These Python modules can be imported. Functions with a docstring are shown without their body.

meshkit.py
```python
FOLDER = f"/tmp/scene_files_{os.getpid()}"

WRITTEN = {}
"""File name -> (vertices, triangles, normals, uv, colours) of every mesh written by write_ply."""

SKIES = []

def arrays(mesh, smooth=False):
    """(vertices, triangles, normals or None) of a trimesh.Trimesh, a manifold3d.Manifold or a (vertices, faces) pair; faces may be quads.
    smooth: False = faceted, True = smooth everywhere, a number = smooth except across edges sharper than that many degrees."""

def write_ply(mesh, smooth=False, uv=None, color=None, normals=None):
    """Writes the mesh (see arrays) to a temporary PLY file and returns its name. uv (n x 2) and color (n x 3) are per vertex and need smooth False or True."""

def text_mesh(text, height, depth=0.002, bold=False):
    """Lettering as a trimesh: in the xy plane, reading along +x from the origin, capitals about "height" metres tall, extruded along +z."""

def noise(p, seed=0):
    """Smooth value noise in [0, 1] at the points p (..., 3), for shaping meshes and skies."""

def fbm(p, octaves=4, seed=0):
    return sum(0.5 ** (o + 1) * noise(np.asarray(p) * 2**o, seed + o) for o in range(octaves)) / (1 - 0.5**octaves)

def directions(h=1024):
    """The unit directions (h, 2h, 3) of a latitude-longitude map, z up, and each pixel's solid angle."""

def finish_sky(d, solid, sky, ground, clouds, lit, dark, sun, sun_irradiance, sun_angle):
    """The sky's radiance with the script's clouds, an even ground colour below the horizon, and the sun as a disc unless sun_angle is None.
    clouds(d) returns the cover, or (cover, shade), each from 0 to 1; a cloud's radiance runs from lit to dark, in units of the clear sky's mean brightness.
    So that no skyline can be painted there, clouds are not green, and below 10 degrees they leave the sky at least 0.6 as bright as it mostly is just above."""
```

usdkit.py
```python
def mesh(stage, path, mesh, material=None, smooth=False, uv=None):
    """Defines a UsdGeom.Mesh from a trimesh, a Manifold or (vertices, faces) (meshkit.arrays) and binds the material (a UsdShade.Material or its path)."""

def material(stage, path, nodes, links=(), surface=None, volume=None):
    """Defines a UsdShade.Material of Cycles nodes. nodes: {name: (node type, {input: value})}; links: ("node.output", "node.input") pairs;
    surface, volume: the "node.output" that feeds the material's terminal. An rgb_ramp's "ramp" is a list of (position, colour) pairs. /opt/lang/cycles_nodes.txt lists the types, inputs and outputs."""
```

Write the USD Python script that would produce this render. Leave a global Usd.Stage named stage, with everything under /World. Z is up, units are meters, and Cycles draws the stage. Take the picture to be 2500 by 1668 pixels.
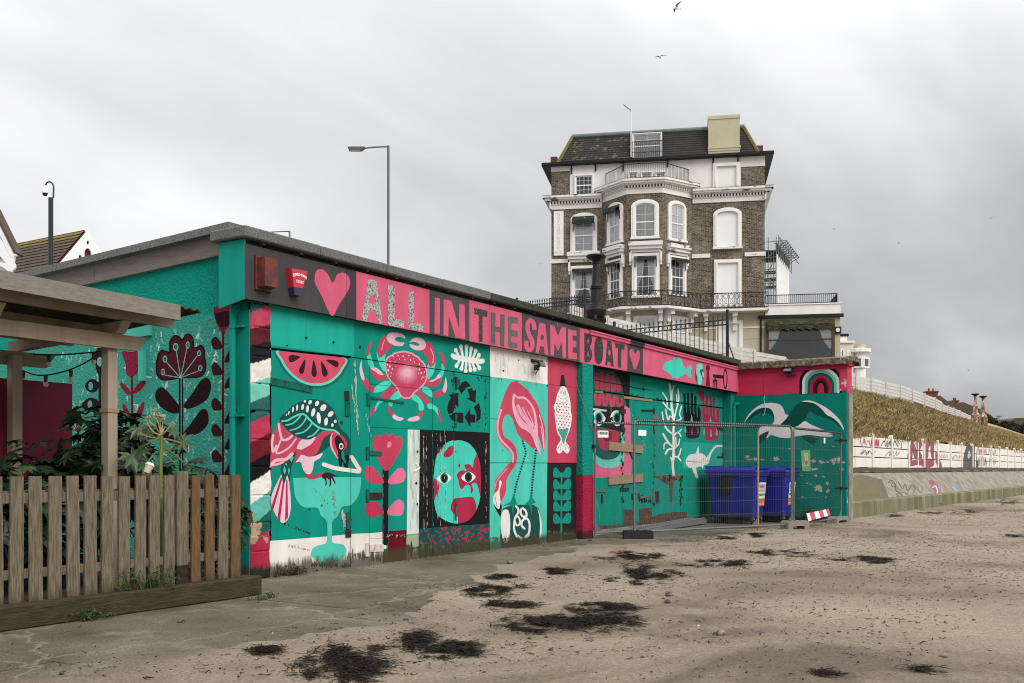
import math, random
import numpy as np, trimesh, shapely, meshkit, usdkit
from shapely import affinity
from shapely.geometry import Polygon, LineString, Point, MultiPolygon, box as sbox
from shapely.ops import unary_union
from pxr import Usd, UsdGeom, UsdLux, UsdShade, Gf, Sdf, Vt

stage = Usd.Stage.CreateInMemory()
UsdGeom.SetStageUpAxis(stage, UsdGeom.Tokens.z)
UsdGeom.SetStageMetersPerUnit(stage, 1.0)
UsdGeom.Xform.Define(stage, '/World')
UsdGeom.Scope.Define(stage, '/World/Looks')
rng = np.random.default_rng(7)
PI = math.pi

# ---------------------------------------------------------------- camera, sky, sun, exposure
# world: x runs along the painted front, y goes into the building, z up; origin at the building's near corner
A0 = math.radians(32.27)
CAM = np.array([-8.25, -8.845, 1.30])
FWD = np.array([math.cos(A0), math.sin(A0), 0.0]); RGT = np.array([math.sin(A0), -math.cos(A0), 0.0])
FPX, U0, V0 = 2430.6, 1250.0, 1145.0          # focal length, centre column and horizon row of the photograph, in its pixels
cam = UsdGeom.Camera.Define(stage, '/World/camera')
cam.CreateFocalLengthAttr(35.0); cam.CreateHorizontalApertureAttr(36.0); cam.CreateVerticalApertureAttr(36.0 * 683 / 1024)
cam.CreateVerticalApertureOffsetAttr((V0 - 834.0) / 2500 * 36.0)
cam.CreateClippingRangeAttr(Gf.Vec2f(0.1, 5000))
cam.CreateExposureAttr(0.76)
m4 = Gf.Matrix4d(1.0)
for k, a in enumerate((RGT, np.array([0, 0, 1.0]), -FWD)):
    m4.SetRow(k, Gf.Vec4d(float(a[0]), float(a[1]), float(a[2]), 0))
m4.SetRow(3, Gf.Vec4d(*map(float, CAM), 1))
cam.AddTransformOp().Set(m4)

SUN_DIR = np.array([-0.24, -0.72, 0.62]); SUN_DIR /= np.linalg.norm(SUN_DIR)      # towards the sun behind the clouds
el, rot = math.asin(SUN_DIR[2]), math.atan2(SUN_DIR[0], SUN_DIR[1])
sky_mat = usdkit.material(stage, '/World/Looks/sky', {
    'tc': ('texture_coordinate', {}), 'xyz': ('separate_xyz', {}),
    'zc': ('math', {'math_type': 'maximum', 'value2': 0.0}),
    'zo': ('math', {'math_type': 'add', 'value2': 0.22}),
    'dx': ('math', {'math_type': 'divide'}), 'dy': ('math', {'math_type': 'divide'}),
    'cv': ('combine_xyz', {'z': 0.0}), 'mp': ('mapping', {'location': (12.3, 9.1, 0.0), 'rotation': (0, 0, 0.2), 'scale': (0.55, 1.0, 1.0)}),
    'n1': ('noise_texture', {'scale': 0.62, 'detail': 5.0, 'roughness': 0.48, 'distortion': 0.35}),
    'n2': ('noise_texture', {'scale': 2.6, 'detail': 6.0, 'roughness': 0.55, 'distortion': 0.8}),
    'nm': ('math', {'math_type': 'multiply_add', 'value2': 0.13}), 'n1s': ('math', {'math_type': 'multiply', 'value2': 0.88}),
    'rp': ('rgb_ramp', {'ramp': [(0.32, (0.34, 0.345, 0.36)), (0.44, (0.49, 0.495, 0.505)), (0.53, (0.67, 0.67, 0.675)), (0.64, (0.86, 0.86, 0.855))]}),
    'ov': ('math', {'math_type': 'multiply_add', 'value2': 1.2, 'value3': 0.60}),
    'cl': ('vector_math', {'math_type': 'scale'}), 'cs': ('vector_math', {'math_type': 'scale', 'scale': 8.6}),
    'sk': ('sky_texture', {'sky_type': 'single_scattering', 'sun_disc': False, 'sun_elevation': el, 'sun_rotation': rot}),
    'mx': ('mix', {'mix_type': 'mix', 'fac': 0.97}), 'bg': ('background_shader', {'strength': 0.10}),
}, [('tc.generated', 'xyz.vector'), ('xyz.z', 'zc.value1'), ('zc.value', 'zo.value1'), ('xyz.x', 'dx.value1'), ('zo.value', 'dx.value2'),
    ('xyz.y', 'dy.value1'), ('zo.value', 'dy.value2'), ('dx.value', 'cv.x'), ('dy.value', 'cv.y'), ('cv.vector', 'mp.vector'),
    ('mp.vector', 'n1.vector'), ('mp.vector', 'n2.vector'), ('n1.fac', 'n1s.value1'), ('n2.fac', 'nm.value1'), ('n1s.value', 'nm.value3'),
    ('nm.value', 'rp.fac'), ('rp.color', 'cl.vector1'), ('zc.value', 'ov.value1'), ('ov.value', 'cl.scale'), ('cl.vector', 'cs.vector1'),
    ('sk.color', 'mx.color1'), ('cs.vector', 'mx.color2'), ('mx.color', 'bg.color')], surface='bg.background')
dome = UsdLux.DomeLight.Define(stage, '/World/sky')
UsdShade.MaterialBindingAPI.Apply(dome.GetPrim()).Bind(sky_mat)
dome.GetPrim().SetCustomDataByKey('kind', 'structure')
sun = UsdLux.DistantLight.Define(stage, '/World/sun')
sun.CreateIntensityAttr(0.36); sun.CreateAngleAttr(40.0); sun.CreateNormalizeAttr(True); sun.CreateColorAttr(Gf.Vec3f(1.0, 0.97, 0.93))
sd = Gf.Rotation(Gf.Vec3d(0, 0, 1), Gf.Vec3d(*map(float, SUN_DIR)))
sun.AddTransformOp().Set(Gf.Matrix4d(1.0).SetRotate(sd))

# ---------------------------------------------------------------- helpers
def lin(c):
    c = np.asarray(c, float) / 255.0
    return np.where(c <= 0.04045, c / 12.92, ((c + 0.055) / 1.055) ** 2.4)
def ray(u, v):
    return FWD + (u - U0) / FPX * RGT + np.array([0, 0, (V0 - v) / FPX])
def at(u, v, s):                                  # the point seen at photo pixel (u, v) at depth s
    return CAM + ray(u, v) * s
def ground(u, v, z=0.0):
    r = ray(u, v); return CAM + r * ((z - CAM[2]) / r[2])
class Face:                                        # a wall plane: a runs along it, n comes out of it, z is up
    def __init__(self, o, along):
        self.o = np.asarray(o, float); a = np.array([along[0], along[1], 0.0]); self.a = a / np.linalg.norm(a)
        self.n = np.array([self.a[1], -self.a[0], 0.0])
    def w(self, p):                                # (a, n, z) -> world
        p = np.asarray(p, float).reshape(-1, 3)
        return self.o + p[:, :1] * self.a + p[:, 1:2] * self.n + p[:, 2:] * np.array([0, 0, 1.0])
    def px(self, u, v, n=0.0):                     # photo pixel -> (a, z) on the plane n
        r = ray(u, v); o = self.o + self.n * n
        s = np.dot(o - CAM, self.n) / np.dot(r, self.n)
        q = CAM + r * s - self.o
        return np.array([np.dot(q, self.a), q[2]])
def crop(x0, y0, k):                               # a zoomed crop of the photograph: crop pixel -> photo pixel
    return lambda x, y: (x0 + x * k, y0 + y * k)
counts = {}
def numbered(parent, name):
    k = counts.get((parent, name), 0); counts[(parent, name)] = k + 1
    return name if k == 0 else f'{name}_{k:03d}'
LOC = {}
def tag(p, label=None, cat=None, group=None, kind=None):
    for k, v in (('label', label), ('category', cat), ('group', group), ('kind', kind)):
        if v: p.SetCustomDataByKey(k, v)
    return p
def thing(name, label, cat, loc=(0, 0, 0), rotz=0.0, group=None, kind=None):
    path = '/World/' + numbered('/World', name)
    x = UsdGeom.Xform.Define(stage, path); x.AddTranslateOp().Set(Gf.Vec3d(*map(float, loc)))
    if rotz: x.AddRotateZOp().Set(math.degrees(rotz))
    LOC[path] = np.asarray(loc, float)
    return tag(x.GetPrim(), label, cat, group, kind)
def copy_of(root, label, loc, rotz=0.0):
    d = root.GetCustomData()
    t = thing(root.GetName().rstrip('0123456789').rstrip('_'), label, d['category'], loc, rotz, d.get('group'))
    t.GetReferences().AddInternalReference(root.GetPath()); t.SetInstanceable(True)
    return t
def obj(name, mesh, mat, parent=None, label=None, cat=None, group=None, kind=None, smooth=False, color=None, uv=None):
    base = str(parent.GetPath()) if parent is not None else '/World'
    path = base + '/' + numbered(base, name)
    v, f = (mesh.vertices, mesh.faces) if hasattr(mesh, 'vertices') else mesh
    v = np.asarray(v, float); root = '/'.join(base.split('/')[:3])
    off = LOC.get(root)
    if off is not None: v = v - off
    m = usdkit.mesh(stage, path, (v, np.asarray(f)), mat, smooth, uv)
    if color is not None:
        UsdGeom.PrimvarsAPI(m).CreatePrimvar('paint', Sdf.ValueTypeNames.Color3fArray, 'vertex').Set(Vt.Vec3fArray.FromNumpy(np.asarray(color, np.float32)))
    return tag(m.GetPrim(), label, cat, group, kind)
QB = np.array([[0, 3, 2, 1], [4, 5, 6, 7], [0, 1, 5, 4], [1, 2, 6, 5], [2, 3, 7, 6], [3, 0, 4, 7]])
class MB:                                          # collects shapes that become one mesh
    def __init__(self, face=None): self.v, self.f, self.c, self.k, self.face = [], [], [], 0, face
    def add(self, v, f, c=None):
        v = np.asarray(v, float).reshape(-1, 3); f = np.asarray(f, int)
        if f.shape[1] == 4: f = np.vstack([f[:, [0, 1, 2]], f[:, [0, 2, 3]]])
        self.v.append(v if self.face is None else self.face.w(v)); self.f.append(f + self.k); self.k += len(v)
        self.c.append(np.tile(lin(c) if c is not None else np.ones(3), (len(v), 1)))
        return self
    def box(self, x0, x1, y0, y1, z0, z1, c=None, bev=0.0):
        if bev > 0:
            b = trimesh.creation.box((x1 - x0, y1 - y0, z1 - z0)); e = np.array([x1 - x0, y1 - y0, z1 - z0]) / 2 - bev
            pts = np.vstack([s * (e + bev * d) for s in np.array(np.meshgrid([-1, 1], [-1, 1], [-1, 1])).reshape(3, -1).T for d in np.eye(3)])
            h = trimesh.convex.convex_hull(pts); h.vertices += [(x0 + x1) / 2, (y0 + y1) / 2, (z0 + z1) / 2]
            return self.add(h.vertices, h.faces, c)
        return self.add([[x0, y0, z0], [x1, y0, z0], [x1, y1, z0], [x0, y1, z0], [x0, y0, z1], [x1, y0, z1], [x1, y1, z1], [x0, y1, z1]], QB, c)
    def hexa(self, p, c=None): return self.add(p, QB, c)          # 8 corners: 4 below, 4 above
    def tube(self, path, r, n=8, c=None, closed=False, caps=True):
        p = np.asarray(path, float); rr = np.broadcast_to(np.asarray(r, float), (len(p),))
        d = np.roll(p, -1, 0) - np.roll(p, 1, 0) if closed else np.gradient(p, axis=0)
        d /= np.maximum(np.linalg.norm(d, axis=1, keepdims=True), 1e-9)
        up = np.array([0, 0, 1.0]) if abs(d[0][2]) < 0.9 else np.array([1.0, 0, 0])
        vs, x = [], np.cross(up, d[0])
        for i in range(len(p)):
            x = x - d[i] * np.dot(x, d[i]); x /= max(np.linalg.norm(x), 1e-9); y = np.cross(d[i], x)
            t = np.arange(n) * 2 * PI / n
            vs.append(p[i] + rr[i] * (np.cos(t)[:, None] * x + np.sin(t)[:, None] * y))
        q = []; L = len(p)
        for i in range(L if closed else L - 1):
            j = (i + 1) % L
            for k in range(n): q.append([i * n + k, i * n + (k + 1) % n, j * n + (k + 1) % n, j * n + k])
        q = np.array(q); f = np.vstack([q[:, [0, 1, 2]], q[:, [0, 2, 3]]])
        if caps and not closed:
            f = np.vstack([f, [[0, k + 1, k] for k in range(1, n - 1)], [[(L - 1) * n, (L - 1) * n + k, (L - 1) * n + k + 1] for k in range(1, n - 1)]])
        return self.add(np.vstack(vs), f, c)
    def lathe(self, prof, loc=(0, 0, 0), n=20, c=None):           # prof: (radius, z) from bottom to top
        p = [(max(r, 1e-4), z) for r, z in prof]
        t = np.arange(n) * 2 * PI / n
        v = np.vstack([np.c_[r * np.cos(t) + loc[0], r * np.sin(t) + loc[1], np.full(n, z + loc[2])] for r, z in p])
        q = np.array([[i * n + k, i * n + (k + 1) % n, (i + 1) * n + (k + 1) % n, (i + 1) * n + k] for i in range(len(p) - 1) for k in range(n)])
        return self.add(v, q, c)
    def mesh(self, tm, c=None): return self.add(tm.vertices, tm.faces, c)
    def sheet(self, g, n=0.0, c=None):             # a flat shapely shape on the (a, z) plane at height n
        for p in polys(g):
            v, f = trimesh.creation.triangulate_polygon(p, engine='earcut')
            if len(f) == 0: continue
            tri = v[f]; cr = (tri[:, 1, 0] - tri[:, 0, 0]) * (tri[:, 2, 1] - tri[:, 0, 1]) - (tri[:, 1, 1] - tri[:, 0, 1]) * (tri[:, 2, 0] - tri[:, 0, 0])
            f = np.where((cr < 0)[:, None], f[:, ::-1], f)
            self.add(np.c_[v[:, 0], np.full(len(v), n), v[:, 1]], f, c)
        return self
    def plate(self, g, n0, n1, c=None):            # the same shape as a slab between n0 and n1
        for p in polys(g):
            t = trimesh.creation.extrude_polygon(p, n1 - n0, engine='earcut')
            v = t.vertices; self.add(np.c_[v[:, 0], v[:, 2] + n0, v[:, 1]], t.faces[:, ::-1], c)
        return self
    def done(self): return np.vstack(self.v), np.vstack(self.f)
    def build(self, name, mat, parent=None, **kw):
        if kw.pop('paint', False): kw['color'] = np.vstack(self.c)
        return obj(name, self.done(), mat, parent, **kw)
def polys(g):
    if g.is_empty: return []
    if g.geom_type == 'Polygon': return [g]
    return [p for q in getattr(g, 'geoms', []) for p in polys(q)]
def sm(pts, closed=True, k=5):                     # smooth curve through the points
    p = np.asarray(pts, float); n = len(p); out = []
    for i in range(n if closed else n - 1):
        a, b, c, d = (p[(i - 1) % n], p[i], p[(i + 1) % n], p[(i + 2) % n]) if closed else (p[max(i - 1, 0)], p[i], p[i + 1], p[min(i + 2, n - 1)])
        for t in np.arange(k) / k:
            out.append(0.5 * (2 * b + (c - a) * t + (2 * a - 5 * b + 4 * c - d) * t * t + (3 * b - a - 3 * c + d) * t ** 3))
    if not closed: out.append(p[-1])
    return np.array(out)
def P(pts): return Polygon(pts).buffer(0)
def S(pts): return Polygon(sm(pts)).buffer(0)
def EL(x, y, rx, ry, rot=0): return affinity.rotate(affinity.scale(Point(x, y).buffer(1, 12), rx, ry), rot)
def LN(pts, w, smooth=True, flat=False): return LineString(sm(pts, False) if smooth and len(pts) > 2 else pts).buffer(w / 2, quad_segs=4, cap_style=2 if flat else 1)
def onto(face, cr, g, n=0.0):                      # a shape drawn in crop pixels -> the same shape on the wall
    def tr(x):
        return np.array([face.px(*cr(a, b), n) for a, b in x])
    return shapely.transform(g, tr).buffer(0)

# ---------------------------------------------------------------- materials
def look(name, col=None, rough=0.7, var=0.15, vscale=3.0, stretch=(1, 1, 1), col2=None, c2at=(0.45, 0.6), speck=None, dirt=None, bump=0.0, bscale=40.0, bdist=0.01,
         spec=0.3, metal=0.0, attr=None, extra=None, streak=None):
    N, L = {'geo': ('geometry', {})}, []
    pos = 'geo.position'
    if tuple(stretch) != (1, 1, 1):
        N['mp'] = ('mapping', {'scale': stretch}); L.append((pos, 'mp.vector')); pos = 'mp.vector'
    if attr: N['at'] = ('attribute', {'attribute': attr}); c = 'at.color'
    else: N['c0'] = ('color', {'value': lin(col)}); c = 'c0.color'
    k = [0]
    def mixin(fac, color, mode='mix'):
        nonlocal c
        k[0] += 1; nm = f'm{k[0]}'
        N[nm] = ('mix', {'mix_type': mode, **({} if isinstance(fac, str) else {'fac': fac}), **({} if isinstance(color, str) else {'color2': lin(color)})})
        L.append((c, nm + '.color1'))
        if isinstance(fac, str): L.append((fac, nm + '.fac'))
        if isinstance(color, str): L.append((color, nm + '.color2'))
        c = nm + '.color'
    def mask(nm, scale, lo, hi, detail=5.0, rough_=0.6, src=None, dist=0.0):
        N[nm] = ('noise_texture', {'scale': scale, 'detail': detail, 'roughness': rough_, 'distortion': dist}); L.append((src or pos, nm + '.vector'))
        N[nm + 'r'] = ('map_range', {'from_min': lo, 'from_max': hi, 'to_min': 0.0, 'to_max': 1.0, 'clamp': True}); L.append((nm + '.fac', nm + 'r.value'))
        return nm + 'r.result'
    if col2 is not None: mixin(mask('nb', vscale * 1.7, *c2at), col2)
    if var:
        N['nv'] = ('noise_texture', {'scale': vscale, 'detail': 6.0, 'roughness': 0.62}); L.append((pos, 'nv.vector'))
        N['rv'] = ('rgb_ramp', {'ramp': [(0.3, (1 - var,) * 3), (0.7, (min(1, 1.0),) * 3)]}); L.append(('nv.fac', 'rv.fac'))
        mixin(1.0, 'rv.color', 'multiply')
    for i, s in enumerate(streak or []):           # (colour, scale, lo, hi): stains running down
        N[f'sm{i}'] = ('mapping', {'scale': (1, 1, 0.08)}); L.append(('geo.position', f'sm{i}.vector'))
        mixin(mask(f'ns{i}', s[1], s[2], s[3], src=f'sm{i}.vector'), s[0])
    for i, s in enumerate(speck or []):            # (colour, scale, lo, hi)
        mixin(mask(f'nk{i}', s[1], s[2], s[3], 8.0, 0.7), s[0])
    if dirt:                                       # (colour, height, noise scale): splash and moss near the ground
        N['sx'] = ('separate_xyz', {}); L.append(('geo.position', 'sx.vector'))
        N['dz'] = ('map_range', {'from_min': dirt[1], 'from_max': 0.0, 'to_min': 0.0, 'to_max': 1.0, 'clamp': True}); L.append(('sx.z', 'dz.value'))
        N['dn'] = ('noise_texture', {'scale': dirt[2], 'detail': 8.0, 'roughness': 0.78}); N['dm'] = ('mapping', {'scale': (2.2, 2.2, 0.4)})
        L += [('geo.position', 'dm.vector'), ('dm.vector', 'dn.vector')]
        N['da'] = ('math', {'math_type': 'add'}); L += [('dz.result', 'da.value1'), ('dn.fac', 'da.value2')]
        N['dr'] = ('map_range', {'from_min': 1.02, 'from_max': 1.22, 'to_min': 0.0, 'to_max': 0.88, 'clamp': True}); L.append(('da.value', 'dr.value'))
        mixin('dr.result', dirt[0])
    N['p'] = ('principled_bsdf', {'roughness': rough, 'specular_ior_level': spec, 'metallic': metal})
    L.append((c, 'p.base_color'))
    if bump:
        N['bn'] = ('noise_texture', {'scale': bscale, 'detail': 5.0, 'roughness': 0.6}); L.append((pos, 'bn.vector'))
        N['bp'] = ('bump', {'strength': bump, 'distance': bdist}); L += [('bn.fac', 'bp.height'), ('bp.normal', 'p.normal')]
    if extra: extra(N, L)
    return usdkit.material(stage, '/World/Looks/' + name, N, L, surface='p.BSDF')
TEAL, TEALL, AQUA, DTEAL = (0, 140, 121), (26, 166, 148), (78, 196, 176), (20, 76, 72)
PINK, CRIM, LPINK, ROSE = (206, 92, 121), (190, 66, 92), (233, 194, 208), (220, 130, 158)
WHITE, BLACK, DGREY, DRED = (232, 227, 222), (26, 25, 26), (73, 69, 71), (98, 10, 27)
M = {}
wear = [((24, 30, 28), 5.5, 0.705, 0.74), ((196, 190, 180), 7.0, 0.735, 0.76)]
M['mural_iron'] = look('painted_hinge', (12, 104, 90), rough=0.7, var=0.35, vscale=9, col2=(66, 48, 34), c2at=(0.54, 0.62), speck=[((26, 24, 22), 12, 0.60, 0.66)], spec=0.1)
M['mural'] = look('mural_paint', attr='paint', rough=0.7, var=0.26, vscale=3.0, stretch=(1, 1, 0.3), streak=[((30, 62, 56), 9.0, 0.70, 0.86), ((176, 176, 168), 12.0, 0.715, 0.76)], speck=wear, dirt=((62, 58, 40), 0.42, 6.0), bump=0.35, bscale=22, bdist=0.006, spec=0.12)
M['render_paint'] = look('roughcast_paint', attr='paint', rough=0.75, var=0.18, vscale=2.5, dirt=((40, 44, 34), 0.4, 5.0), bump=1.0, bscale=30, bdist=0.06, spec=0.1)
M['wall_paint'] = look('wall_paint', attr='paint', rough=0.55, var=0.14, vscale=1.6, speck=[((196, 186, 184), 2.4, 0.665, 0.685)], dirt=((28, 34, 28), 0.35, 5.0), bump=0.6, bscale=16, bdist=0.016, spec=0.12)
M['letter_paint'] = look('worn_letter_paint', attr='paint', rough=0.7, var=0.1, speck=[((40, 39, 39), 46.0, 0.47, 0.60)], bump=0.3, bscale=60)
M['letter_dark'] = look('worn_dark_letter_paint', attr='paint', rough=0.7, var=0.1, speck=[((128, 126, 124), 44.0, 0.55, 0.68)], bump=0.3, bscale=60)
M['dark_gap'] = look('dark_gap', (16, 15, 14), rough=0.9, var=0.0)
M['coping'] = look('felted_coping', (116, 117, 115), rough=0.9, var=0.25, vscale=2, speck=[((44, 45, 45), 52, 0.50, 0.62), ((160, 160, 158), 64, 0.60, 0.70)], bump=0.6, bscale=110, bdist=0.012)
M['coping_moss'] = look('mossy_coping', (66, 69, 62), rough=0.95, var=0.3, vscale=3, col2=(56, 60, 40), speck=[((38, 39, 35), 80, 0.5, 0.66)], bump=0.6, bscale=80, bdist=0.015)
M['lichen_coping'] = look('lichen_coping', (122, 112, 96), rough=0.95, var=0.3, vscale=6, col2=(84, 74, 60), speck=[((190, 182, 168), 14, 0.58, 0.66)], bump=0.8, bscale=22, bdist=0.03)
M['timber_grey'] = look('weathered_timber', (134, 126, 117), rough=0.85, var=0.3, vscale=4, stretch=(2.5, 1.2, 9), speck=[((60, 50, 42), 3.0, 0.64, 0.72)], bump=0.4, bscale=14)
M['timber'] = look('pine_timber', (156, 140, 121), rough=0.8, var=0.25, vscale=3.5, stretch=(0.6, 5, 7), speck=[((96, 74, 56), 5, 0.70, 0.75)], streak=[((118, 108, 84), 5, 0.5, 0.75)], bump=0.3, bscale=12)
M['timber_post'] = look('pine_post', (160, 144, 127), rough=0.8, var=0.22, vscale=6, stretch=(5, 5, 0.35), speck=[((104, 80, 60), 3, 0.70, 0.74)], bump=0.3, bscale=14)
M['pale'] = look('fence_pale', (126, 115, 99), rough=0.85, var=0.38, vscale=7, stretch=(6, 6, 0.5), col2=(98, 86, 66), c2at=(0.42, 0.6), speck=[((58, 46, 34), 9, 0.68, 0.72)], dirt=((58, 56, 30), 0.62, 5.0), bump=0.45, bscale=24)
M['pale_brown'] = look('brown_fence_pale', (120, 90, 60), rough=0.85, var=0.38, vscale=7, stretch=(6, 6, 0.5), col2=(92, 74, 50), dirt=((58, 56, 30), 0.6, 5.0), bump=0.45, bscale=24)
M['sleeper'] = look('mossy_sleeper', (72, 62, 46), rough=0.95, var=0.4, vscale=5, stretch=(0.6, 3, 5), col2=(52, 52, 26), bump=0.6, bscale=20, bdist=0.02)
M['steel'] = look('galvanised_steel', (112, 115, 116), rough=0.5, var=0.3, vscale=9, metal=0.3, spec=0.5, speck=[((96, 84, 76), 11, 0.64, 0.7)])
M['steel_yellow'] = look('faded_yellow_steel', (186, 150, 62), rough=0.6, var=0.3, vscale=9, col2=(132, 140, 134), c2at=(0.5, 0.58))
M['wire'] = look('mesh_wire', (96, 98, 98), rough=0.5, var=0.1, metal=0.3)
M['iron'] = look('black_iron', (22, 21, 21), rough=0.55, var=0.25, vscale=8, spec=0.5, speck=[((70, 56, 48), 8, 0.63, 0.7)])
M['iron_brown'] = look('painted_cast_iron', (32, 26, 25), rough=0.55, var=0.25, vscale=5, spec=0.3, speck=[((56, 44, 38), 9, 0.64, 0.7)], bump=0.2)
M['rust'] = look('rusty_iron', (58, 38, 28), rough=0.85, var=0.4, vscale=14, col2=(24, 30, 27), bump=0.5, bscale=50)
M['rust_box'] = look('rusty_painted_box', (118, 46, 30), rough=0.55, var=0.35, vscale=6, col2=(84, 34, 26), spec=0.5, streak=[((70, 34, 26), 6, 0.55, 0.75)])
M['rust_column'] = look('rusting_white_column', (170, 140, 120), rough=0.85, var=0.3, vscale=3, col2=(112, 70, 50), c2at=(0.46, 0.6), speck=[((216, 206, 196), 3, 0.52, 0.64)])
M['raw_wood'] = look('raw_plank', (158, 132, 104), rough=0.8, var=0.3, vscale=5, stretch=(0.8, 4, 8), bump=0.3)
M['rot_wood'] = look('rotten_wood', (110, 86, 66), rough=0.95, var=0.45, vscale=9, stretch=(4, 4, 0.6), col2=(48, 36, 28), bump=0.7, bscale=30, bdist=0.02)
M['black_plastic'] = look('black_plastic', (22, 22, 23), rough=0.45, var=0.1, spec=0.5)
M['rubber'] = look('rubber_block', (46, 46, 45), rough=0.9, var=0.3, vscale=12, speck=[((120, 116, 108), 20, 0.66, 0.74)], bump=0.4)
M['bin_blue'] = look('blue_bin_plastic', (16, 27, 136), rough=0.5, var=0.18, vscale=3, spec=0.5, streak=[((36, 46, 140), 5, 0.6, 0.8)], speck=[((70, 72, 120), 9, 0.70, 0.76)], dirt=((60, 56, 62), 0.6, 4.0))
M['white_plastic'] = look('white_plastic', (226, 226, 226), rough=0.4, var=0.05, spec=0.5)
M['print'] = look('flat_print', attr='paint', rough=0.5, var=0.06)
M['concrete'] = look('old_concrete', (150, 144, 132), rough=0.92, var=0.3, vscale=2.2, col2=(128, 122, 108), speck=[((92, 88, 78), 26, 0.6, 0.7)], bump=0.5, bscale=45)
M['block'] = look('concrete_foot', (140, 136, 124), rough=0.95, var=0.25, vscale=8, bump=0.5, bscale=60)
M['green_concrete'] = look('algae_concrete', (134, 128, 106), rough=0.95, var=0.3, vscale=1.5, streak=[((88, 92, 52), 1.5, 0.42, 0.62), ((178, 170, 150), 1.8, 0.62, 0.74)], speck=[((70, 68, 56), 16, 0.62, 0.7)], bump=0.4)
M['white_wall'] = look('whitewashed_concrete', (226, 222, 214), rough=0.8, var=0.14, vscale=2, streak=[((190, 180, 160), 2.5, 0.6, 0.8)], speck=[((120, 110, 100), 9, 0.71, 0.75)], bump=0.2)
M['graffiti'] = look('graffiti_paint', attr='paint', rough=0.7, var=0.25, vscale=5)
M['white_fence'] = look('white_concrete_panel', (202, 200, 194), rough=0.85, var=0.3, vscale=3, stretch=(1, 1, 3), speck=[((116, 112, 104), 5, 0.6, 0.7)])
M['white_trim'] = look('white_stucco', (236, 232, 228), rough=0.6, var=0.10, vscale=1.2, speck=[((132, 122, 112), 1.5, 0.69, 0.73)])
M['white_peel'] = look('peeling_stucco', (230, 226, 221), rough=0.7, var=0.15, vscale=1.5, speck=[((112, 102, 94), 1.1, 0.575, 0.61), ((84, 74, 66), 2.2, 0.64, 0.67)], stretch=(1, 1, 2.5))
M['cream'] = look('cream_render', (190, 182, 154), rough=0.75, var=0.14, vscale=0.8, streak=[((160, 150, 122), 0.8, 0.6, 0.8)])
M['white_board'] = look('white_board', (234, 233, 230), rough=0.6, var=0.04)
M['curtain'] = look('net_curtain', (240, 242, 240), rough=0.9, var=0.15, vscale=2, stretch=(6, 6, 0.3))
M['room'] = look('dark_room', (96, 102, 108), rough=0.9, var=0.2)
M['awning'] = look('mossy_awning', (46, 50, 50), rough=0.9, var=0.4, vscale=3, col2=(60, 66, 44), speck=[((150, 150, 148), 3, 0.62, 0.66)])
M['slate'] = look('roof_slate', (50, 47, 48), rough=0.75, var=0.3, vscale=2.0, speck=[((104, 98, 54), 2.2, 0.55, 0.62)], bump=0.3, bscale=8)
M['slate_clean'] = look('clean_roof_slate', (50, 46, 47), rough=0.75, var=0.3, vscale=2.0, bump=0.3, bscale=8)
M['lead'] = look('lead_flashing', (116, 124, 122), rough=0.6, var=0.2, vscale=2)
M['gutter'] = look('black_gutter', (24, 25, 26), rough=0.5, var=0.1)
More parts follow.
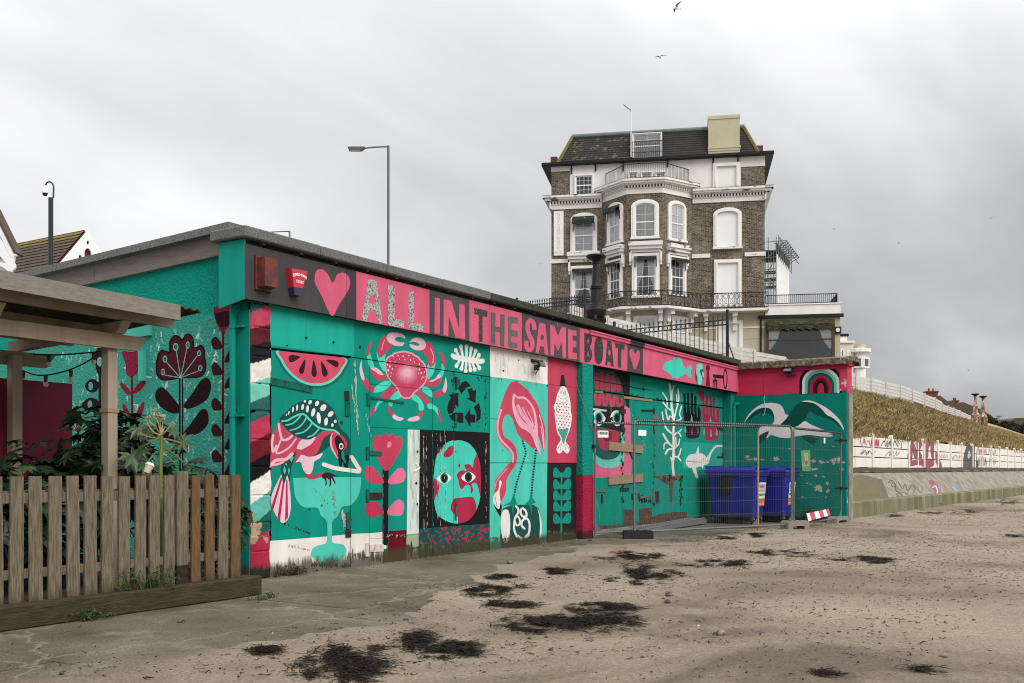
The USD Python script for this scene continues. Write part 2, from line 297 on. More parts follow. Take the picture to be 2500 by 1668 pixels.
M['tile'] = look('brown_roof_tile', (92, 79, 68), rough=0.85, var=0.4, vscale=3, speck=[((132, 116, 96), 6, 0.6, 0.7)], bump=0.4, bscale=14)
M['tile_moss'] = look('mossy_ridge_tile', (120, 106, 52), rough=0.9, var=0.35, vscale=3)
M['white_paint'] = look('white_gloss_paint', (236, 236, 236), rough=0.45, var=0.04)
M['brick_red'] = look('red_brick', (120, 66, 52), rough=0.85, var=0.35, vscale=8)
M['sheeting'] = look('scaffold_sheeting', (232, 234, 234), rough=0.5, var=0.12, vscale=1.2, speck=[((120, 120, 118), 1.6, 0.70, 0.73)], bump=0.4, bscale=1.5, bdist=0.2)
M['netting'] = look('green_scaffold_netting', (34, 62, 50), rough=0.9, var=0.3)
M['lamp_grey'] = look('grey_lamp_post', (104, 106, 108), rough=0.5, var=0.15, spec=0.5)
M['pole_dark'] = look('dark_painted_pole', (22, 27, 29), rough=0.45, var=0.15, spec=0.5)
M['seaweed'] = look('dry_seaweed', (24, 18, 15), rough=0.55, var=0.4, vscale=9, col2=(52, 32, 22), c2at=(0.5, 0.64), spec=0.12)
M['pebble'] = look('beach_pebble', (136, 122, 106), rough=0.85, var=0.4, vscale=9, col2=(84, 72, 60), c2at=(0.47, 0.54), speck=[((214, 208, 198), 7, 0.60, 0.64)], spec=0.2)
M['leaf'] = look('fatsia_leaf', (22, 38, 24), rough=0.42, var=0.5, vscale=5, col2=(40, 60, 30), spec=0.3)
M['leaf_pale'] = look('pale_leaf', (62, 84, 50), rough=0.45, var=0.3, vscale=9, spec=0.4)
M['stalk'] = look('green_stalk', (112, 122, 72), rough=0.6, var=0.2)
M['seedhead'] = look('dry_seed_head', (170, 156, 112), rough=0.8, var=0.25)
M['weed'] = look('weed_leaf', (62, 78, 36), rough=0.7, var=0.4)
M['twig'] = look('dry_twig', (74, 60, 46), rough=0.9, var=0.3)
M['tree_leaf'] = look('tree_leaf', (34, 46, 30), rough=0.8, var=0.5, vscale=1.5, col2=(48, 62, 36))
M['bark'] = look('bark', (70, 60, 50), rough=0.95, var=0.3)
M['dry_grass'] = look('dry_grass', (170, 148, 108), rough=0.95, var=0.35, vscale=0.5, col2=(138, 120, 76), c2at=(0.46, 0.64), spec=0.1, speck=[((104, 98, 60), 0.6, 0.62, 0.74)])
M['earth'] = look('dry_earth', (150, 130, 94), rough=1.0, var=0.4, vscale=1.5, col2=(92, 84, 50), bump=0.6, bscale=6, bdist=0.1)
M['soil'] = look('bare_soil', (86, 72, 58), rough=1.0, var=0.4, vscale=4, bump=0.8, bscale=14, bdist=0.05)
M['tarmac'] = look('promenade_paving', (110, 108, 104), rough=0.9, var=0.2)
M['bird'] = look('gull_feather', attr='paint', rough=0.8, var=0.05)
M['bird_metal'] = look('camera_dome', (18, 18, 20), rough=0.15, var=0.0, spec=0.6)
M['bulb'] = look('frosted_bulb', (206, 200, 188), rough=0.25, var=0.0, spec=0.5)
M['maroon'] = look('maroon_board', (124, 26, 58), rough=0.6, var=0.12, vscale=2)
M['lens'] = look('floodlight_lens', (96, 100, 100), rough=0.15, var=0.1, spec=0.6)
def glass_extra(nm, tint):
    return usdkit.material(stage, '/World/Looks/' + nm, {'fr': ('fresnel', {'IOR': 1.7}), 'tr': ('transparent_bsdf', {'color': tint}), 'gl': ('glossy_bsdf', {'color': (1, 1, 1), 'roughness': 0.02}),
        'mx': ('mix_closure', {})}, [('fr.fac', 'mx.fac'), ('tr.BSDF', 'mx.closure1'), ('gl.BSDF', 'mx.closure2')], surface='mx.closure')
M['glass'] = glass_extra('window_glass', (0.96, 0.97, 0.98))
def brick_look(nm, c1, c2, mortar, pale):
    return usdkit.material(stage, '/World/Looks/' + nm, {
        'uv': ('uvmap', {'attribute': 'st'}),
        'b': ('brick_texture', {'scale': 1.0, 'mortar_size': 0.008, 'brick_width': 0.235, 'row_height': 0.082, 'color1': lin(c1), 'color2': lin(c2), 'mortar': lin(mortar), 'bias': -0.1, 'mortar_smooth': 0.3}),
        'n': ('noise_texture', {'scale': 9.0, 'detail': 4.0, 'roughness': 0.8}), 'n2': ('noise_texture', {'scale': 0.8, 'detail': 6.0, 'roughness': 0.65}),
        'r': ('rgb_ramp', {'ramp': [(0.36, (0.42, 0.42, 0.42)), (0.5, (0.95, 0.95, 0.95)), (0.66, (1.6, 1.6, 1.6))]}),
        'r2': ('map_range', {'from_min': 0.46, 'from_max': 0.66, 'to_min': 0, 'to_max': 0.75, 'clamp': True}),
        'mm': ('mix', {'mix_type': 'multiply', 'fac': 1.0}), 'pl': ('mix', {'color2': lin(pale)}), 'bp': ('bump', {'strength': 0.5, 'distance': 0.02, 'invert': True}), 'p': ('principled_bsdf', {'roughness': 0.9, 'specular_ior_level': 0.2})},
        [('uv.UV', 'b.vector'), ('uv.UV', 'n.vector'), ('uv.UV', 'n2.vector'), ('b.color', 'pl.color1'), ('n2.fac', 'r2.value'), ('r2.result', 'pl.fac'), ('pl.color', 'mm.color1'), ('n.fac', 'r.fac'), ('r.color', 'mm.color2'),
         ('mm.color', 'p.base_color'), ('b.fac', 'bp.height'), ('bp.normal', 'p.normal')], surface='p.BSDF')
M['brick'] = brick_look('stock_brick', (94, 83, 70), (58, 52, 46), (170, 163, 150), (150, 140, 122))
# ---------------------------------------------------------------- the ground: sand over old concrete slabs
g2 = lambda u, v: ground(u, v)[:2]
slab_area = Polygon([(-14, 0.6), (-14, -8.5), tuple(g2(-120, 1668)), tuple(g2(300, 1625)), tuple(g2(600, 1580)), tuple(g2(780, 1548)), tuple(g2(930, 1532)), tuple(g2(1010, 1490)),
                     tuple(g2(1060, 1455)), tuple(g2(1120, 1415)), tuple(g2(1230, 1375)), tuple(g2(1320, 1352)), tuple(g2(1430, 1334)), tuple(g2(1560, 1330)), tuple(g2(1720, 1316)), (13.2, -1.9), (17, -1.5), (17, 0.6)]).buffer(0)
def sand_height(x, y):
    p = np.c_[x.ravel(), y.ravel()]; pt = shapely.points(p)
    d = np.where(shapely.contains(slab_area, pt), -1, 1) * shapely.distance(slab_area.exterior, pt)
    q = np.c_[p, np.zeros(len(p))]
    d = d + 1.1 * (meshkit.fbm(q * 0.9, 4, 3) - 0.5) + 0.5 * (meshkit.fbm(q * 4, 3, 5) - 0.5)
    t = np.clip((d + 0.35) / 0.7, 0, 1); t = t * t * (3 - 2 * t)
    z = -0.014 + 0.031 * t + t * (0.045 * (meshkit.fbm(q * 0.55, 3, 9) - 0.5) + 0.018 * (meshkit.fbm(q * 3.5, 3, 11) - 0.5))
    return z.reshape(x.shape)
xs = np.concatenate([np.linspace(-160, -14, 14), np.arange(-13, 21, 0.09), np.linspace(21.3, 50, 70), np.linspace(52, 260, 30)])
ys = np.concatenate([np.linspace(-160, -17, 16), np.arange(-16, 0.7, 0.09), [1.0, 2.0, 4.0]])
X, Y = np.meshgrid(xs, ys, indexing='ij'); Z = sand_height(X, Y)
ny = len(ys); I = np.arange(len(xs) - 1)[:, None] * ny + np.arange(ny - 1)[None]
q = np.stack([I, I + ny, I + ny + 1, I + 1], -1).reshape(-1, 4)
def sand_look():
    return usdkit.material(stage, '/World/Looks/damp_sand', {
        'g': ('geometry', {}), 'n1': ('noise_texture', {'scale': 0.28, 'detail': 7.0, 'roughness': 0.62, 'distortion': 0.6}), 'r1': ('rgb_ramp', {'ramp': [(0.36, lin((94, 83, 69))), (0.47, lin((126, 114, 97))), (0.60, lin((143, 131, 113)))]}),
        'n2': ('noise_texture', {'scale': 42.0, 'detail': 8.0, 'roughness': 0.85}), 'r2': ('rgb_ramp', {'ramp': [(0.36, (0.42,) * 3), (0.5, (0.98,) * 3), (0.64, (1.5,) * 3)]}),
        'm1': ('mix', {'mix_type': 'multiply', 'fac': 1.0}), 'v': ('voronoi_texture', {'scale': 20.0, 'randomness': 1.0}), 'vr': ('map_range', {'from_min': 0.10, 'from_max': 0.16, 'to_min': 1.0, 'to_max': 0.0, 'clamp': True}),
        'vn': ('noise_texture', {'scale': 1.3, 'detail': 5.0, 'roughness': 0.65}), 'vm': ('map_range', {'from_min': 0.50, 'from_max': 0.72, 'to_min': 0.0, 'to_max': 0.75, 'clamp': True}), 'vx': ('math', {'math_type': 'multiply'}),
        'm2': ('mix', {'color2': lin((62, 52, 44))}), 'sep': ('separate_color', {}), 'lt': ('map_range', {'from_min': 0.84, 'from_max': 0.86, 'to_min': 0.0, 'to_max': 1.0, 'clamp': True}), 'm3': ('mix', {'color1': lin((62, 52, 44)), 'color2': lin((205, 198, 186))}),
        'bp': ('bump', {'strength': 0.6, 'distance': 0.012}), 'p': ('principled_bsdf', {'roughness': 0.85, 'specular_ior_level': 0.25})},
        [('g.position', 'n1.vector'), ('g.position', 'n2.vector'), ('g.position', 'v.vector'), ('g.position', 'vn.vector'), ('n1.fac', 'r1.fac'), ('n2.fac', 'r2.fac'), ('r1.color', 'm1.color1'), ('r2.color', 'm1.color2'),
         ('v.distance', 'vr.value'), ('vn.fac', 'vm.value'), ('vr.result', 'vx.value1'), ('vm.result', 'vx.value2'), ('vx.value', 'm2.fac'), ('m1.color', 'm2.color1'), ('v.color', 'sep.color'), ('sep.r', 'lt.value'), ('lt.result', 'm3.fac'), ('m3.color', 'm2.color2'),
         ('m2.color', 'p.base_color'), ('n2.fac', 'bp.height'), ('bp.normal', 'p.normal')], surface='p.BSDF')
obj('sand_ground', (np.c_[X.ravel(), Y.ravel(), Z.ravel()], q), sand_look(), kind='structure', smooth=True)
def slab_look():
    return usdkit.material(stage, '/World/Looks/slab_concrete', {
        'g': ('geometry', {}), 'n1': ('noise_texture', {'scale': 0.7, 'detail': 6.0, 'roughness': 0.65}), 'r1': ('rgb_ramp', {'ramp': [(0.3, lin((66, 60, 45))), (0.5, lin((94, 87, 73))), (0.68, lin((114, 107, 93)))]}),
        'n2': ('noise_texture', {'scale': 55.0, 'detail': 5.0, 'roughness': 0.7}), 'r2': ('rgb_ramp', {'ramp': [(0.36, (0.5,) * 3), (0.5, (1.0,) * 3), (0.64, (1.4,) * 3)]}), 'm1': ('mix', {'mix_type': 'multiply', 'fac': 1.0}),
        'nd': ('noise_texture', {'scale': 3.0, 'detail': 6.0}), 'va': ('vector_math', {'math_type': 'multiply_add', 'vector2': (0.5, 0.5, 0.5)}), 'v': ('voronoi_texture', {'scale': 0.42, 'feature': 'distance_to_edge'}),
        'vr': ('map_range', {'from_min': 0.002, 'from_max': 0.011, 'to_min': 0.45, 'to_max': 0.0, 'clamp': True}), 'm2': ('mix', {'color2': lin((142, 132, 116))}),
        'ns': ('noise_texture', {'scale': 1.6, 'detail': 7.0, 'roughness': 0.7}), 'nr': ('map_range', {'from_min': 0.54, 'from_max': 0.70, 'to_min': 0.0, 'to_max': 0.55, 'clamp': True}), 'm3': ('mix', {'color2': lin((148, 137, 120))}),
        'bp': ('bump', {'strength': 0.5, 'distance': 0.008}), 'p': ('principled_bsdf', {'roughness': 0.8, 'specular_ior_level': 0.3})},
        [('g.position', 'n1.vector'), ('g.position', 'n2.vector'), ('g.position', 'nd.vector'), ('g.position', 'ns.vector'), ('nd.color', 'va.vector1'), ('g.position', 'va.vector3'), ('va.vector', 'v.vector'), ('n1.fac', 'r1.fac'), ('n2.fac', 'r2.fac'),
         ('r1.color', 'm1.color1'), ('r2.color', 'm1.color2'), ('v.distance', 'vr.value'), ('vr.result', 'm2.fac'), ('m1.color', 'm2.color1'), ('ns.fac', 'nr.value'), ('nr.result', 'm3.fac'), ('m2.color', 'm3.color1'),
         ('m3.color', 'p.base_color'), ('n2.fac', 'bp.height'), ('bp.normal', 'p.normal')], surface='p.BSDF')
M['slab'] = slab_look()
apron = thing('concrete_apron', None, None, kind='structure')
y1, y2 = g2(900, 1478)[1], -5.2
cols = [-13.5, -7.4, -4.2, g2(660, 1500)[0], g2(1000, 1500)[0], 4.4, 8.2, 11.4, 16.9]
for i in range(len(cols) - 1):
    for (ya, yb, dz) in ((0.55, y1, 0.0), (y1, y2, -0.004)):
        b = MB(); e = 0.008; h = dz + rng.uniform(-0.003, 0.003)
        if i < 2 and yb == y2: yb = -8.5
        b.box(cols[i] + e, cols[i + 1] - e, yb + e, ya - e, -0.12, h, bev=0.006)
        b.build('slab', M['slab'], apron)
# ---------------------------------------------------------------- the painted building
FA, FB, FF = Face((0, 0, 0), (1, 0)), Face((0, 0.2, 0), (1, 0)), Face((0, -0.12, 0), (1, 0))
FL, XR = Face((0, 0, 0), (0, -1)), 16.45
FR = Face((XR, 0, 0), (0, -1))
k3, k34 = 300 / 1568, 340 / 1568
K1, K2, K3, K4, K5 = crop(590, 660, k3), crop(590, 940, k3), crop(590, 1150, k3), crop(860, 760, k34), crop(860, 1040, k34)
K6, K7, K8, F1, F2, F3 = crop(1180, 850, k3), crop(1180, 1060, k3), crop(1430, 860, 370 / 1568), crop(500, 540, 600 / 2045), crop(860, 640, 400 / 2350), crop(1240, 740, 400 / 2350)
L1, L2, R1, R2 = crop(360, 700, k3), crop(150, 830, k3), crop(1740, 860, 360 / 2350), crop(1700, 1080, 400 / 2350)
NN = crop(0, 0, 1)
bld = thing('mural_building', 'long low seaside building covered in a green and pink mural', 'building', (0, 0, 0))
class Picture:                                     # one painting: flat shapes of paint on a wall, later ones covering earlier ones
    def __init__(self, face, cr, clip=None, n0=0.002): self.face, self.cr, self.L, self.n, self.clip = face, cr, [], n0, clip
    def put(self, g, c, cr=None, up=True):
        g = onto(self.face, cr or self.cr, g)
        if self.clip is not None: g = g.intersection(self.clip)
        self.L.append((g, c)); return self
    def build(self, name, mat='mural', parent=bld, **kw):
        m, over = MB(self.face), None
        for g, c in reversed(self.L):
            h = g if over is None else g.difference(over)
            over = g if over is None else over.union(g)
            m.sheet(h, self.n, c)
        return m.build(name, M[mat], parent, paint=True, **kw)
def seg(face, cr, pts, w):                         # a joint along crop points, w metres wide
    p = [face.px(*cr(x, y)) for x, y in pts]
    return LineString(p).buffer(w / 2, cap_style=2)
aX = lambda u, face=FA: face.px(u, 1100)[0]
a_pier, a_col = aX(657), aX(1407.5)
z_f = 3.262                                        # underside of the fascia
front = sbox(a_pier, 0.0, a_col, z_f + 0.02)
joints = unary_union([seg(FA, K1, [(330, 997), (1396, 1110), ], 0.030), seg(FA, K4, [(-10, 518), (1510, 733), (1560, 742)], 0.014), seg(FA, K3, [(1391, -700), (1391, 1300)], 0.012), seg(FA, K4, [(197, 555), (190, 3000)], 0.008),
    seg(FA, K4, [(197, 820), (940, 890)], 0.006), seg(FA, K4, [(190, 1305), (1545, 1370)], 0.006), seg(FA, K4, [(905, 895), (902, 3000)], 0.014), seg(FA, K4, [(1135, 690), (1135, 3000)], 0.010), seg(FA, K4, [(1504, 735), (1500, 1340)], 0.005),
    seg(FA, K4, [(1546, 300), (1546, 3000)], 0.020), seg(FA, K6, [(80, 1464), (815, 1467), (1190, 1467)], 0.010), seg(FA, K6, [(822, 462), (1190, 506)], 0.006), seg(FA, K6, [(822, 60), (818, 2600)], 0.006),
    seg(FA, K5, [(190, 1270), (345, 1262), (750, 1215), (880, 1200)], 0.005), seg(FA, K6, [(85, 900), (190, 907)], 0.006), seg(FA, K1, [(822, 600), (818, 1020)], 0.004)])
wall_shape = front.difference(joints)
M_m = M['mural']
MB().box(0.002, a_col + 0.3, 0.035, 0.2, 0.0, 3.25).box(0.002, 16.44, 0.26, 0.4, 0.0, 3.9).build('back_wall', M['dark_gap'], bld)
for p in sorted(polys(wall_shape), key=lambda p: (p.centroid.x, p.centroid.y)):
    if p.area > 0.002: MB(FA).plate(p, -0.034, 0.0, TEAL).build('wall_panel', M_m, bld, paint=True)
clipA = wall_shape.buffer(0.0005)
# stone pier with painted stripes at the corner
def make_pier():
    zz, aa = np.arange(0, 3.262, 0.017), np.linspace(0, 1, 15)
    V, C = [], []
    edge = lambda z: a_pier + 0.018 * (meshkit.fbm(np.array([[z * 3.1, 2.2, 0.5]]), 3)[0] - 0.5) * 2 + (-0.03 if z < 0.55 else 0)
    # stripe edges at the pier's left and right sides as heights, from the top: (left row, right row, colour below)
    rows = [(0, 0, (28, 96, 90)), (K1(0, 540)[1], K1(0, 430)[1], CRIM), (K1(0, 745)[1], K1(0, 690)[1], (92, 28, 36)), (K1(0, 960)[1], K1(0, 900)[1], (24, 25, 28)), (K1(0, 1195)[1], K1(0, 1125)[1], (228, 222, 216)),
            (K1(0, 1440)[1], K1(0, 1365)[1], (112, 192, 176)), (K2(0, 225)[1], K2(0, 125)[1], (38, 92, 86)), (K2(0, 480)[1], K2(0, 375)[1], (178, 52, 82)), (K2(0, 735)[1], K2(0, 605)[1], (104, 20, 34)), (K2(0, 990)[1], K2(0, 855)[1], (14, 13, 14)),
            (K2(0, 1250)[1], K2(0, 1085)[1], (232, 226, 220)), (K2(0, 1525)[1], K2(0, 1335)[1], (92, 178, 164)), (K3(0, 700)[1], K3(0, 490)[1], (24, 92, 82)), (K3(0, 905)[1], K3(0, 745)[1], (168, 40, 70)), (K3(0, 1255)[1], K3(0, 1245)[1], (58, 66, 64))]
    for z in zz:
        e = edge(z)
        for s in aa:
            a = s * e; row = V0 - (z - CAM[2]) * FPX / np.dot(FA.w((a, 0, z))[0] - CAM, FWD)
            c = rows[0][2]
            for l, r, col in rows[1:]:
                if row > l + (r - l) * s: c = col
            pt = np.array([[a * 5, z * 4, 1.0]])
            course = math.floor(z / 0.31) + 0.13 * math.sin(z * 9)
            n = 0.018 + 0.055 * (meshkit.fbm(pt, 4, 4)[0] - 0.45) + (0.03 if 2.75 < z < 3.2 else 0) * meshkit.noise(pt * 2)[0] + (0.035 if z < 0.5 else 0)
            d = abs((z / 0.33) % 1 - 0.5)
            if d > 0.47: n -= 0.014
            if z < 1.0 and meshkit.fbm(np.array([[a * 9, z * 7, 7.0]]), 4, 8)[0] > 0.54 and z > 0.42: c = (176, 152, 122)
            n *= min(1.0, s * 5); V.append((a, n, z)); C.append(lin(c))
    nn = len(aa); I = (np.arange(len(zz) - 1)[:, None] * nn + np.arange(nn - 1)[None])
    q = np.stack([I, I + 1, I + nn + 1, I + nn], -1).reshape(-1, 4)
    b = MB(FA); b.add(V, q); b.c = [np.array(C)]
    return b
make_pier().build('stone_pier', M['wall_paint'], bld, paint=True)
MB().box(0.0, 0.33, 0.0, 0.035, 0, 3.26).build('pier_core', M['concrete'], bld)

# painted grounds behind the pictures
bg = Picture(FA, K1, clipA, 0.0006)
bg.put(P([(330, 400), (1435, 600), (1435, 1100), (330, 950)]), TEALL, up=False)
bg.put(P([(318, 1500), (335, 895), (700, 868), (1100, 835), (1390, 805), (1575, 797), (1700, 790), (1845, 772), (1845, 1500)]), (230, 222, 216), K3, up=False)
bg.put(P([(405, 1185), (610, 1170), (607, 1560), (400, 1580)]), DRED, K5, up=False)
bg.put(P([(625, 40), (760, 45), (748, 1212), (614, 1222)]), (206, 214, 208), K5, up=False)
bg.put(P([(612, 1226), (748, 1212), (745, 1540), (608, 1560)]), (158, 166, 142), K5, up=False)
bg.put(P([(345, 1385), (402, 1380), (402, 1580), (340, 1580)]), (58, 92, 70), K5, up=False)
bg.put(P([(760, 45), (1560, 81), (1550, 1100), (750, 1160)]), (24, 22, 23), K5, up=False)
bg.put(P([(750, 1162), (1550, 1102), (1550, 1560), (742, 1560)]), (22, 78, 72), K5, up=False)
bg.put(P([(85, 365), (300, 386), (600, 430), (822, 465), (812, 2700), (70, 2700)]), AQUA, K6, up=False)
bg.put(P([(80, -60), (822, 60), (822, 465), (600, 430), (300, 386), (85, 365)]), WHITE, K6, up=False)
r1 = np.random.default_rng(31)
for i in range(26):                                # washed teal smears on the white panel
    x, y = r1.choice([r1.uniform(150, 330), r1.uniform(480, 820)]), r1.uniform(60, 400); w_ = r1.uniform(6, 26)
    bg.put(S([(x, y - r1.uniform(20, 110)), (x + w_ / 2, y), (x + w_ * 0.3, y + r1.uniform(20, 90)), (x - w_ / 2, y + 10)]).intersection(P([(90, -40), (818, 66), (818, 455), (600, 424), (300, 380), (92, 358)])), [(196, 208, 204), (178, 200, 196), (206, 206, 196)][i % 3], K6)
for i in range(30):
    x, y = r1.uniform(630, 745), r1.uniform(60, 1190); w_ = r1.uniform(6, 22)
    bg.put(S([(x, y - r1.uniform(30, 130)), (x + w_ / 2, y), (x + w_ * 0.3, y + r1.uniform(30, 120)), (x - w_ / 2, y + 10)]).intersection(P([(628, 48), (756, 52), (746, 1206), (618, 1214)])), [(150, 186, 182), (172, 196, 190), (226, 228, 224)][i % 3], K5)
bg.put(P([(825, 60), (1200, 120), (1200, 1469), (817, 1469)]), CRIM, K6, up=False)
bg.put(P([(815, 371), (1200, 371), (1200, 1600), (806, 1600)]), (36, 33, 34), K7)
bg.put(P([(343, 480), (410, 480), (402, 1250), (400, 1340), (340, 1345), (340, 1200)]), (22, 21, 22), K5, up=False)
r1 = np.random.default_rng(3)
for i in range(95):                                # pink dashes under the globe
    x, y, t = r1.uniform(765, 1535), r1.uniform(1130, 1350), r1.uniform(0, PI)
    if y > 1165 - (x - 750) * 0.07:
        d = np.array([math.cos(t), math.sin(t)]) * 17; bg.put(LN([(x - d[0], y - d[1]), (x + d[0], y + d[1])], 11, False), (164, 44, 76), K5, up=False)
bg.build('painted_ground')

# watermelon
w = Picture(FA, K1, clipA)
w.put(S([(440, 1015), (470, 1160), (550, 1290), (660, 1400), (800, 1480), (960, 1505), (1110, 1480), (1240, 1400), (1320, 1290), (1362, 1135), (1000, 1075)]), (22, 104, 96))
w.put(S([(466, 1018), (495, 1150), (570, 1275), (680, 1382), (810, 1452), (960, 1476), (1100, 1450), (1210, 1375), (1290, 1270), (1333, 1128), (1000, 1075)]), (112, 206, 186))
w.put(S([(496, 1022), (530, 1150), (600, 1265), (700, 1362), (820, 1425), (960, 1446), (1090, 1420), (1195, 1350), (1270, 1250), (1312, 1125), (1000, 1078)]), (204, 76, 102))
for s in ([(745, 1105), (640, 1080), (598, 1110), (605, 1160), (640, 1175), (690, 1150)], [(810, 1137), (760, 1210), (730, 1275), (745, 1320), (775, 1320), (800, 1270)], [(915, 1150), (895, 1250), (890, 1325), (920, 1363), (955, 1340), (950, 1250)],
          [(1012, 1160), (1018, 1260), (1030, 1335), (1065, 1360), (1098, 1320), (1070, 1240)], [(1078, 1148), (1165, 1145), (1225, 1165), (1235, 1210), (1210, 1240), (1160, 1215)]):
    w.put(S(s), (52, 24, 32), up=False)
w.build('watermelon_painting')

# bird drinking from a glass
g = Picture(FA, K3, clipA)
g.put(S([(655, 95), (660, 90), (1080, 80), (1505, 80), (1520, 95), (1520, 180), (1490, 310), (1430, 400), (1380, 440), (1285, 455), (1255, 500), (1225, 575), (1170, 620), (1152, 660), (1152, 760), (1152, 880), (1180, 920), (1290, 940), (1330, 990), (1330, 1050),
         (1290, 1110), (1200, 1170), (1080, 1190), (970, 1165), (900, 1095), (885, 1050), (905, 990), (960, 955), (1060, 930), (1085, 890), (1092, 760), (1085, 660), (1060, 610), (1010, 570), (985, 500), (945, 465), (800, 465), (720, 400), (675, 300)]), (80, 198, 178))
g.build('cocktail_glass_painting')
b = Picture(FA, K2, clipA, 0.0032)
b.put(S([(505, 1145), (450, 1245), (400, 1350), (372, 1450), (385, 1560), (450, 1690), (505, 1755), (545, 1755), (600, 1690), (625, 1560), (622, 1420), (605, 1270), (600, 1190), (560, 1140)]), LPINK)
for s in ([(500, 1170), (515, 1200), (400, 1600), (375, 1560)], [(522, 1240), (545, 1240), (485, 1750), (455, 1690)], [(565, 1200), (582, 1220), (590, 1690), (550, 1740)]): b.put(P(s), (172, 46, 80), up=False)

b.put(S([(505, 1000), (580, 950), (650, 880), (690, 850), (665, 960), (635, 1040), (625, 1120), (605, 1235), (590, 1180), (575, 1160), (545, 1250), (525, 1240), (510, 1150)]), (18, 80, 74))
for s in ([(545, 1030), (565, 1090), (545, 1145), (525, 1090)], [(600, 1050), (612, 1090), (600, 1150), (585, 1100)], [(640, 900), (660, 930), (630, 985), (610, 950)], [(560, 985), (580, 1030), (550, 1020)]): b.put(P(s), (80, 190, 172), up=False)
b.put(S([(485, 470), (430, 560), (375, 660), (350, 760), (345, 900), (335, 1010), (345, 1060), (430, 1040), (560, 980), (650, 890), (740, 760), (770, 700), (650, 630), (560, 560)]), (192, 72, 98))
for s, ww in (([(470, 500), (490, 620), (520, 700), (590, 690), (640, 650)], 30), ([(400, 640), (385, 760), (400, 850), (440, 780)], 30), ([(500, 700), (440, 850), (480, 870), (600, 800), (690, 690)], 22), ([(360, 1030), (440, 960), (560, 950), (640, 880)], 40), ([(345, 1010), (420, 1020), (520, 990)], 26)):
    b.put(LN(s, ww), (232, 184, 198), up=False)
b.put(S([(700, 800), (760, 700), (850, 690), (945, 665), (900, 740), (820, 810), (740, 830)]), LPINK)
b.put(S([(700, 820), (760, 825), (830, 790), (900, 740), (960, 650), (1050, 590), (1150, 585), (1230, 625), (1320, 690), (1340, 770), (1310, 830), (1285, 820), (1310, 760), (1280, 700), (1210, 650), (1100, 640), (1050, 700), (1010, 760), (960, 870), (900, 910),
          (830, 905), (750, 890), (710, 960), (670, 1000), (690, 900)]), (192, 64, 92))
b.put(S([(1140, 625), (1080, 650), (1030, 700), (1000, 790), (950, 880), (910, 905), (1000, 880), (1060, 820), (1120, 780), (1125, 700)]), (18, 78, 72))
b.put(S([(760, 890), (850, 915), (940, 905), (1030, 865), (1000, 930), (925, 980), (910, 1060), (880, 1130), (840, 1145), (800, 1110), (770, 1050), (750, 985), (690, 985), (730, 930)]), LPINK)
b.put(S([(800, 1130), (850, 1140), (880, 1135), (900, 1155), (960, 1140), (1050, 1115), (1070, 1130), (1020, 1170), (940, 1195), (880, 1205), (830, 1185)]), (184, 58, 86))
b.put(S([(1015, 1165), (1060, 1120), (1130, 1125), (1215, 1165), (1165, 1170), (1190, 1230), (1190, 1272), (1165, 1220), (1140, 1190), (1140, 1270), (1118, 1300), (1120, 1220), (1080, 1190), (1085, 1260), (1065, 1285), (1065, 1220)]), (46, 34, 38))
b.put(S([(485, 440), (560, 350), (660, 260), (770, 205), (870, 180), (980, 190), (1080, 230), (1160, 310), (1205, 400), (1235, 500), (1270, 570), (1330, 620), (1375, 690), (1385, 780), (1375, 880), (1340, 910), (1300, 850), (1330, 790), (1330, 700), (1250, 640), (1160, 590), (1050, 575),
          (960, 640), (870, 695), (780, 690), (660, 640), (560, 550)]), (18, 76, 72))
b.put(LN([(515, 460), (580, 455), (660, 410), (740, 375), (800, 380), (860, 440), (920, 500), (1000, 550), (1100, 570), (1180, 580), (1240, 625)], 24), (92, 204, 184))
for s in ([(560, 512), (640, 495), (710, 440), (760, 375)], [(620, 580), (710, 550), (780, 490), (820, 420)], [(690, 625), (790, 600), (860, 540), (900, 480)], [(840, 665), (910, 640), (960, 590), (990, 540)]): b.put(LN(s, 19), (92, 204, 184), up=False)
for x, y, rx, ry, t in ((570, 380, 7, 18, 20), (600, 355, 9, 24, 10), (652, 315, 12, 36, 8), (705, 290, 13, 40, 5), (775, 282, 18, 38, 12), (838, 305, 18, 45, 8), (910, 350, 24, 56, 15), (982, 420, 26, 74, -8), (1075, 468, 24, 52, 8), (1155, 512, 17, 22, 0), (1192, 465, 18, 20, 30),
                        (1132, 372, 28, 44, 45), (1040, 290, 34, 48, 35), (960, 236, 24, 36, 25), (870, 220, 20, 30, 25), (805, 210, 15, 16, 40)): b.put(EL(x, y, rx, ry, t), (226, 220, 220), up=False)
b.put(S([(1160, 615), (1125, 680), (1130, 790), (1170, 870), (1230, 945), (1215, 850), (1180, 760), (1180, 680)]), (226, 170, 190))
b.put(S([(1170, 620), (1150, 680), (1155, 780), (1190, 860), (1232, 945), (1240, 860), (1210, 780), (1190, 690), (1215, 650), (1280, 690), (1315, 760), (1300, 820), (1335, 790), (1335, 720), (1280, 650)]), (188, 62, 90))
b.put(S([(1190, 680), (1215, 648), (1260, 670), (1305, 740), (1310, 800), (1275, 850), (1270, 920), (1300, 970), (1330, 1010), (1320, 940), (1310, 900), (1370, 900), (1362, 1000), (1345, 1080), (1315, 1125), (1305, 1060), (1290, 970), (1275, 1035), (1245, 1030), (1232, 940), (1225, 850), (1195, 770)]), (28, 24, 26))
b.put(EL(1268, 782, 28, 42), (226, 216, 196)).put(EL(1268, 785, 15, 24), (26, 22, 22))
b.put(LN([(1045, 1015), (1180, 1060), (1300, 1080), (1495, 1105), (1500, 1075), (1400, 920)], 52, False), (226, 220, 216))
b.build('bird_painting')

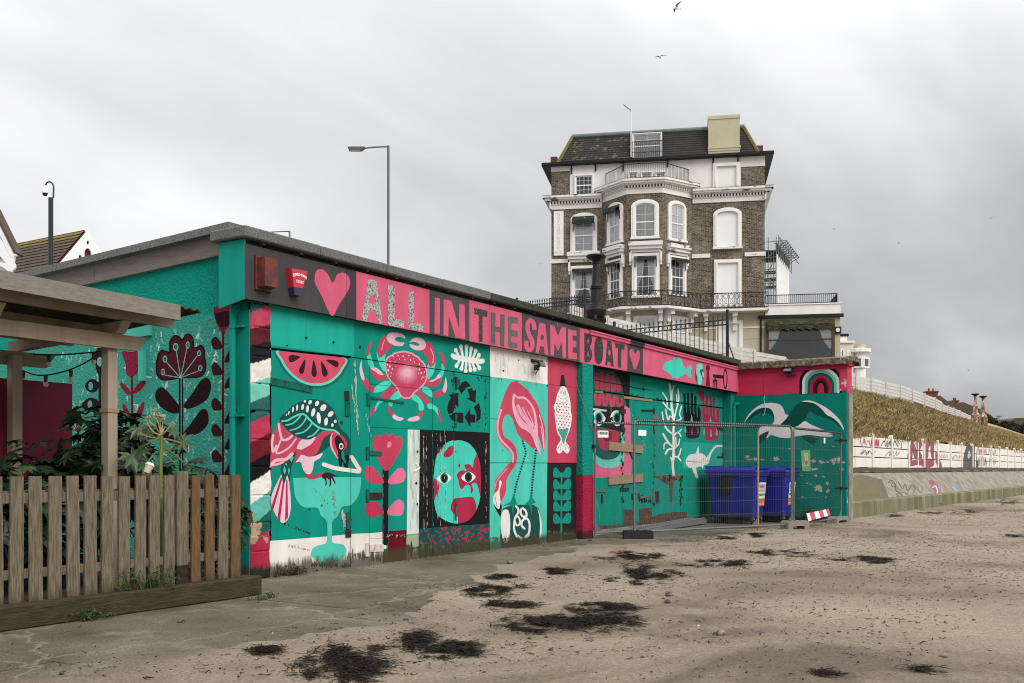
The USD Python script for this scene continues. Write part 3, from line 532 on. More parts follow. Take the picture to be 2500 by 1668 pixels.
# crab
c = Picture(FA, K4, clipA)
for s in ([(275, 450), (300, 520), (330, 510), (372, 480), (365, 560), (375, 660), (355, 680), (310, 610), (280, 520)], [(935, 570), (920, 680), (870, 760), (845, 745), (850, 690), (835, 640), (855, 600), (880, 625), (910, 600)], [(165, 510), (190, 475), (215, 520), (245, 620), (235, 640), (190, 625)], [(1005, 590), (1035, 610), (1030, 700), (995, 755), (970, 720), (1000, 660)],
          [(435, 830), (340, 900), (230, 915), (280, 830), (400, 780)], [(790, 855), (830, 850), (890, 890), (905, 970), (850, 950), (790, 900)], [(380, 995), (300, 1050), (255, 1130), (262, 1060), (320, 980)], [(545, 970), (470, 1005), (445, 1075), (405, 1050), (430, 970), (520, 890)],
          [(690, 930), (760, 980), (805, 1060), (800, 1110), (750, 1115), (740, 1040), (670, 990)], [(840, 1060), (875, 1035), (960, 1090), (975, 1180), (915, 1110), (860, 1100)]):
    c.put(S(s), (74, 208, 184), up=False)

for s in ([(218, 335), (200, 420), (190, 480), (165, 505), (165, 430), (185, 370)], [(972, 460), (1030, 490), (1045, 560), (1040, 630), (1015, 590), (1000, 520)], [(200, 660), (260, 670), (330, 715), (375, 710), (375, 770), (310, 780), (240, 740)], [(845, 770), (920, 790), (1000, 745), (990, 800), (930, 850), (835, 840)],
          [(112, 770), (165, 765), (200, 830), (250, 870), (235, 910), (180, 890), (130, 830)], [(920, 920), (980, 890), (1020, 880), (1045, 920), (980, 960), (915, 965)], [(315, 960), (380, 890), (440, 850), (500, 860), (490, 890), (400, 990), (350, 990)], [(710, 915), (750, 890), (820, 960), (875, 1020), (835, 1050), (780, 990)],
          [(250, 1065), (250, 1120), (180, 1200), (210, 1120)], [(405, 1070), (430, 1100), (470, 1160), (450, 1190), (405, 1130)], [(792, 1120), (790, 1170), (750, 1215), (735, 1180), (770, 1130)], [(960, 1090), (985, 1140), (1002, 1230), (990, 1265), (972, 1190)],
          [(360, 275), (385, 300), (438, 385), (400, 440), (325, 520), (288, 450), (305, 350)], [(850, 340), (905, 400), (932, 510), (925, 590), (880, 630), (850, 580), (840, 510), (775, 445)]):
    c.put(S(s), (194, 66, 94), up=False)

for s in ([(105, 550), (110, 640), (138, 765), (110, 770), (85, 700), (82, 630)], [(1050, 740), (1068, 840), (1045, 915), (1015, 890), (1035, 820)], [(205, 645), (260, 635), (300, 660), (350, 715), (300, 710), (250, 675)], [(865, 785), (930, 760), (970, 710), (1000, 740), (950, 770), (900, 795)],
          [(470, 1160), (520, 1190), (578, 1205), (540, 1235), (480, 1220), (450, 1190)], [(735, 1180), (760, 1215), (700, 1240), (625, 1235), (640, 1205)],
          [(385, 290), (420, 245), (500, 240), (570, 260), (595, 310), (545, 290), (490, 295), (480, 325), (530, 350), (585, 355), (560, 390), (490, 390), (410, 350)], [(830, 380), (800, 320), (740, 295), (680, 310), (645, 350), (700, 345), (755, 370), (740, 390), (690, 380), (645, 370), (660, 410), (720, 440), (800, 430)]):
    c.put(S(s), (228, 182, 198), up=False)

rim = [(365, 600), (375, 545), (400, 510), (440, 490), (470, 465), (510, 455), (545, 448), (590, 445), (630, 455), (670, 465), (705, 490), (745, 510), (770, 545), (810, 580), (830, 630), (848, 690), (840, 770), (800, 840), (740, 890), (690, 930), (655, 980), (615, 988), (560, 975), (530, 930), (495, 860), (430, 790), (385, 720)]
c.put(S(rim), (226, 158, 178))
c.put(affinity.scale(S(rim), 0.93, 0.93), (192, 68, 96))
for k in range(14): s = 0.64 - 0.034 * k; c.put(EL(615, 705 - k, 215 * s, 195 * s), tuple(np.array((192, 68, 96)) + (np.array((226, 176, 188)) - np.array((192, 68, 96))) * (k + 1) / 14))
c.put(LN([(613, 740), (612, 800), (600, 815)], 8), (196, 96, 120), up=False)
for x, y, r_ in ((460, 512, 5), (515, 500, 6), (572, 507, 8), (635, 500, 7), (685, 530, 5), (530, 540, 6), (590, 545, 6), (655, 550, 9), (700, 575, 6), (425, 567, 6), (480, 570, 5), (398, 605, 7), (422, 622, 10), (490, 622, 5), (405, 664, 10), (452, 648, 9), (437, 695, 6), (465, 710, 4), (405, 715, 4), (432, 732, 5), (755, 597, 7), (795, 625, 5), (720, 650, 6), (755, 655, 9), (775, 697, 9), (745, 700, 5), (812, 686, 7), (795, 742, 6), (778, 762, 4), (820, 735, 4)):
    c.put(EL(x, y, r_, r_ * 1.25), (240, 206, 218), up=False)
c.put(LN([(330, 440), (345, 370), (365, 320)], 9), (226, 160, 180), up=False).put(LN([(880, 420), (912, 500), (905, 580)], 10), (226, 160, 180), up=False)
c.build('crab_painting')

# white coral leaf, recycling arrows
lf = Picture(FA, K4, clipA)
gs = [LN([(1150, 515), (1290, 545), (1450, 565)], 58)]
for x, y, bx, by in ((1128, 500, 1180, 520), (1165, 440, 1205, 520), (1222, 400, 1245, 520), (1285, 400, 1285, 530), (1338, 420, 1320, 540), (1388, 448, 1352, 545), (1425, 495, 1390, 550), (1470, 560, 1420, 558), (1430, 640, 1395, 570), (1378, 655, 1350, 570), (1330, 660, 1315, 565), (1277, 672, 1282, 560), (1228, 645, 1250, 550), (1172, 615, 1215, 540)):
    gs += [LN([(x, y), (bx, by)], 26, False), EL(x, y, 21, 26)]
lf.put(unary_union(gs), (230, 226, 222)); lf.build('leaf_painting')
rc = Picture(FA, K4, clipA)
for s in ([(1190, 868), (1235, 800), (1285, 785), (1335, 842), (1280, 862), (1230, 935)], [(1295, 880), (1345, 865), (1360, 895), (1393, 885), (1388, 1035), (1290, 985), (1325, 968)], [(1088, 938), (1195, 920), (1195, 1088), (1165, 1050), (1135, 1140), (1085, 1162), (1068, 1110), (1080, 1030), (1110, 975)],
          [(1090, 1178), (1150, 1140), (1250, 1145), (1250, 1258), (1180, 1252), (1120, 1225)], [(1265, 1190), (1325, 1100), (1330, 1160), (1385, 1165), (1380, 1255), (1330, 1250), (1328, 1305)], [(1368, 1080), (1425, 1030), (1448, 1120), (1442, 1210), (1395, 1250), (1398, 1160)]): rc.put(P(s), (24, 26, 27), up=False)
rc.build('recycling_symbol_painting')

# tulip, face of the globe
t = Picture(FA, K5, clipA)
for s in ([(345, 485), (240, 260), (232, 170), (260, 110), (300, 105), (330, 125), (350, 85), (390, 82), (410, 115), (440, 88), (475, 95), (490, 140), (530, 118), (562, 150), (560, 220), (500, 350), (415, 485)],):
    t.put(S(s), (190, 62, 90))
for s, cc in (([(345, 600), (240, 470), (185, 450), (145, 480), (140, 545), (170, 620), (240, 655), (345, 650)], (190, 62, 90)), ([(408, 650), (412, 590), (500, 490), (555, 475), (595, 520), (595, 590), (560, 635), (480, 655)], (218, 112, 146)),
              ([(345, 945), (270, 860), (200, 852), (150, 890), (142, 960), (180, 1015), (240, 1027), (345, 990)], (180, 54, 82)), ([(402, 1000), (402, 940), (480, 850), (540, 832), (578, 870), (580, 940), (550, 1005), (480, 1012)], (218, 112, 146))): t.put(S(s), cc, up=False)
t.put(S([(400, 185), (435, 180), (438, 225), (395, 245)]), (214, 128, 150)); t.build('tulip_painting')
e = Picture(FA, K5, clipA)
head = S([(1180, 160), (1300, 190), (1390, 290), (1440, 440), (1448, 640), (1440, 800), (1395, 950), (1310, 1060), (1180, 1100), (1060, 1070), (960, 1000), (925, 880), (916, 680), (920, 520), (945, 350), (1000, 250), (1080, 180)])
e.put(head, (68, 200, 180))
for s in ([(1130, 225), (1142, 260), (1130, 310), (1095, 350), (1040, 352), (1025, 320), (1060, 270), (1090, 235)], [(960, 300), (1000, 245), (1035, 225), (1010, 270), (975, 310)], [(914, 600), (955, 620), (978, 680), (965, 750), (940, 790), (925, 835), (912, 800)], [(1140, 160), (1180, 158), (1160, 175)], [(1165, 275), (1175, 290), (1165, 305), (1155, 290)],
          [(1405, 320), (1450, 440), (1450, 780), (1435, 780), (1415, 690), (1390, 645), (1345, 655), (1360, 720), (1338, 760), (1325, 680), (1280, 665), (1240, 710), (1210, 690), (1190, 600), (1178, 545), (1230, 500), (1285, 505), (1260, 450), (1290, 430), (1335, 440), (1355, 470), (1365, 400), (1385, 350)],
          [(1140, 825), (1200, 810), (1340, 800), (1380, 840), (1395, 950), (1310, 1080), (1200, 1110), (1185, 1030), (1135, 985), (1105, 920)], [(1190, 440), (1210, 425), (1212, 465), (1195, 465)]):
    e.put(S(s).intersection(head), (168, 40, 72), up=False)

for x, y in ((1035, 588), (1307, 576)):
    e.put(S([(x - 80, y + 8), (x - 40, y - 42), (x, y - 60), (x + 45, y - 42), (x + 80, y), (x + 40, y + 45), (x, y + 60), (x - 45, y + 45)]), (232, 228, 224)).put(EL(x, y, 42, 58), (22, 96, 88)).put(EL(x, y, 28, 44), (16, 15, 16))
e.build('globe_face_painting')

# flamingo
f = Picture(FA, K6, clipA)
for pts, ww in (([(495, 1170), (545, 1330), (500, 1480), (425, 1720), (390, 1880)], 24), ([(672, 1290), (652, 1480), (625, 1700), (612, 1890)], 26)):
    f.put(LN(pts, ww, False), (40, 168, 148)); L = LineString(pts)
    for d in np.arange(10, L.length, 34):
        p0, p1 = L.interpolate(d), L.interpolate(d + 15); f.put(LN([(p0.x, p0.y), (p1.x, p1.y)], ww, False, True), (20, 30, 32), up=False)
f.put(S([(390, 1860), (405, 1920), (430, 2000), (395, 2010), (380, 2130), (350, 2010), (260, 2010), (340, 1960), (370, 1900)]), (8, 132, 116), up=False).put(S([(605, 1860), (630, 1920), (665, 1970), (625, 2000), (612, 2140), (590, 2010), (520, 2005), (580, 1940)]), (8, 132, 116), up=False)
f.put(S([(390, 425), (450, 445), (560, 530), (640, 640), (695, 730), (720, 820), (775, 960), (792, 1120), (775, 1320), (735, 1220), (700, 1120), (690, 1230), (725, 1360), (660, 1280), (640, 1285), (560, 1215), (500, 1160), (460, 1130), (410, 1020), (370, 900), (320, 845), (270, 870), (245, 960), (245, 1060), (270, 1130), (340, 1180), (400, 1250), (428, 1370),
         (410, 1490), (340, 1590), (295, 1690), (292, 1790), (270, 1880), (220, 1960), (190, 1900), (140, 1850), (150, 1700), (200, 1620), (300, 1500), (365, 1430), (350, 1330), (300, 1290), (215, 1200), (165, 1060), (170, 930), (210, 770), (270, 590), (340, 450)]), (192, 70, 96))
f.put(LN([(225, 790), (185, 940), (185, 1070), (230, 1180), (320, 1270), (375, 1350), (378, 1450)], 26), (230, 158, 176), up=False).put(LN([(300, 1540), (210, 1640), (160, 1720), (150, 1800)], 16), (226, 130, 152), up=False)
f.put(S([(390, 580), (440, 620), (520, 620), (600, 690), (655, 790), (685, 930), (695, 1080), (700, 1200), (728, 1365), (660, 1230), (620, 1120), (560, 1060), (460, 1000), (400, 880), (370, 760), (370, 640)]), (230, 168, 186))
f.put(S([(405, 620), (440, 645), (520, 650), (590, 715), (635, 810), (655, 940), (640, 1050), (560, 980), (480, 900), (420, 780), (395, 690)]), (198, 84, 110))
for s, ww in (([(440, 740), (500, 860), (590, 980), (670, 1150)], 44), ([(500, 760), (560, 880), (640, 1000)], 18), ([(420, 800), (470, 920), (570, 1020), (650, 1150)], 30), ([(560, 800), (610, 900), (660, 1050)], 12)): f.put(LN(s, ww), (226, 160, 180), up=False)
f.put(LN([(715, 850), (755, 1000), (770, 1150), (772, 1290)], 12), (234, 180, 196), up=False).put(LN([(735, 1000), (755, 1130), (770, 1260)], 8), (240, 210, 220), up=False)
f.put(S([(150, 1850), (190, 1810), (200, 1740), (200, 1700), (215, 1690), (232, 1710), (225, 1760), (205, 1830), (215, 1950), (205, 2040), (170, 2040), (135, 1990), (122, 1930)]), (232, 226, 220))
f.put(S([(135, 2000), (180, 2050), (205, 2050), (218, 1980), (235, 2020), (225, 2110), (215, 2150), (170, 2080)]), (36, 28, 30))
f.put(LN([(150, 1900), (160, 1960), (175, 2030)], 6), (40, 34, 34), up=False)
f.build('flamingo_painting')
tn = Picture(FA, K7, clipA, 0.0013)
tn.put(P([(250, 950), (340, 915), (450, 902), (640, 905), (700, 940), (735, 1060), (745, 1180), (735, 1300), (720, 1560), (240, 1560), (215, 1300), (225, 1060)]), (20, 78, 72))
tn.put(S([(275, 962), (320, 980), (340, 1080), (340, 1220), (325, 1340), (290, 1390), (255, 1360), (228, 1240), (222, 1120), (240, 1000)]), (228, 224, 220)).put(S([(690, 945), (730, 1060), (748, 1180), (735, 1290), (712, 1340), (722, 1200), (715, 1060)]), (228, 224, 220), up=False)
for s, ww in (([(415, 920), (445, 960), (440, 1010), (405, 1070), (390, 1180), (410, 1270), (470, 1330), (530, 1335), (580, 1260), (590, 1150), (560, 1080), (520, 1085), (490, 1120), (490, 1170), (525, 1205)], 26), ([(405, 1070), (440, 1050), (465, 1100), (460, 1150), (425, 1165), (405, 1120)], 22), ([(480, 960), (475, 1010), (510, 1055), (550, 1040), (540, 980), (500, 945)], 26), ([(430, 1300), (500, 1340), (570, 1290)], 40)): tn.put(LN(s, ww), (226, 222, 218), up=False)
tn.build('patterned_tin_painting')
# fish and leaf stem
fs = Picture(FA, K6, clipA)
body = S([(1010, 485), (1055, 510), (1090, 600), (1110, 700), (1115, 800), (1127, 880), (1110, 1010), (1070, 1120), (1050, 1190), (1090, 1250), (1098, 1310), (1070, 1345), (1040, 1330), (1018, 1305), (995, 1330), (960, 1345), (932, 1300), (945, 1240), (985, 1180), (980, 1140), (945, 1080), (925, 980), (910, 850), (912, 800), (895, 760), (905, 720), (920, 690), (940, 600), (975, 520)])
fs.put(body, (234, 228, 226)); fs.put(P([(995, 342), (1030, 345), (1050, 488), (973, 482)]), (38, 32, 34))
fs.put(S([(950, 1025), (1010, 1035), (1085, 1025), (1065, 1110), (1040, 1170), (1030, 1215), (1010, 1215), (995, 1140), (965, 1080)]), (70, 170, 154))
for s in ([(955, 610), (990, 645), (1035, 650), (1070, 620)], [(950, 655), (990, 690), (1040, 695), (1078, 660)], [(985, 530), (985, 580), (1000, 565), (1005, 510)], [(945, 705), (935, 780), (950, 820), (970, 780), (975, 705)], [(1000, 1225), (980, 1300)], [(1040, 1225), (1045, 1300)], [(985, 1220), (945, 1290)], [(1055, 1220), (1090, 1280)]): fs.put(LN(s, 4), (60, 52, 54), up=False)
fs.put(EL(1039, 575, 17, 30).difference(EL(1039, 575, 12, 24)), (60, 52, 54), up=False).put(EL(1040, 575, 5, 9), (50, 40, 44), up=False)
for j in range(13):
    for i in range(5):
        x, y = 935 + 42 * i + (21 if j % 2 else 0), 715 + 38 * j + 5 * i - 10
        if Point(x, y).within(body.buffer(-14)): fs.put(P([(x, y + 14), (x - 10, y - 4), (x - 5, y - 10), (x, y - 5), (x + 5, y - 10), (x + 10, y - 4)]), (150, 44, 70), up=False)
fs.build('fish_painting')
st = Picture(FA, K7, clipA)
st.put(P([(988, 490), (1008, 490), (1004, 1420), (982, 1420)]), (12, 140, 122))
for y in (0, 150, 290, 430, 585):
    st.put(S([(1000, 505 + y), (940, 435 + y), (905, 432 + y), (888, 480 + y), (895, 545 + y), (930, 557 + y), (1000, 550 + y), (1090, 555 + y), (1118, 520 + y), (1115, 440 + y), (1085, 418 + y), (1050, 440 + y)]), (12, 140, 122), up=False)
st.build('stem_painting')
# ---- square pillar between the two bays of doors
aP0, aP1 = a_col + 0.005, a_col + 0.415
zP = 1.3 - (1060 + 522 * k3 - V0) / FPX * np.dot(FA.w((aP0, 0.13, 1))[0] - CAM, FWD)
MB(FA).box(aP0, aP1, -0.2, 0.13, 0.0, zP, (176, 40, 74), bev=0.006).box(aP0 + 0.001, aP1 - 0.001, -0.2, 0.129, zP, 3.26, (18, 150, 132), bev=0.006).build('pillar', M['render_paint'], bld, paint=True)
# ---- recessed second bay of doors
a2, a3 = aP1 + 0.002, 16.45
j2 = unary_union([seg(FB, K8, [(80, 398), (250, 420), (400, 440), (680, 490), (1010, 528), (1430, 580)], 0.030), seg(FB, K8, [(382, 450), (378, 2600)], 0.012), seg(FB, K8, [(703, 590), (703, 2600)], 0.012), seg(FB, K8, [(978, 1285), (978, 2600)], 0.008), seg(FB, K8, [(1418, 380), (1414, 2600)], 0.015),
    seg(FB, K8, [(90, 290), (420, 345), (690, 400)], 0.006), seg(FB, K8, [(505, 480), (505, 2600)], 0.004), seg(FB, K8, [(600, 500), (600, 2600)], 0.004), seg(FB, K8, [(820, 520), (820, 2600)], 0.004), seg(FB, K8, [(1200, 580), (1200, 2600)], 0.004), seg(FB, K8, [(230, 440), (230, 2600)], 0.004)])
wall2 = sbox(a2, 0.1, a3, z_f + 0.02).difference(j2)
for p in sorted(polys(wall2), key=lambda p: (p.centroid.x, p.centroid.y)):
    if p.area > 0.002: MB(FB).plate(p, -0.034, 0.0, (0, 138, 120)).build('door_board', M_m, bld, paint=True)
MB(FB).box(a2, a3, -0.1, 0.035, 0.0, 0.098).build('door_threshold', M['concrete'], bld)
clipB = wall2.buffer(0.0005)
pg = Picture(FB, K8, clipB, 0.0006)
pg.put(P([(1000, 930), (1418, 948), (1415, 1240), (1000, 1200)]), (26, 162, 142)).put(P([(455, 235), (1420, 400), (1420, 575), (1010, 525), (680, 487), (455, 450)]), (8, 150, 130)); pg.build('painted_ground')
q = Picture(FB, K8, clipB)
q.put(P([(300, 180), (458, 243), (450, 575), (380, 575), (300, 400)]), (36, 33, 34))
q.put(S([(60, 180), (250, 195), (330, 250), (372, 330), (392, 460), (395, 562), (60, 545)]), (44, 92, 86))
for x, y0, y1 in ((112, 212, 382), (165, 205, 390), (222, 222, 400), (280, 245, 405), (338, 310, 410)): q.put(LN([(x, y0 + 20), (x + 5, y1 - 20)], 46, False), (186, 60, 88))
q.put(LN([(100, 440), (112, 530), (140, 530), (150, 445), (175, 445), (190, 535), (215, 535), (222, 455), (245, 455), (262, 540), (285, 540), (295, 468), (318, 468), (335, 550), (365, 545), (372, 490)], 30), (196, 62, 92))
q.put(P([(60, 556), (400, 572), (400, 832), (60, 800)]), (36, 32, 33))
q.put(P([(60, 576), (215, 596), (212, 616), (60, 598)]), (198, 200, 196))
q.put(S([(400, 568), (440, 578), (458, 620), (465, 960), (465, 1285), (300, 1290), (60, 1292), (60, 1150), (330, 1120), (395, 1000), (398, 800)]), (212, 104, 136))
q.put(S([(60, 790), (380, 830), (402, 850), (400, 1060), (370, 1150), (300, 1192), (200, 1197), (120, 1160), (60, 1090)]), (104, 202, 182))
q.put(S([(60, 790), (340, 815), (362, 850), (365, 1000), (335, 1075), (270, 1108), (180, 1110), (110, 1070), (60, 1000)]), (34, 88, 80))
q.put(S([(118, 805), (330, 820), (326, 950), (300, 1005), (220, 1018), (155, 990), (125, 900)]), (176, 50, 82)).put(EL(222, 862, 52, 60), (120, 34, 56))
for x in (128, 318):
    s = 1 if x == 128 else -1
    q.put(S([(x - 45, 625), (x, 602), (x + 40, 630), (x + 76 * s, 690), (x + 35, 745), (x, 765), (x - 42, 730), (x - 66 * (1 if s < 0 else 0.6), 685)]), (224, 222, 216)).put(EL(x + 6, 680, 46, 66), (112, 200, 182)).put(EL(x + 6, 680, 34, 52), (30, 88, 82)).put(EL(x + 6, 682, 22, 38), (22, 24, 24))
q.build('grinning_face_painting')
co = Picture(FB, K8, clipB)
W, gs = (230, 226, 222), []
for pts, ww in (([(908, 1275), (900, 1150), (908, 1000), (905, 850), (908, 700), (888, 560), (884, 450), (868, 335)], 24), ([(882, 500), (895, 420), (910, 350)], 13), ([(885, 600), (850, 580), (800, 520)], 16), ([(840, 570), (838, 490), (795, 420)], 15), ([(912, 700), (935, 600), (960, 500), (955, 380)], 15), ([(945, 540), (938, 440)], 12), ([(905, 690), (870, 660), (850, 700), (825, 590)], 13),
    ([(935, 710), (985, 690), (970, 640), (990, 560)], 13), ([(800, 720), (800, 690), (790, 620)], 12), ([(905, 850), (840, 800), (810, 740)], 18), ([(905, 870), (950, 830), (985, 870)], 15), ([(955, 835), (990, 800)], 12), ([(900, 980), (850, 930), (800, 845)], 18), ([(850, 940), (815, 945), (808, 1000)], 12), ([(890, 1000), (850, 1010), (825, 1050)], 18), ([(915, 1000), (960, 950), (970, 900)], 13), ([(935, 975), (930, 880)], 12), ([(905, 1080), (960, 1075), (985, 1000)], 15), ([(950, 1080), (985, 1125)], 15), ([(900, 1150), (878, 1090)], 14), ([(905, 1140), (920, 1060)], 12)): gs.append(LN(pts, ww))
co.put(unary_union(gs), W).build('coral_painting')
hd = Picture(FB, K8, clipB)
for x0, cc, yo in ((0, (18, 20, 21), 0), (195, (160, 40, 72), 20)):
    hand = unary_union([S([(1012 + x0, 580 + yo), (1060 + x0, 560 + yo), (1140 + x0, 560 + yo), (1185 + x0, 590 + yo), (1186 + x0, 780 + yo), (1172 + x0, 870 + yo), (1120 + x0, 893 + yo), (1060 + x0, 890 + yo), (1035 + x0, 850 + yo), (1015 + x0, 700 + yo)])] + [LN([(fx + x0, fy + yo), (fx + x0 + 4, 600 + yo)], 24, False) for fx, fy in ((1021, 435), (1057, 432), (1096, 435), (1133, 465))])
    hand = hand.difference(unary_union([LN([(fx + x0, 500 + yo), (fx + x0 + 3, fy + yo)], 7, False) for fx, fy in ((1040, 620), (1078, 640), (1116, 640))] + [LN([(1150 + x0, 560 + yo), (1155 + x0, 670 + yo)], 9, False)]))
    hd.put(hand, cc)
    for dx, dy in ((1095, 690), (1030, 800), (1160, 810), (1100, 820)): hd.put(S([(dx + x0, dy - 42 + yo), (dx + 10 + x0, dy + 20 + yo), (dx + x0, dy + 38 + yo), (dx - 10 + x0, dy + 20 + yo)]), (104, 180, 164) if x0 or dx < 1100 else (150, 40, 70))
hd.put(S([(1195, 515), (1170, 440), (1165, 400), (1180, 390), (1193, 410), (1210, 392), (1222, 405), (1218, 450)]), (170, 34, 64)).build('hands_painting')
sh = Picture(FB, K8, clipB)
sh.put(unary_union([S([(1032, 1135), (1060, 1072), (1130, 1050), (1210, 1052), (1252, 1095), (1265, 1130), (1262, 1158), (1222, 1172), (1212, 1208), (1190, 1180), (1130, 1197), (1060, 1190)]), S([(1128, 1065), (1148, 1020), (1164, 970), (1168, 1055)]), S([(1245, 1110), (1288, 1030), (1340, 968), (1405, 965), (1410, 980), (1350, 985), (1300, 1050), (1268, 1150)]), S([(1098, 1185), (1135, 1190), (1150, 1250), (1165, 1295), (1145, 1305), (1118, 1250)])]), (226, 222, 216))
sh.put(EL(1212, 1105, 6, 7), BLACK).put(LN([(1045, 1132), (1200, 1140)], 5), (120, 112, 106)).build('fish_painting')
# rot, planks and ironwork on the second bay
C7 = crop(1400, 900, 700 / 2350)
pl = Picture(FB, C7, clipB, 0.0030)
def ragged(x, y, rx, ry, seed, n=22, amp=0.45):
    r_ = np.random.default_rng(seed); t = np.arange(n) * 2 * PI / n; k = 1 + amp * (r_.random(n) - 0.5) * 2
    return Polygon(np.c_[x + rx * k * np.cos(t), y + ry * k * np.sin(t)]).buffer(0)
for g_ in (P([(670, 885), (720, 880), (800, 890), (905, 882), (880, 905), (830, 915), (815, 940), (808, 1090), (788, 1100), (785, 950), (740, 935), (700, 905)]), P([(640, 1215), (720, 1190), (830, 1175), (930, 1175), (925, 1235), (780, 1255), (640, 1275)]), P([(535, 1150), (640, 1140), (645, 1275), (540, 1280)]), P([(180, 1285), (400, 1290), (400, 1400), (180, 1400)]), P([(410, 1155), (495, 1155), (495, 1300), (410, 1300)])): pl.put(g_, WHITE)
pl.build('rotten_patch', 'rot_wood')
def strap(face, cr, x0, y0, x1, y1, w, name, mat, n0=0.001, n1=0.018, par=bld):
    return MB(face).plate(LineString([face.px(*cr(x0, y0)), face.px(*cr(x1, y1))]).buffer(w / 2, cap_style=2), n0, n1).build(name, M[mat], par)
for y0, y1 in ((970, 1005), (1330, 1300)): strap(FB, K8, 228, y0, 578, y1, 0.17, 'nailed_plank', 'raw_wood', 0.001, 0.035)
strap(FB, K8, 390, 468, 682, 500, 0.05, 'raw_strip', 'raw_wood'); strap(FB, K8, 90, 408, 170, 414, 0.035, 'raw_strip', 'raw_wood')
for x0, y0, x1, y1, w, mt in ((575, 603, 705, 606, 0.04, 'rust'), (702, 580, 702, 645, 0.05, 'rust'), (352, 1420, 440, 1418, 0.07, 'rust'), (700, 760, 705, 850, 0.045, 'iron'), (340, 620, 408, 612, 0.09, 'iron'), (365, 770, 400, 820, 0.12, 'iron'), (100, 1436, 205, 1436, 0.05, 'steel'), (560, 1505, 690, 1480, 0.05, 'steel'), (735, 1440, 740, 1560, 0.16, 'rust'), (697, 1415, 697, 1550, 0.06, 'steel'),
    (1358, 790, 1430, 800, 0.05, 'iron'), (1360, 1085, 1415, 1085, 0.04, 'iron'), (1410, 1040, 1410, 1090, 0.06, 'iron'), (445, 1020, 480, 1100, 0.04, 'rust'), (164, 1470, 164, 1567, 0.05, 'rust'), (590, 370, 595, 400, 0.05, 'rust')): strap(FB, K8, x0, y0, x1, y1, w, 'door_fitting', mt)
strap(FB, K8, 690, 675, 748, 680, 0.17, 'latch_plate', 'steel', 0.001, 0.01)
# ironwork on the first bay
for cr, x0, y0, x1, y1, w, mt in ((K1, 352, 1410, 893, 1525, 0.085, 'mural_iron'), (K2, 1310, 140, 1366, 140, 0.13, 'rust'), (K2, 1345, 215, 1345, 400, 0.09, 'mural_iron'), (K3, 1355, 530, 1350, 740, 0.06, 'mural_iron'), (K3, 1320, 805, 1388, 800, 0.09, 'rust'), (K4, 175, 920, 180, 1068, 0.06, 'mural_iron'), (K4, 205, 975, 575, 1030, 0.03, 'mural_iron'), (K5, 165, 238, 172, 380, 0.06, 'mural_iron'), (K5, 190, 305, 325, 312, 0.06, 'mural_iron'),
    (K5, 168, 718, 168, 862, 0.06, 'mural_iron'), (K5, 190, 788, 325, 788, 0.09, 'rust'), (K5, 163, 1320, 163, 1470, 0.06, 'white_rust'), (K5, 190, 1380, 345, 1372, 0.10, 'white_rust'), (K4, 1168, 740, 1168, 880, 0.05, 'rust'), (K4, 1195, 800, 1200, 800, 0.10, 'rust'), (K4, 1162, 1160, 1160, 1310, 0.05, 'mural_iron'), (K5, 1158, 830, 1158, 1060, 0.035, 'mural_iron'), (K5, 755, 480, 830, 470, 0.16, 'black_door')):
    if mt == 'white_rust' and mt not in M: M[mt] = look('white_rusty_hinge', (206, 198, 188), rough=0.7, var=0.2, col2=(140, 84, 54), vscale=9, c2at=(0.55, 0.66))
    if mt == 'black_door' and mt not in M: M[mt] = look('black_door_plate', (24, 30, 29), rough=0.5, var=0.3)
    strap(FA, cr, x0, y0, x1, y1, w, 'hinge' if 'iron' in mt or 'rust' in mt else 'lock_plate', mt, 0.004, 0.016)
p0, p1, p2 = [FA.px(*K5(x, y)) for x, y in ((712, 420), (738, 470), (690, 530))]
hb = MB(FA); hb.tube([(p0[0], 0.0, p0[1]), (p0[0] + 0.01, 0.03, p0[1] - 0.02), (p1[0], 0.04, p1[1]), (p2[0], 0.03, p2[1] + 0.03), (p2[0], 0.0, p2[1])], 0.009, 6); hb.build('door_handle', M['white_paint'], bld)
hb = MB(FA)
for cr, x, y, r_ in ((K1, 820, 862, 0.018), (K1, 1168, 920, 0.016), (K1, 575, 960, 0.012), (K2, 1272, 480, 0.022), (K4, 85, 405, 0.02), (K4, 1425, 775, 0.016), (K4, 1497, 785, 0.018), (K6, 252, 290, 0.018), (K6, 450, 155, 0.012), (K6, 812, 482, 0.016), (K6, 1052, 478, 0.012), (K5, 733, 290, 0.018), (K5, 718, 645, 0.02), (K5, 730, 880, 0.016), (K3, 1020, 440, 0.012), (K3, 862, 490, 0.01), (K3, 548, 672, 0.014), (K7, 245, 205, 0.01), (K4, 1455, 740, 0.02)):
    a, z = FA.px(*cr(x, y)); hb.plate(Point(a, z).buffer(r_, 4), 0.003, 0.009)
hb.build('bolt_heads', M['rust'], bld, kind='stuff')
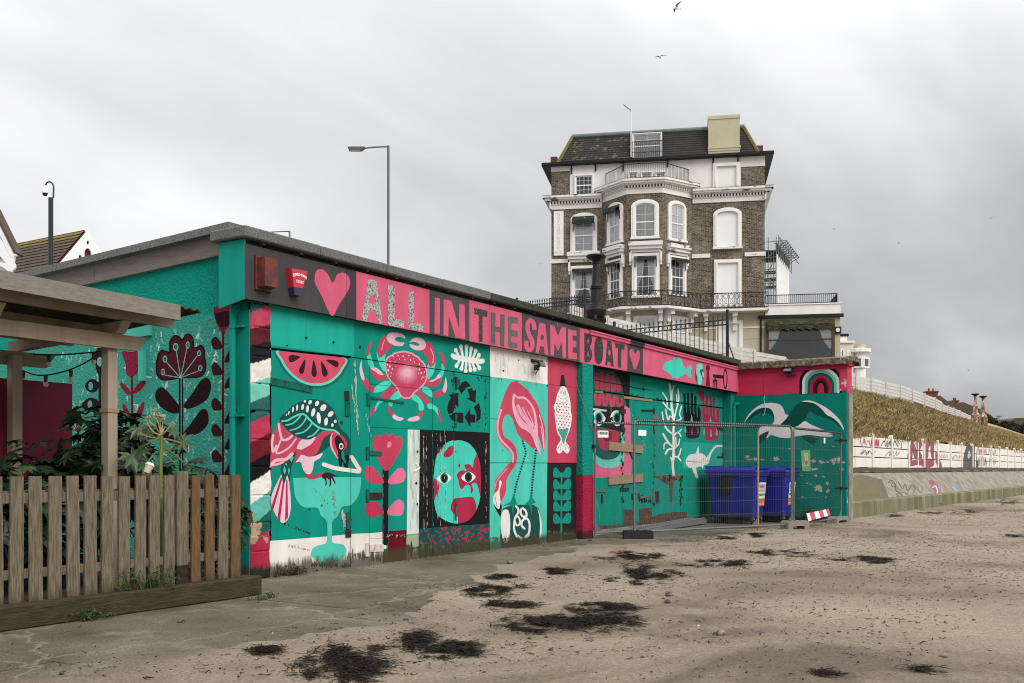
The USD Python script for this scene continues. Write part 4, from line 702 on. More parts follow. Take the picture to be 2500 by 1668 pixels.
# wear: chips along the joints, scratches in the black, rust and mould
wr = Picture(FA, K4, clipA, 0.0046); r3 = np.random.default_rng(17)
def chips(cr, x0, y0, x1, y1, n, s0, s1, cols, el=1.6):
    for i in range(n):
        t = r3.random(); s_ = r3.uniform(s0, s1); wr.put(ragged(x0 + (x1 - x0) * t + r3.normal(0, s1 * 0.9), y0 + (y1 - y0) * t + r3.normal(0, s1 * 0.6), s_, s_ * r3.uniform(0.7, el * 1.6), int(r3.integers(1e6)), 9, 0.6), cols[int(r3.integers(len(cols)))], cr)
WD, WP = [(34, 30, 27), (58, 44, 34), (26, 32, 30)], [(176, 184, 176), (150, 176, 166), (196, 188, 178)]
chips(K4, 1138, 690, 1138, 1380, 40, 3, 9, WD); chips(K4, 1504, 740, 1500, 1350, 26, 2, 7, WD); chips(K4, 1420, 720, 1420, 1340, 12, 2, 6, WD); chips(K4, 20, 560, 60, 1300, 40, 2, 7, WP, 6); chips(K4, 150, 1150, 200, 1400, 12, 2, 5, WP, 5); chips(K2, 1400, 0, 1500, 700, 30, 2, 7, WP, 6)
for x in (800, 835, 900, 955, 990, 1500, 1040): chips(K5, x, 70, x + 5, 1120, 24, 1.5, 4, [(150, 146, 142), (110, 106, 104), (190, 184, 180)], 9)
chips(K5, 405, 1240, 610, 1232, 30, 3, 9, [(190, 170, 168), (150, 120, 118), (60, 14, 22)]); chips(K5, 345, 500, 345, 1350, 26, 1.5, 4, [(120, 118, 116), (90, 88, 86)], 7)
chips(K3, 1300, 560, 1320, 690, 12, 8, 18, [(200, 176, 166), (170, 140, 126)], 3); chips(K3, 1362, 540, 1355, 840, 34, 5, 13, [(46, 34, 28), (96, 62, 44), (28, 24, 22)], 2); chips(K3, 1385, 300, 1388, 1180, 26, 2, 5, WD, 4)
chips(K3, 1150, 240, 1200, 560, 36, 4, 12, [(120, 150, 142), (96, 120, 112), (150, 160, 152)], 1); chips(K3, 900, 200, 1100, 420, 14, 2, 6, [(40, 70, 66), (110, 150, 142)], 2); chips(K3, 600, 690, 880, 800, 22, 2, 8, [(16, 56, 50), (26, 40, 36)], 1.5)
chips(K3, 600, 950, 860, 1010, 26, 2, 7, [(170, 164, 156), (150, 146, 138)], 2); chips(K3, 430, 1200, 560, 1330, 50, 2, 8, [(120, 118, 100), (84, 86, 66), (150, 146, 130)], 3); chips(K3, 880, 1190, 1390, 1215, 60, 4, 12, [(70, 72, 52), (96, 94, 74), (54, 58, 44)], 2.4)
chips(K1, 400, 1400, 860, 1500, 24, 2, 7, [(90, 58, 40), (20, 40, 36)], 1)
chips(K6, 90, 380, 820, 470, 30, 2, 8, [(180, 190, 182), (60, 120, 110), (150, 150, 140)], 1.4); chips(K6, 100, 60, 800, 160, 16, 2, 5, [(80, 84, 80), (120, 124, 118)], 2); chips(K7, 820, 1240, 1180, 1290, 46, 3, 10, [(60, 110, 100), (110, 106, 92), (70, 66, 54)], 2); chips(K7, 80, 1330, 800, 1345, 70, 4, 11, [(96, 92, 76), (70, 66, 52), (130, 124, 108)], 2); chips(K5, 620, 1370, 1530, 1400, 90, 4, 14, [(92, 86, 58), (116, 104, 70), (64, 62, 44)], 3); chips(K5, 0, 1440, 340, 1500, 40, 3, 10, [(92, 92, 70), (120, 116, 92)], 4)
wr.build('worn_paint', kind='stuff')
w2 = Picture(FB, K8, clipB, 0.0046); wr = w2
chips(K8, 382, 460, 380, 1560, 50, 3, 10, WD, 2.4); chips(K8, 703, 600, 703, 1560, 36, 2, 7, WD, 2.4); chips(K8, 420, 440, 1400, 575, 40, 2, 7, WD, 1); chips(K8, 780, 1290, 1000, 1300, 30, 4, 12, [(70, 48, 36), (36, 30, 26), (120, 90, 70)], 2); chips(K8, 480, 1480, 700, 1560, 30, 4, 14, [(26, 54, 44), (40, 34, 28)], 2); chips(K8, 460, 600, 700, 1200, 40, 1.5, 5, [(14, 84, 74), (120, 160, 148)], 3); chips(K8, 980, 1290, 985, 1560, 26, 3, 8, WD, 3)
w2.build('worn_paint', kind='stuff')
# ---- fascia with the lettering
aF = lambda u, v=900: FF.px(u, v)[0]
x_end = -0.2
zt = 3.90
MB().box(x_end + 0.01, 16.44, -0.10, 0.30, 3.275, 3.94).build('fascia_core', M['dark_gap'], bld)
edges = [x_end, aF(*F2(60, 500)) - 0.19, aF(*F2(57, 500)), aF(*F2(1112, 700)), aF(*F2(1680, 860)), aF(*F2(1970, 900)), aF(*F3(203, 420)), aF(*F3(1030, 600)), aF(*F3(1715, 780)), aF(*F3(1938, 800)), XR]
cols_ = [DGREY, (66, 63, 65), PINK, (80, 75, 77), PINK, PINK, (80, 75, 77), PINK, (76, 71, 73), PINK]
panels = []
for i, cc in enumerate(cols_):
    b = MB(FF); e0, e1 = edges[i] + (0.003 if i not in (0,) else 0), edges[i + 1] - 0.003
    b.box(e0, e1, -0.022, 0, z_f if i else z_f, zt, cc, bev=0.003)
    panels.append(b.build('fascia_panel', M_m, bld, paint=True))
def letters(lst, cr, c, pi, mat='letter_paint', name='letter'):
    for g_ in lst:
        MB(FF).sheet(onto(FF, cr, g_), 0.0016, c).build(name, M[mat], panels[pi], paint=True)
PALE = (174, 174, 172)
letters([P([(225, 240), (345, 268), (435, 890), (365, 882), (340, 710), (240, 690), (210, 855), (135, 840)]).difference(EL(285, 545, 48, 63)), P([(513, 325), (605, 345), (605, 815), (745, 840), (740, 945), (510, 908)]), P([(808, 405), (885, 420), (882, 870), (1015, 885), (1013, 990), (803, 955)])], F2, PALE, 2)
letters([P([(1183, 508), (1258, 520), (1255, 1030), (1178, 1020)]), P([(1310, 535), (1420, 555), (1530, 960), (1535, 600), (1610, 610), (1620, 1105), (1480, 1080), (1385, 770), (1375, 1060), (1308, 1050)])], F2, PINK, 3, 'mural')
letters([P([(1745, 655), (1940, 700), (1935, 790), (1870, 775), (1870, 1150), (1812, 1140), (1812, 760), (1748, 745)])], F2, (54, 51, 52), 4, 'letter_dark')
letters([P([(1990, 715), (2055, 730), (2050, 925), (2120, 935), (2122, 745), (2185, 755), (2180, 1215), (2120, 1205), (2115, 1010), (2050, 995), (2050, 1185), (1988, 1175)])], F2, (84, 82, 82), 5, 'letter_dark')
letters([P([(2, 185), (140, 205), (140, 300), (50, 290), (50, 385), (140, 400), (140, 490), (45, 475), (45, 560), (140, 580), (135, 650), (2, 640)])], F3, (92, 90, 90), 5, 'letter_dark')
letters([LN([(382, 385), (365, 290), (322, 250), (285, 290), (280, 370), (305, 460), (345, 540), (350, 620), (318, 672), (280, 655), (262, 600), (265, 540)], 60, True, True), P([(450, 280), (535, 300), (580, 745), (525, 735), (515, 630), (460, 618), (440, 718), (398, 712)]).difference(EL(490, 492, 24, 42)),
    P([(605, 312), (665, 325), (715, 470), (765, 350), (828, 352), (835, 790), (785, 780), (770, 560), (718, 690), (665, 575), (660, 755), (610, 748)]), P([(860, 378), (985, 400), (985, 475), (930, 462), (925, 540), (982, 545), (980, 640), (930, 630), (925, 710), (990, 720), (990, 808), (865, 795)])], F3, PINK, 6, 'mural')
letters([S([(1096, 432), (1130, 436), (1180, 452), (1204, 510), (1200, 580), (1178, 630), (1202, 690), (1206, 770), (1175, 838), (1130, 845), (1098, 836), (1096, 640)]).difference(EL(1150, 545, 9, 34)).difference(EL(1150, 735, 10, 40)), S([(1302, 488), (1345, 520), (1364, 620), (1362, 760), (1340, 850), (1298, 880), (1258, 845), (1240, 740), (1240, 610), (1262, 515)]),
    P([(1425, 540), (1485, 550), (1518, 915), (1475, 905), (1465, 850), (1430, 838), (1425, 895), (1395, 890)]).difference(EL(1455, 712, 18, 42)), P([(1535, 570), (1675, 600), (1672, 675), (1625, 665), (1620, 930), (1575, 925), (1578, 650), (1542, 640)])], F3, (44, 41, 42), 7, 'letter_dark')
letters([S([(1820, 962), (1775, 840), (1745, 740), (1745, 690), (1765, 660), (1795, 665), (1822, 730), (1850, 685), (1880, 685), (1895, 740), (1885, 810)])], F3, PINK, 8, 'mural', 'heart')
hrt = onto(FF, F1, S([(1055, 790), (980, 640), (920, 520), (915, 455), (935, 410), (975, 400), (1020, 440), (1065, 515), (1100, 445), (1150, 430), (1195, 460), (1208, 520), (1190, 580), (1120, 690)]))
hs = hrt.difference(sbox(edges[1] - 0.003, 0, edges[1] + 0.003, 9))
for k, (lo, hi) in enumerate(((-9, edges[1]), (edges[1], 9))):
    MB(FF).sheet(hs.intersection(sbox(lo, 0, hi, 9)), 0.0016, PINK).build('heart', M_m, panels[k], paint=True)
def fpic(name, items):
    p = Picture(FF, K8, None, 0.0016)
    for g_, c in items: p.put(g_, c)
    p.build(name, parent=panels[9])
fpic('fish_painting', [(Polygon(sm([(797, 150), (830, 100), (900, 80), (918, 45), (935, 90), (955, 55), (985, 70), (1005, 130), (1030, 165), (1035, 195), (1060, 145), (1090, 140), (1095, 165), (1085, 200), (1092, 255), (1070, 260), (1040, 225), (1010, 225), (1005, 255), (985, 245), (950, 270), (910, 262), (905, 245), (900, 265), (860, 215), (810, 185)], True, 3)).buffer(0), (62, 200, 180))])
fpic('globe_painting', [(EL(1177, 228, 46, 118), (40, 92, 90)), (S([(1150, 130), (1195, 115), (1215, 170), (1180, 185), (1190, 230), (1205, 260), (1200, 330), (1160, 330), (1155, 260), (1140, 210)]), (120, 206, 190)), (S([(1205, 200), (1222, 215), (1220, 260), (1205, 240)]), (120, 206, 190))])
fpic('keyhole_painting', [(unary_union([EL(1263, 165, 22, 33), P([(1253, 185), (1273, 185), (1287, 355), (1243, 350)])]), (112, 18, 36))])
fpic('key_painting', [(unary_union([EL(1443, 277, 23, 106).difference(EL(1443, 277, 13, 82)), P([(1315, 228), (1426, 240), (1426, 276), (1315, 262)]), P([(1331, 262), (1345, 262), (1345, 282), (1362, 285), (1360, 372), (1350, 372), (1349, 305), (1342, 303), (1341, 365), (1331, 365), (1330, 305), (1324, 305), (1322, 362), (1314, 360), (1315, 282), (1331, 284)])]), (44, 16, 24))])
m0 = aF(*F3(1165, 400)); m1, m2 = aF(*F3(1733, 540)), aF(*F3(1940, 590))
for e0, e1, c in ((m0, m1, PINK), (m1, m2, (60, 57, 58)), (m2, XR, PINK)): MB(FF).box(e0, e1 - 0.002, 0.001, 0.035, zt - 0.085, zt - 0.03, c).box(e0, e1 - 0.002, 0.001, 0.05, zt - 0.03, zt - 0.002, c).build('moulding', M_m, bld, paint=True)
cb = MB(FF)
for x in np.arange(x_end + 0.3, 7.6, 0.62): cb.box(x, x + 0.05, -0.12, -0.02, zt, 3.968)
cb.build('packers', M['timber_grey'], bld, kind='stuff')
# teal end of the fascia box
MB().hexa([(x_end - 0.002, -0.118, 3.26), (x_end + 0.02, -0.118, 3.26), (x_end + 0.02, 0.31, 3.18), (x_end - 0.002, 0.31, 3.18), (x_end - 0.002, -0.118, 3.95), (x_end + 0.02, -0.118, 3.95), (x_end + 0.02, 0.31, 3.95), (x_end - 0.002, 0.31, 3.95)], (8, 150, 132)).build('fascia_end', M_m, bld, paint=True)
# coping stones
cu = [None, 774, 935, 1072, 1190, 1291, 1380, 1442, 1541, 1624, 1698, 1760, None]
ce = [x_end - 0.07] + [FF.px(u, 700)[0] for u in cu[1:-1]] + [XR - 0.01]
for i in range(12):
    h = rng.uniform(-0.006, 0.006)
    MB().box(ce[i] + 0.005, ce[i + 1] - 0.005, -0.12 - 0.075, 0.40, 3.962, 4.085 + h, bev=0.014).build('coping_stone', M['coping' if i < 4 else 'coping_moss'], bld)
# ---- flank wall, its barge board, coping, pipe and paintings
MB(FL).box(-12, 0.0, -0.2, 0.0, 0, 3.9, (12, 168, 147)).build('flank_wall', M['render_paint'], bld, paint=True)
ztop = lambda y: 4.21 - 0.036 * y
for y0, y1 in ((0.32, 2.85), (2.856, 6.2)):
    b = MB(); b.hexa([(-0.06, y0, ztop(y0) - 0.34), (-0.002, y0, ztop(y0) - 0.34), (-0.002, y1, ztop(y1) - 0.34), (-0.06, y1, ztop(y1) - 0.34), (-0.06, y0, ztop(y0) - 0.10), (-0.002, y0, ztop(y0) - 0.10), (-0.002, y1, ztop(y1) - 0.10), (-0.06, y1, ztop(y1) - 0.10)]); b.build('barge_board', M['timber_grey'], bld)
yy = [0.20, 1.62, 2.62, 3.55, 4.30, 5.4, 6.4]
for y0, y1 in zip(yy, yy[1:]):
    e = 0.005; b = MB(); b.hexa([(-0.17, y0 + e, ztop(y0) - 0.10), (0.3, y0 + e, ztop(y0) - 0.10), (0.3, y1 - e, ztop(y1) - 0.10), (-0.17, y1 - e, ztop(y1) - 0.10), (-0.15, y0 + e, ztop(y0)), (0.3, y0 + e, ztop(y0)), (0.3, y1 - e, ztop(y1)), (-0.15, y1 - e, ztop(y1))]); b.build('coping_stone', M['coping'], bld)
MB().hexa([(0.31, 0.41, 3.85), (XR, 0.41, 3.85), (XR, 9, 3.6), (0.31, 9, 3.6), (0.31, 0.41, 3.98), (XR, 0.41, 3.98), (XR, 9, 3.7), (0.31, 9, 3.7)]).build('flat_roof', M['coping'], bld)
pp = MB(); pp.tube([(0.02, 0.23, 3.24), (-0.045, 0.23, 3.22), (-0.062, 0.23, 3.16), (-0.062, 0.23, 0.0)], 0.036, 12, (6, 150, 132)); pp.build('drainpipe', M_m, bld, paint=True)
for z in (2.98, 1.93, 0.6): MB().tube([(-0.062, 0.23, z - 0.02), (-0.062, 0.23, z + 0.02)], 0.043, 12, (6, 146, 128)).box(-0.07, 0, 0.07, 0.23, z - 0.012, z + 0.012, (6, 146, 128)).build('pipe_bracket', M_m, bld, paint=True)
MB(FL).box(-0.21, -0.004, 0.0, 0.014, 0.0, 3.17, (4, 140, 122)).build('corner_strip', M_m, bld, paint=True)
fl = Picture(FL, L1, None, 0.002)
pale_area = unary_union([P([(-1950, 1300), (-1950, 900), (-900, 700), (0, 540), (400, 470), (690, 380), (860, 340), (1075, 330), (1075, 3600), (-1950, 3600)])] + [EL(x, 540 - 0.235 * x, 30, 30) for x in range(0, 700, 58)])
fl.put(pale_area, (66, 172, 152))
r2 = np.random.default_rng(11)
for i in range(330):
    x, y, t = r2.uniform(-1100, 1040), r2.uniform(400, 2300), r2.choice([PI / 2 + r2.normal(0, 0.25), r2.uniform(0, PI)], p=[0.65, 0.35])
    if y < 600 - 0.24 * x: continue
    d = np.array([math.cos(t), math.sin(t)]) * r2.uniform(24, 36)
    fl.put(LN([(x - d[0], y - d[1]), (x + d[0], y + d[1])], 17, False), [(216, 232, 228), (140, 208, 192), (126, 200, 184)][r2.integers(3)])
DK, DK2 = (40, 12, 22), (84, 22, 40)
pet = S([(105, 1050), (120, 900), (170, 810), (250, 820), (275, 820), (280, 700), (340, 620), (410, 630), (445, 670), (480, 610), (540, 600), (590, 660), (605, 770), (680, 740), (730, 790), (740, 900), (755, 980), (745, 1080), (690, 1150), (600, 1170), (480, 1170), (400, 1175), (300, 1195), (200, 1200), (130, 1150)])
fl.put(pet, DK).put(pet.buffer(-26), DK2)
fl.put(LN([(430, 1150), (434, 2600)], 56), (20, 12, 18)).put(LN([(432, 1160), (434, 2600)], 13), (110, 176, 164))
for x, y, rx, ry in ((362, 770, 34, 50), (515, 745, 24, 44), (662, 850, 24, 36), (225, 925, 28, 44), (200, 1090, 24, 42), (675, 1040, 28, 40)):
    fl.put(LN([(425, 1165), (x + (425 - x) * 0.1, y + ry * 0.9)], 11, False), (130, 198, 182)).put(EL(x, y, rx, ry), (140, 206, 190)).put(EL(x, y, rx * 0.62, ry * 0.66), (38, 116, 102))
for s in ([(410, 1530), (330, 1420), (220, 1300), (150, 1290), (105, 1350), (110, 1450), (200, 1560), (330, 1620), (410, 1600)], [(460, 1520), (560, 1380), (680, 1200), (760, 1165), (805, 1210), (810, 1320), (760, 1440), (640, 1520), (520, 1560)], [(450, 1900), (560, 1740), (690, 1570), (770, 1600), (770, 1760), (640, 1880)], [(410, 1960), (280, 1800), (150, 1720), (110, 1800), (180, 1920), (330, 2000)]): fl.put(S(s), (36, 10, 20))
fl.put(S([(850, 270), (950, 250), (1062, 235), (1062, 480), (1010, 540), (985, 610), (950, 590), (900, 510), (862, 400)]), (150, 34, 62)).put(S([(858, 345), (960, 325), (1060, 320), (1060, 470), (1000, 510), (930, 515), (880, 440)]), (56, 16, 30)).put(LN([(968, 590), (965, 2500)], 28), (96, 12, 34))
for k in range(6):
    y = 330 * k + (120 if k > 1 else 0)
    fl.put(S([(815, 700 + y), (850, 645 + y), (890, 650 + y), (955, 740 + y), (950, 790 + y), (900, 805 + y), (840, 790 + y)]), (58, 22, 32)).put(S([(985, 965 + y), (1005, 890 + y), (1062, 800 + y), (1062, 950 + y)]), (50, 14, 26))
RS = (150, 38, 68)
fl.put(S([(770, 150), (900, 155), (1020, 140), (1000, 300), (970, 420), (930, 465), (870, 470), (830, 420), (810, 280)]), RS, L2).put(LN([(900, 460), (908, 1300)], 28), (120, 26, 50), L2)
for s in ([(745, 565), (800, 560), (885, 660), (880, 700), (820, 680)], [(915, 690), (940, 610), (1010, 540), (1080, 530), (1020, 640)], [(775, 820), (830, 850), (880, 970), (820, 985)], [(940, 980), (1000, 850), (1060, 790), (1040, 920), (980, 1020)]): fl.put(S(s), (140, 32, 60), L2)
fl.put(S([(430, 230), (450, 120), (500, 100), (560, 120), (560, 340), (520, 470), (480, 460), (440, 360)]), (34, 20, 28), L2).put(LN([(492, 450), (492, 1200)], 34), (40, 20, 28), L2)
for s, cx, cy in (([(300, 590), (350, 515), (430, 505), (490, 580), (430, 665), (350, 660)], 375, 590), ([(255, 835), (330, 750), (420, 745), (520, 830), (440, 890), (300, 890)], 365, 825)): fl.put(S(s), (32, 18, 26), L2).put(EL(cx, cy, 30, 52), (110, 182, 168), L2)
fl.put(EL(488, 280, 34, 60), (120, 190, 176), L2)
fl.build('flower_paintings', 'render_paint')
for (x0, y0), (x1, y1), w in ((L2(1050, 140), L2(1052, 525), 0.10), (crop(0, 500, 650 / 1853)(880, 905), crop(0, 500, 650 / 1853)(1062, 875), 0.13)):
    MB(FL).plate(LineString([FL.px(x0, y0), FL.px(x1, y1)]).buffer(w / 2, cap_style=2), 0.001, 0.05, (70, 176, 156)).build('wall_batten', M_m, bld, paint=True)
# ---- return wall at the far end
zb, yR = 3.165, 2.83
pa, za = FR.px(*R1(410, 690)); pc, zc = FR.px(*R1(2150, 645))
MB(FR).box(-0.45, yR, -0.5, 0.0, 0, zb, (0, 120, 105), bev=0.004).box(-0.45, yR, -0.5, 0.004, zb + 0.0005, 3.92, (196, 54, 88), bev=0.004).build('return_wall', M['wall_paint'], bld, paint=True)
MB(FR).box(yR - 0.0, yR + 0.03, -0.5, -0.12, 0, zb - 0.02).build('bare_wall_end', M['concrete'], bld)
MB(FR).box(-0.13, yR + 0.03, 0.005, 0.035, 3.74, 3.80, (176, 48, 80)).box(-0.13, yR + 0.06, 0.005, 0.07, 3.80, 3.915, (172, 46, 78)).box(yR - 0.03, yR + 0.06, -0.5, 0.0048, 3.80, 3.915, (172, 46, 78)).build('cornice', M['wall_paint'], bld, paint=True)
MB(FR).box(yR - 0.17, yR + 0.02, 0.0045, 0.02, zb + 0.03, 3.739, (190, 60, 92)).build('corner_strip', M['wall_paint'], bld, paint=True)
co_y = np.linspace(-0.10, yR + 0.16, 7)
for i in range(6):
    t = trimesh.creation.box((co_y[i + 1] - co_y[i] - 0.006, 0.78, 0.13)).subdivide().subdivide().subdivide()
    v = t.vertices; v[:, 2] -= 0.16 * np.clip(np.abs(v[:, 1]) / 0.39, 0, 1) ** 3 * (v[:, 2] > 0); v += 0.035 * (meshkit.fbm((v + [i * 3, 0, 0]) * 7, 3, i)[:, None] - 0.5) * np.array([0.2, 1, 1])
    v[:, 0] += (co_y[i] + co_y[i + 1]) / 2; MB(FR).add(np.c_[v[:, 0], v[:, 1] - 0.24, v[:, 2] + 3.982], t.faces).build('coping_stone', M['lichen_coping'], bld, smooth=40)
pil0 = FR.px(*R1(250, 900))
MB().box(16.18, XR - 0.001, -0.02, 0.2, 0, z_f - 0.005, (22, 140, 124), bev=0.01).build('corner_pilaster', M_m, bld, paint=True)
MB().tube([(16.30, -0.06, 0.1), (16.30, -0.06, 2.86), (16.31, -0.07, 2.95), (XR, -0.12, 2.97)], 0.045, 10, (20, 136, 120)).build('waste_pipe', M_m, bld, paint=True)
rb = Picture(FR, R1, None, 0.0065)
def arch(rx, ry): return unary_union([EL(1724, 665 - ry * 0.42, rx, ry * 0.58), P([(1724 - rx, 665 - ry * 0.42), (1724 + rx, 665 - ry * 0.42), (1724 + rx * 1.01, 690), (1724 - rx * 1.01, 690)])]).intersection(P([(1300, 0), (2150, 0), (2150, 644), (1300, 668)]))
for rx, ry, c in ((340, 462, (26, 16, 26)), (298, 418, (226, 222, 218)), (256, 380, (104, 190, 172)), (212, 334, (22, 88, 84)), (166, 290, (170, 38, 70)), (124, 252, (92, 16, 34)), (96, 214, (30, 20, 24)), (52, 172, (176, 44, 76))): rb.put(arch(rx, ry), c)
rb.build('rainbow_painting', 'mural')
gu = Picture(FR, R1, None, 0.002)
DG = (6, 72, 62)
gu.put(S([(497, 1140), (560, 1010), (680, 890), (800, 825), (950, 808), (1060, 830), (1120, 890), (1160, 990), (1205, 1000), (1180, 1060), (1090, 1150), (1000, 1160), (930, 1165), (975, 1110), (980, 1020), (940, 920), (860, 885), (740, 900), (620, 980), (540, 1080)]), (220, 216, 212))
gu.put(S([(500, 1138), (600, 1015), (700, 925), (820, 885), (900, 900), (960, 980), (975, 1060), (930, 990), (830, 970), (720, 985), (600, 1060)]), DG)
gu.put(S([(735, 1250), (770, 1190), (900, 1165), (1100, 1170), (1240, 1195), (1350, 1180), (1460, 1100), (1560, 1150), (1720, 1220), (1850, 1270), (1915, 1290), (1830, 1305), (1905, 1320), (1890, 1345), (1700, 1340), (1560, 1320), (1400, 1330), (1300, 1350), (1180, 1370), (1050, 1355), (930, 1320), (870, 1370), (850, 1350), (860, 1290), (730, 1340)]), (218, 214, 210))
gu.put(S([(1080, 1155), (1180, 1050), (1280, 900), (1380, 810), (1480, 785), (1600, 810), (1700, 870), (1760, 950), (1830, 1010), (1930, 1060), (2010, 1150), (2080, 1235), (1980, 1150), (1900, 1090), (1760, 1040), (1620, 985), (1540, 940), (1500, 1030), (1440, 1110), (1340, 1180), (1240, 1190), (1130, 1165)]), DG)
gu.put(S([(1420, 790), (1500, 770), (1620, 790), (1800, 880), (1940, 990), (2030, 1090), (2085, 1200), (2080, 1235), (2020, 1140), (1920, 1050), (1820, 1000), (1750, 920), (1660, 840), (1560, 800)]), (222, 218, 214))
gu.put(S([(735, 1340), (890, 1260), (850, 1370), (780, 1440), (740, 1450)]), DG).put(P([(1400, 1330), (1560, 1340), (1700, 1390), (1640, 1400), (1660, 1440), (1600, 1450), (1640, 1500), (1560, 1460), (1480, 1400)]), DG)
gu.build('gull_painting', 'wall_paint')
pe = Picture(FR, R2, None, 0.0034)
for i, (x, y, rx, ry) in enumerate(((735, 205, 30, 20), (760, 245, 40, 10), (850, 245, 26, 24), (950, 250, 24, 12), (1150, 240, 34, 26), (1340, 95, 12, 12), (1680, 270, 36, 20), (1800, 285, 40, 22), (1885, 285, 24, 12), (1962, 270, 34, 36), (2045, 250, 22, 44), (2115, 290, 26, 12), (1690, 390, 50, 18), (1740, 655, 44, 36), (1785, 690, 24, 20), (1885, 700, 20, 24), (1718, 480, 18, 18), (1510, 480, 14, 8), (1525, 785, 18, 10), (1880, 590, 20, 22), (1640, 600, 18, 8), (2085, 385, 26, 20), (1825, 490, 22, 10), (1590, 590, 12, 10), (1860, 790, 10, 14), (1970, 60, 12, 8))): pe.put(ragged(x, y, rx, ry, i, 26, 0.6), (190, 176, 172))
pe.build('peeled_plaster', 'wall_paint', kind='stuff')
# ---------------------------------------------------------------- the tall brick hotel on the street above
H1, H2, H3, H4, H5, A6 = crop(1320, 280, 300 / 1809), crop(1600, 280, 300 / 1809), crop(1320, 500, k3), crop(1600, 500, k3), crop(1250, 680, 600 / 2350), crop(1780, 560, 380 / 1752)
h_dir = -0.1736 * FWD + 0.985 * RGT
HO = at(1346, 1145, 67.0); HO[2] = 0
HP = Face(HO, h_dir)
ZG = 7.0                                            # street level up there
HW = HP.px(1867, 600)[0]
hotel = thing('hotel', 'tall narrow brick hotel with white window surrounds, bay front and black mansard roof', 'hotel', HO + [0, 0, ZG])
def bricks(face, a0, a1, z0, z1, n, par=None, name='brick_wall'):
    v = face.w([(a0, n, z0), (a1, n, z0), (a1, n, z1), (a0, n, z1)])
    return obj(name, (v, np.array([[0, 1, 2], [0, 2, 3]])), M['brick'], par or hotel, uv=[(a0, z0), (a1, z0), (a1, z1), (a0, z1)])
side = Face(HP.w((HW, 0, 0))[0], -HP.n); sideL = Face(HP.w((0, -9, 0))[0], HP.n)
for f_, a0, a1, z0, z1 in ((HP, 0, HW, 11.5, 21.7), (side, 0, 9, 11.5, 21.7), (sideL, 0, 9, 11.5, 21.7)): bricks(f_, a0, a1, z0, z1, 0)
MB(HP).box(0.02, HW - 0.02, -9, -0.02, ZG, 21.7).box(0.0, HW, -9.0, 0.0, ZG, 11.5).build('ground_storey', M['cream'], hotel)
PB = 1.75                                           # how far the bay comes forward
b0, b3 = HP.px(1472, 600)[0], HP.px(1689, 600)[0]; b1, b2 = HP.px(1531, 600, PB)[0], HP.px(1617, 600, PB)[0]
wp = lambda a, n: HP.w((a, n, 0))[0]
BL, BF, BR = Face(wp(b0, 0), wp(b1, PB) - wp(b0, 0)), Face(wp(b1, PB), h_dir), Face(wp(b2, PB), wp(b3, 0) - wp(b2, PB))
lenf = {id(BL): np.linalg.norm(wp(b1, PB) - wp(b0, 0)), id(BF): b2 - b1, id(BR): np.linalg.norm(wp(b3, 0) - wp(b2, PB))}
for f_ in (BL, BF, BR):
    bricks(f_, 0, lenf[id(f_)], 11.5, 19.1, 0)
    MB(f_).box(0, lenf[id(f_)], -0.2, 0.0, ZG, 11.5).build('bay_base', M['cream'], hotel)
bay2 = [(b0, 0), (b1, PB), (b2, PB), (b3, 0)]
def ring(z0, z1, out, name, mat, close=True):       # a moulding that follows the bay
    poly = Polygon(bay2 + [(b3, -0.5), (b0, -0.5)]).buffer(out, join_style=2).intersection(sbox(-5, -0.1, 50, 50))
    t = trimesh.creation.extrude_polygon(poly, z1 - z0, engine='earcut'); v = t.vertices
    MB(HP).add(np.c_[v[:, 0], v[:, 1], v[:, 2] + z0], t.faces[:, ::-1]).build(name, M[mat], hotel)
for z0, z1, o, nm, mt in ((19.05, 19.38, 0.06, 'frieze', 'white_trim'), (19.38, 19.44, 0.12, 'cornice', 'white_trim'), (19.60, 19.66, 0.34, 'cornice', 'white_trim'), (19.66, 19.78, 0.48, 'cornice', 'white_peel'), (19.78, 19.92, 0.56, 'cornice', 'white_peel'), (19.92, 19.95, 0.56, 'cornice_lead', 'gutter'), (11.50, 11.66, 1.0, 'balcony_slab', 'white_peel')): ring(z0, z1, o, nm, mt)
dm = MB(HP); segs = [(bay2[i], bay2[i + 1]) for i in range(3)]
for (p0, p1) in segs:
    p0, p1 = np.array(p0), np.array(p1); L_ = np.linalg.norm(p1 - p0); d = (p1 - p0) / L_; nn = np.array([-d[1], d[0]])
    for k in np.arange(0.05, L_, 0.2):
        c = p0 + d * k + nn * 0.02; e = c + nn * 0.2; dm.hexa([(*c, 19.44), (*(c + d * 0.1), 19.44), (*(e + d * 0.1), 19.44), (*e, 19.44), (*c, 19.60), (*(c + d * 0.1), 19.60), (*(e + d * 0.1), 19.60), (*e, 19.60)])
for a0, a1 in ((-0.1, b0 - 0.1), (b3 + 0.1, HW + 0.1)):
    for k in np.arange(a0, a1, 0.2): dm.box(k, k + 0.1, 0.02, 0.22, 19.08, 19.25)
dm.build('dentils', M['white_trim'], hotel, kind='stuff')
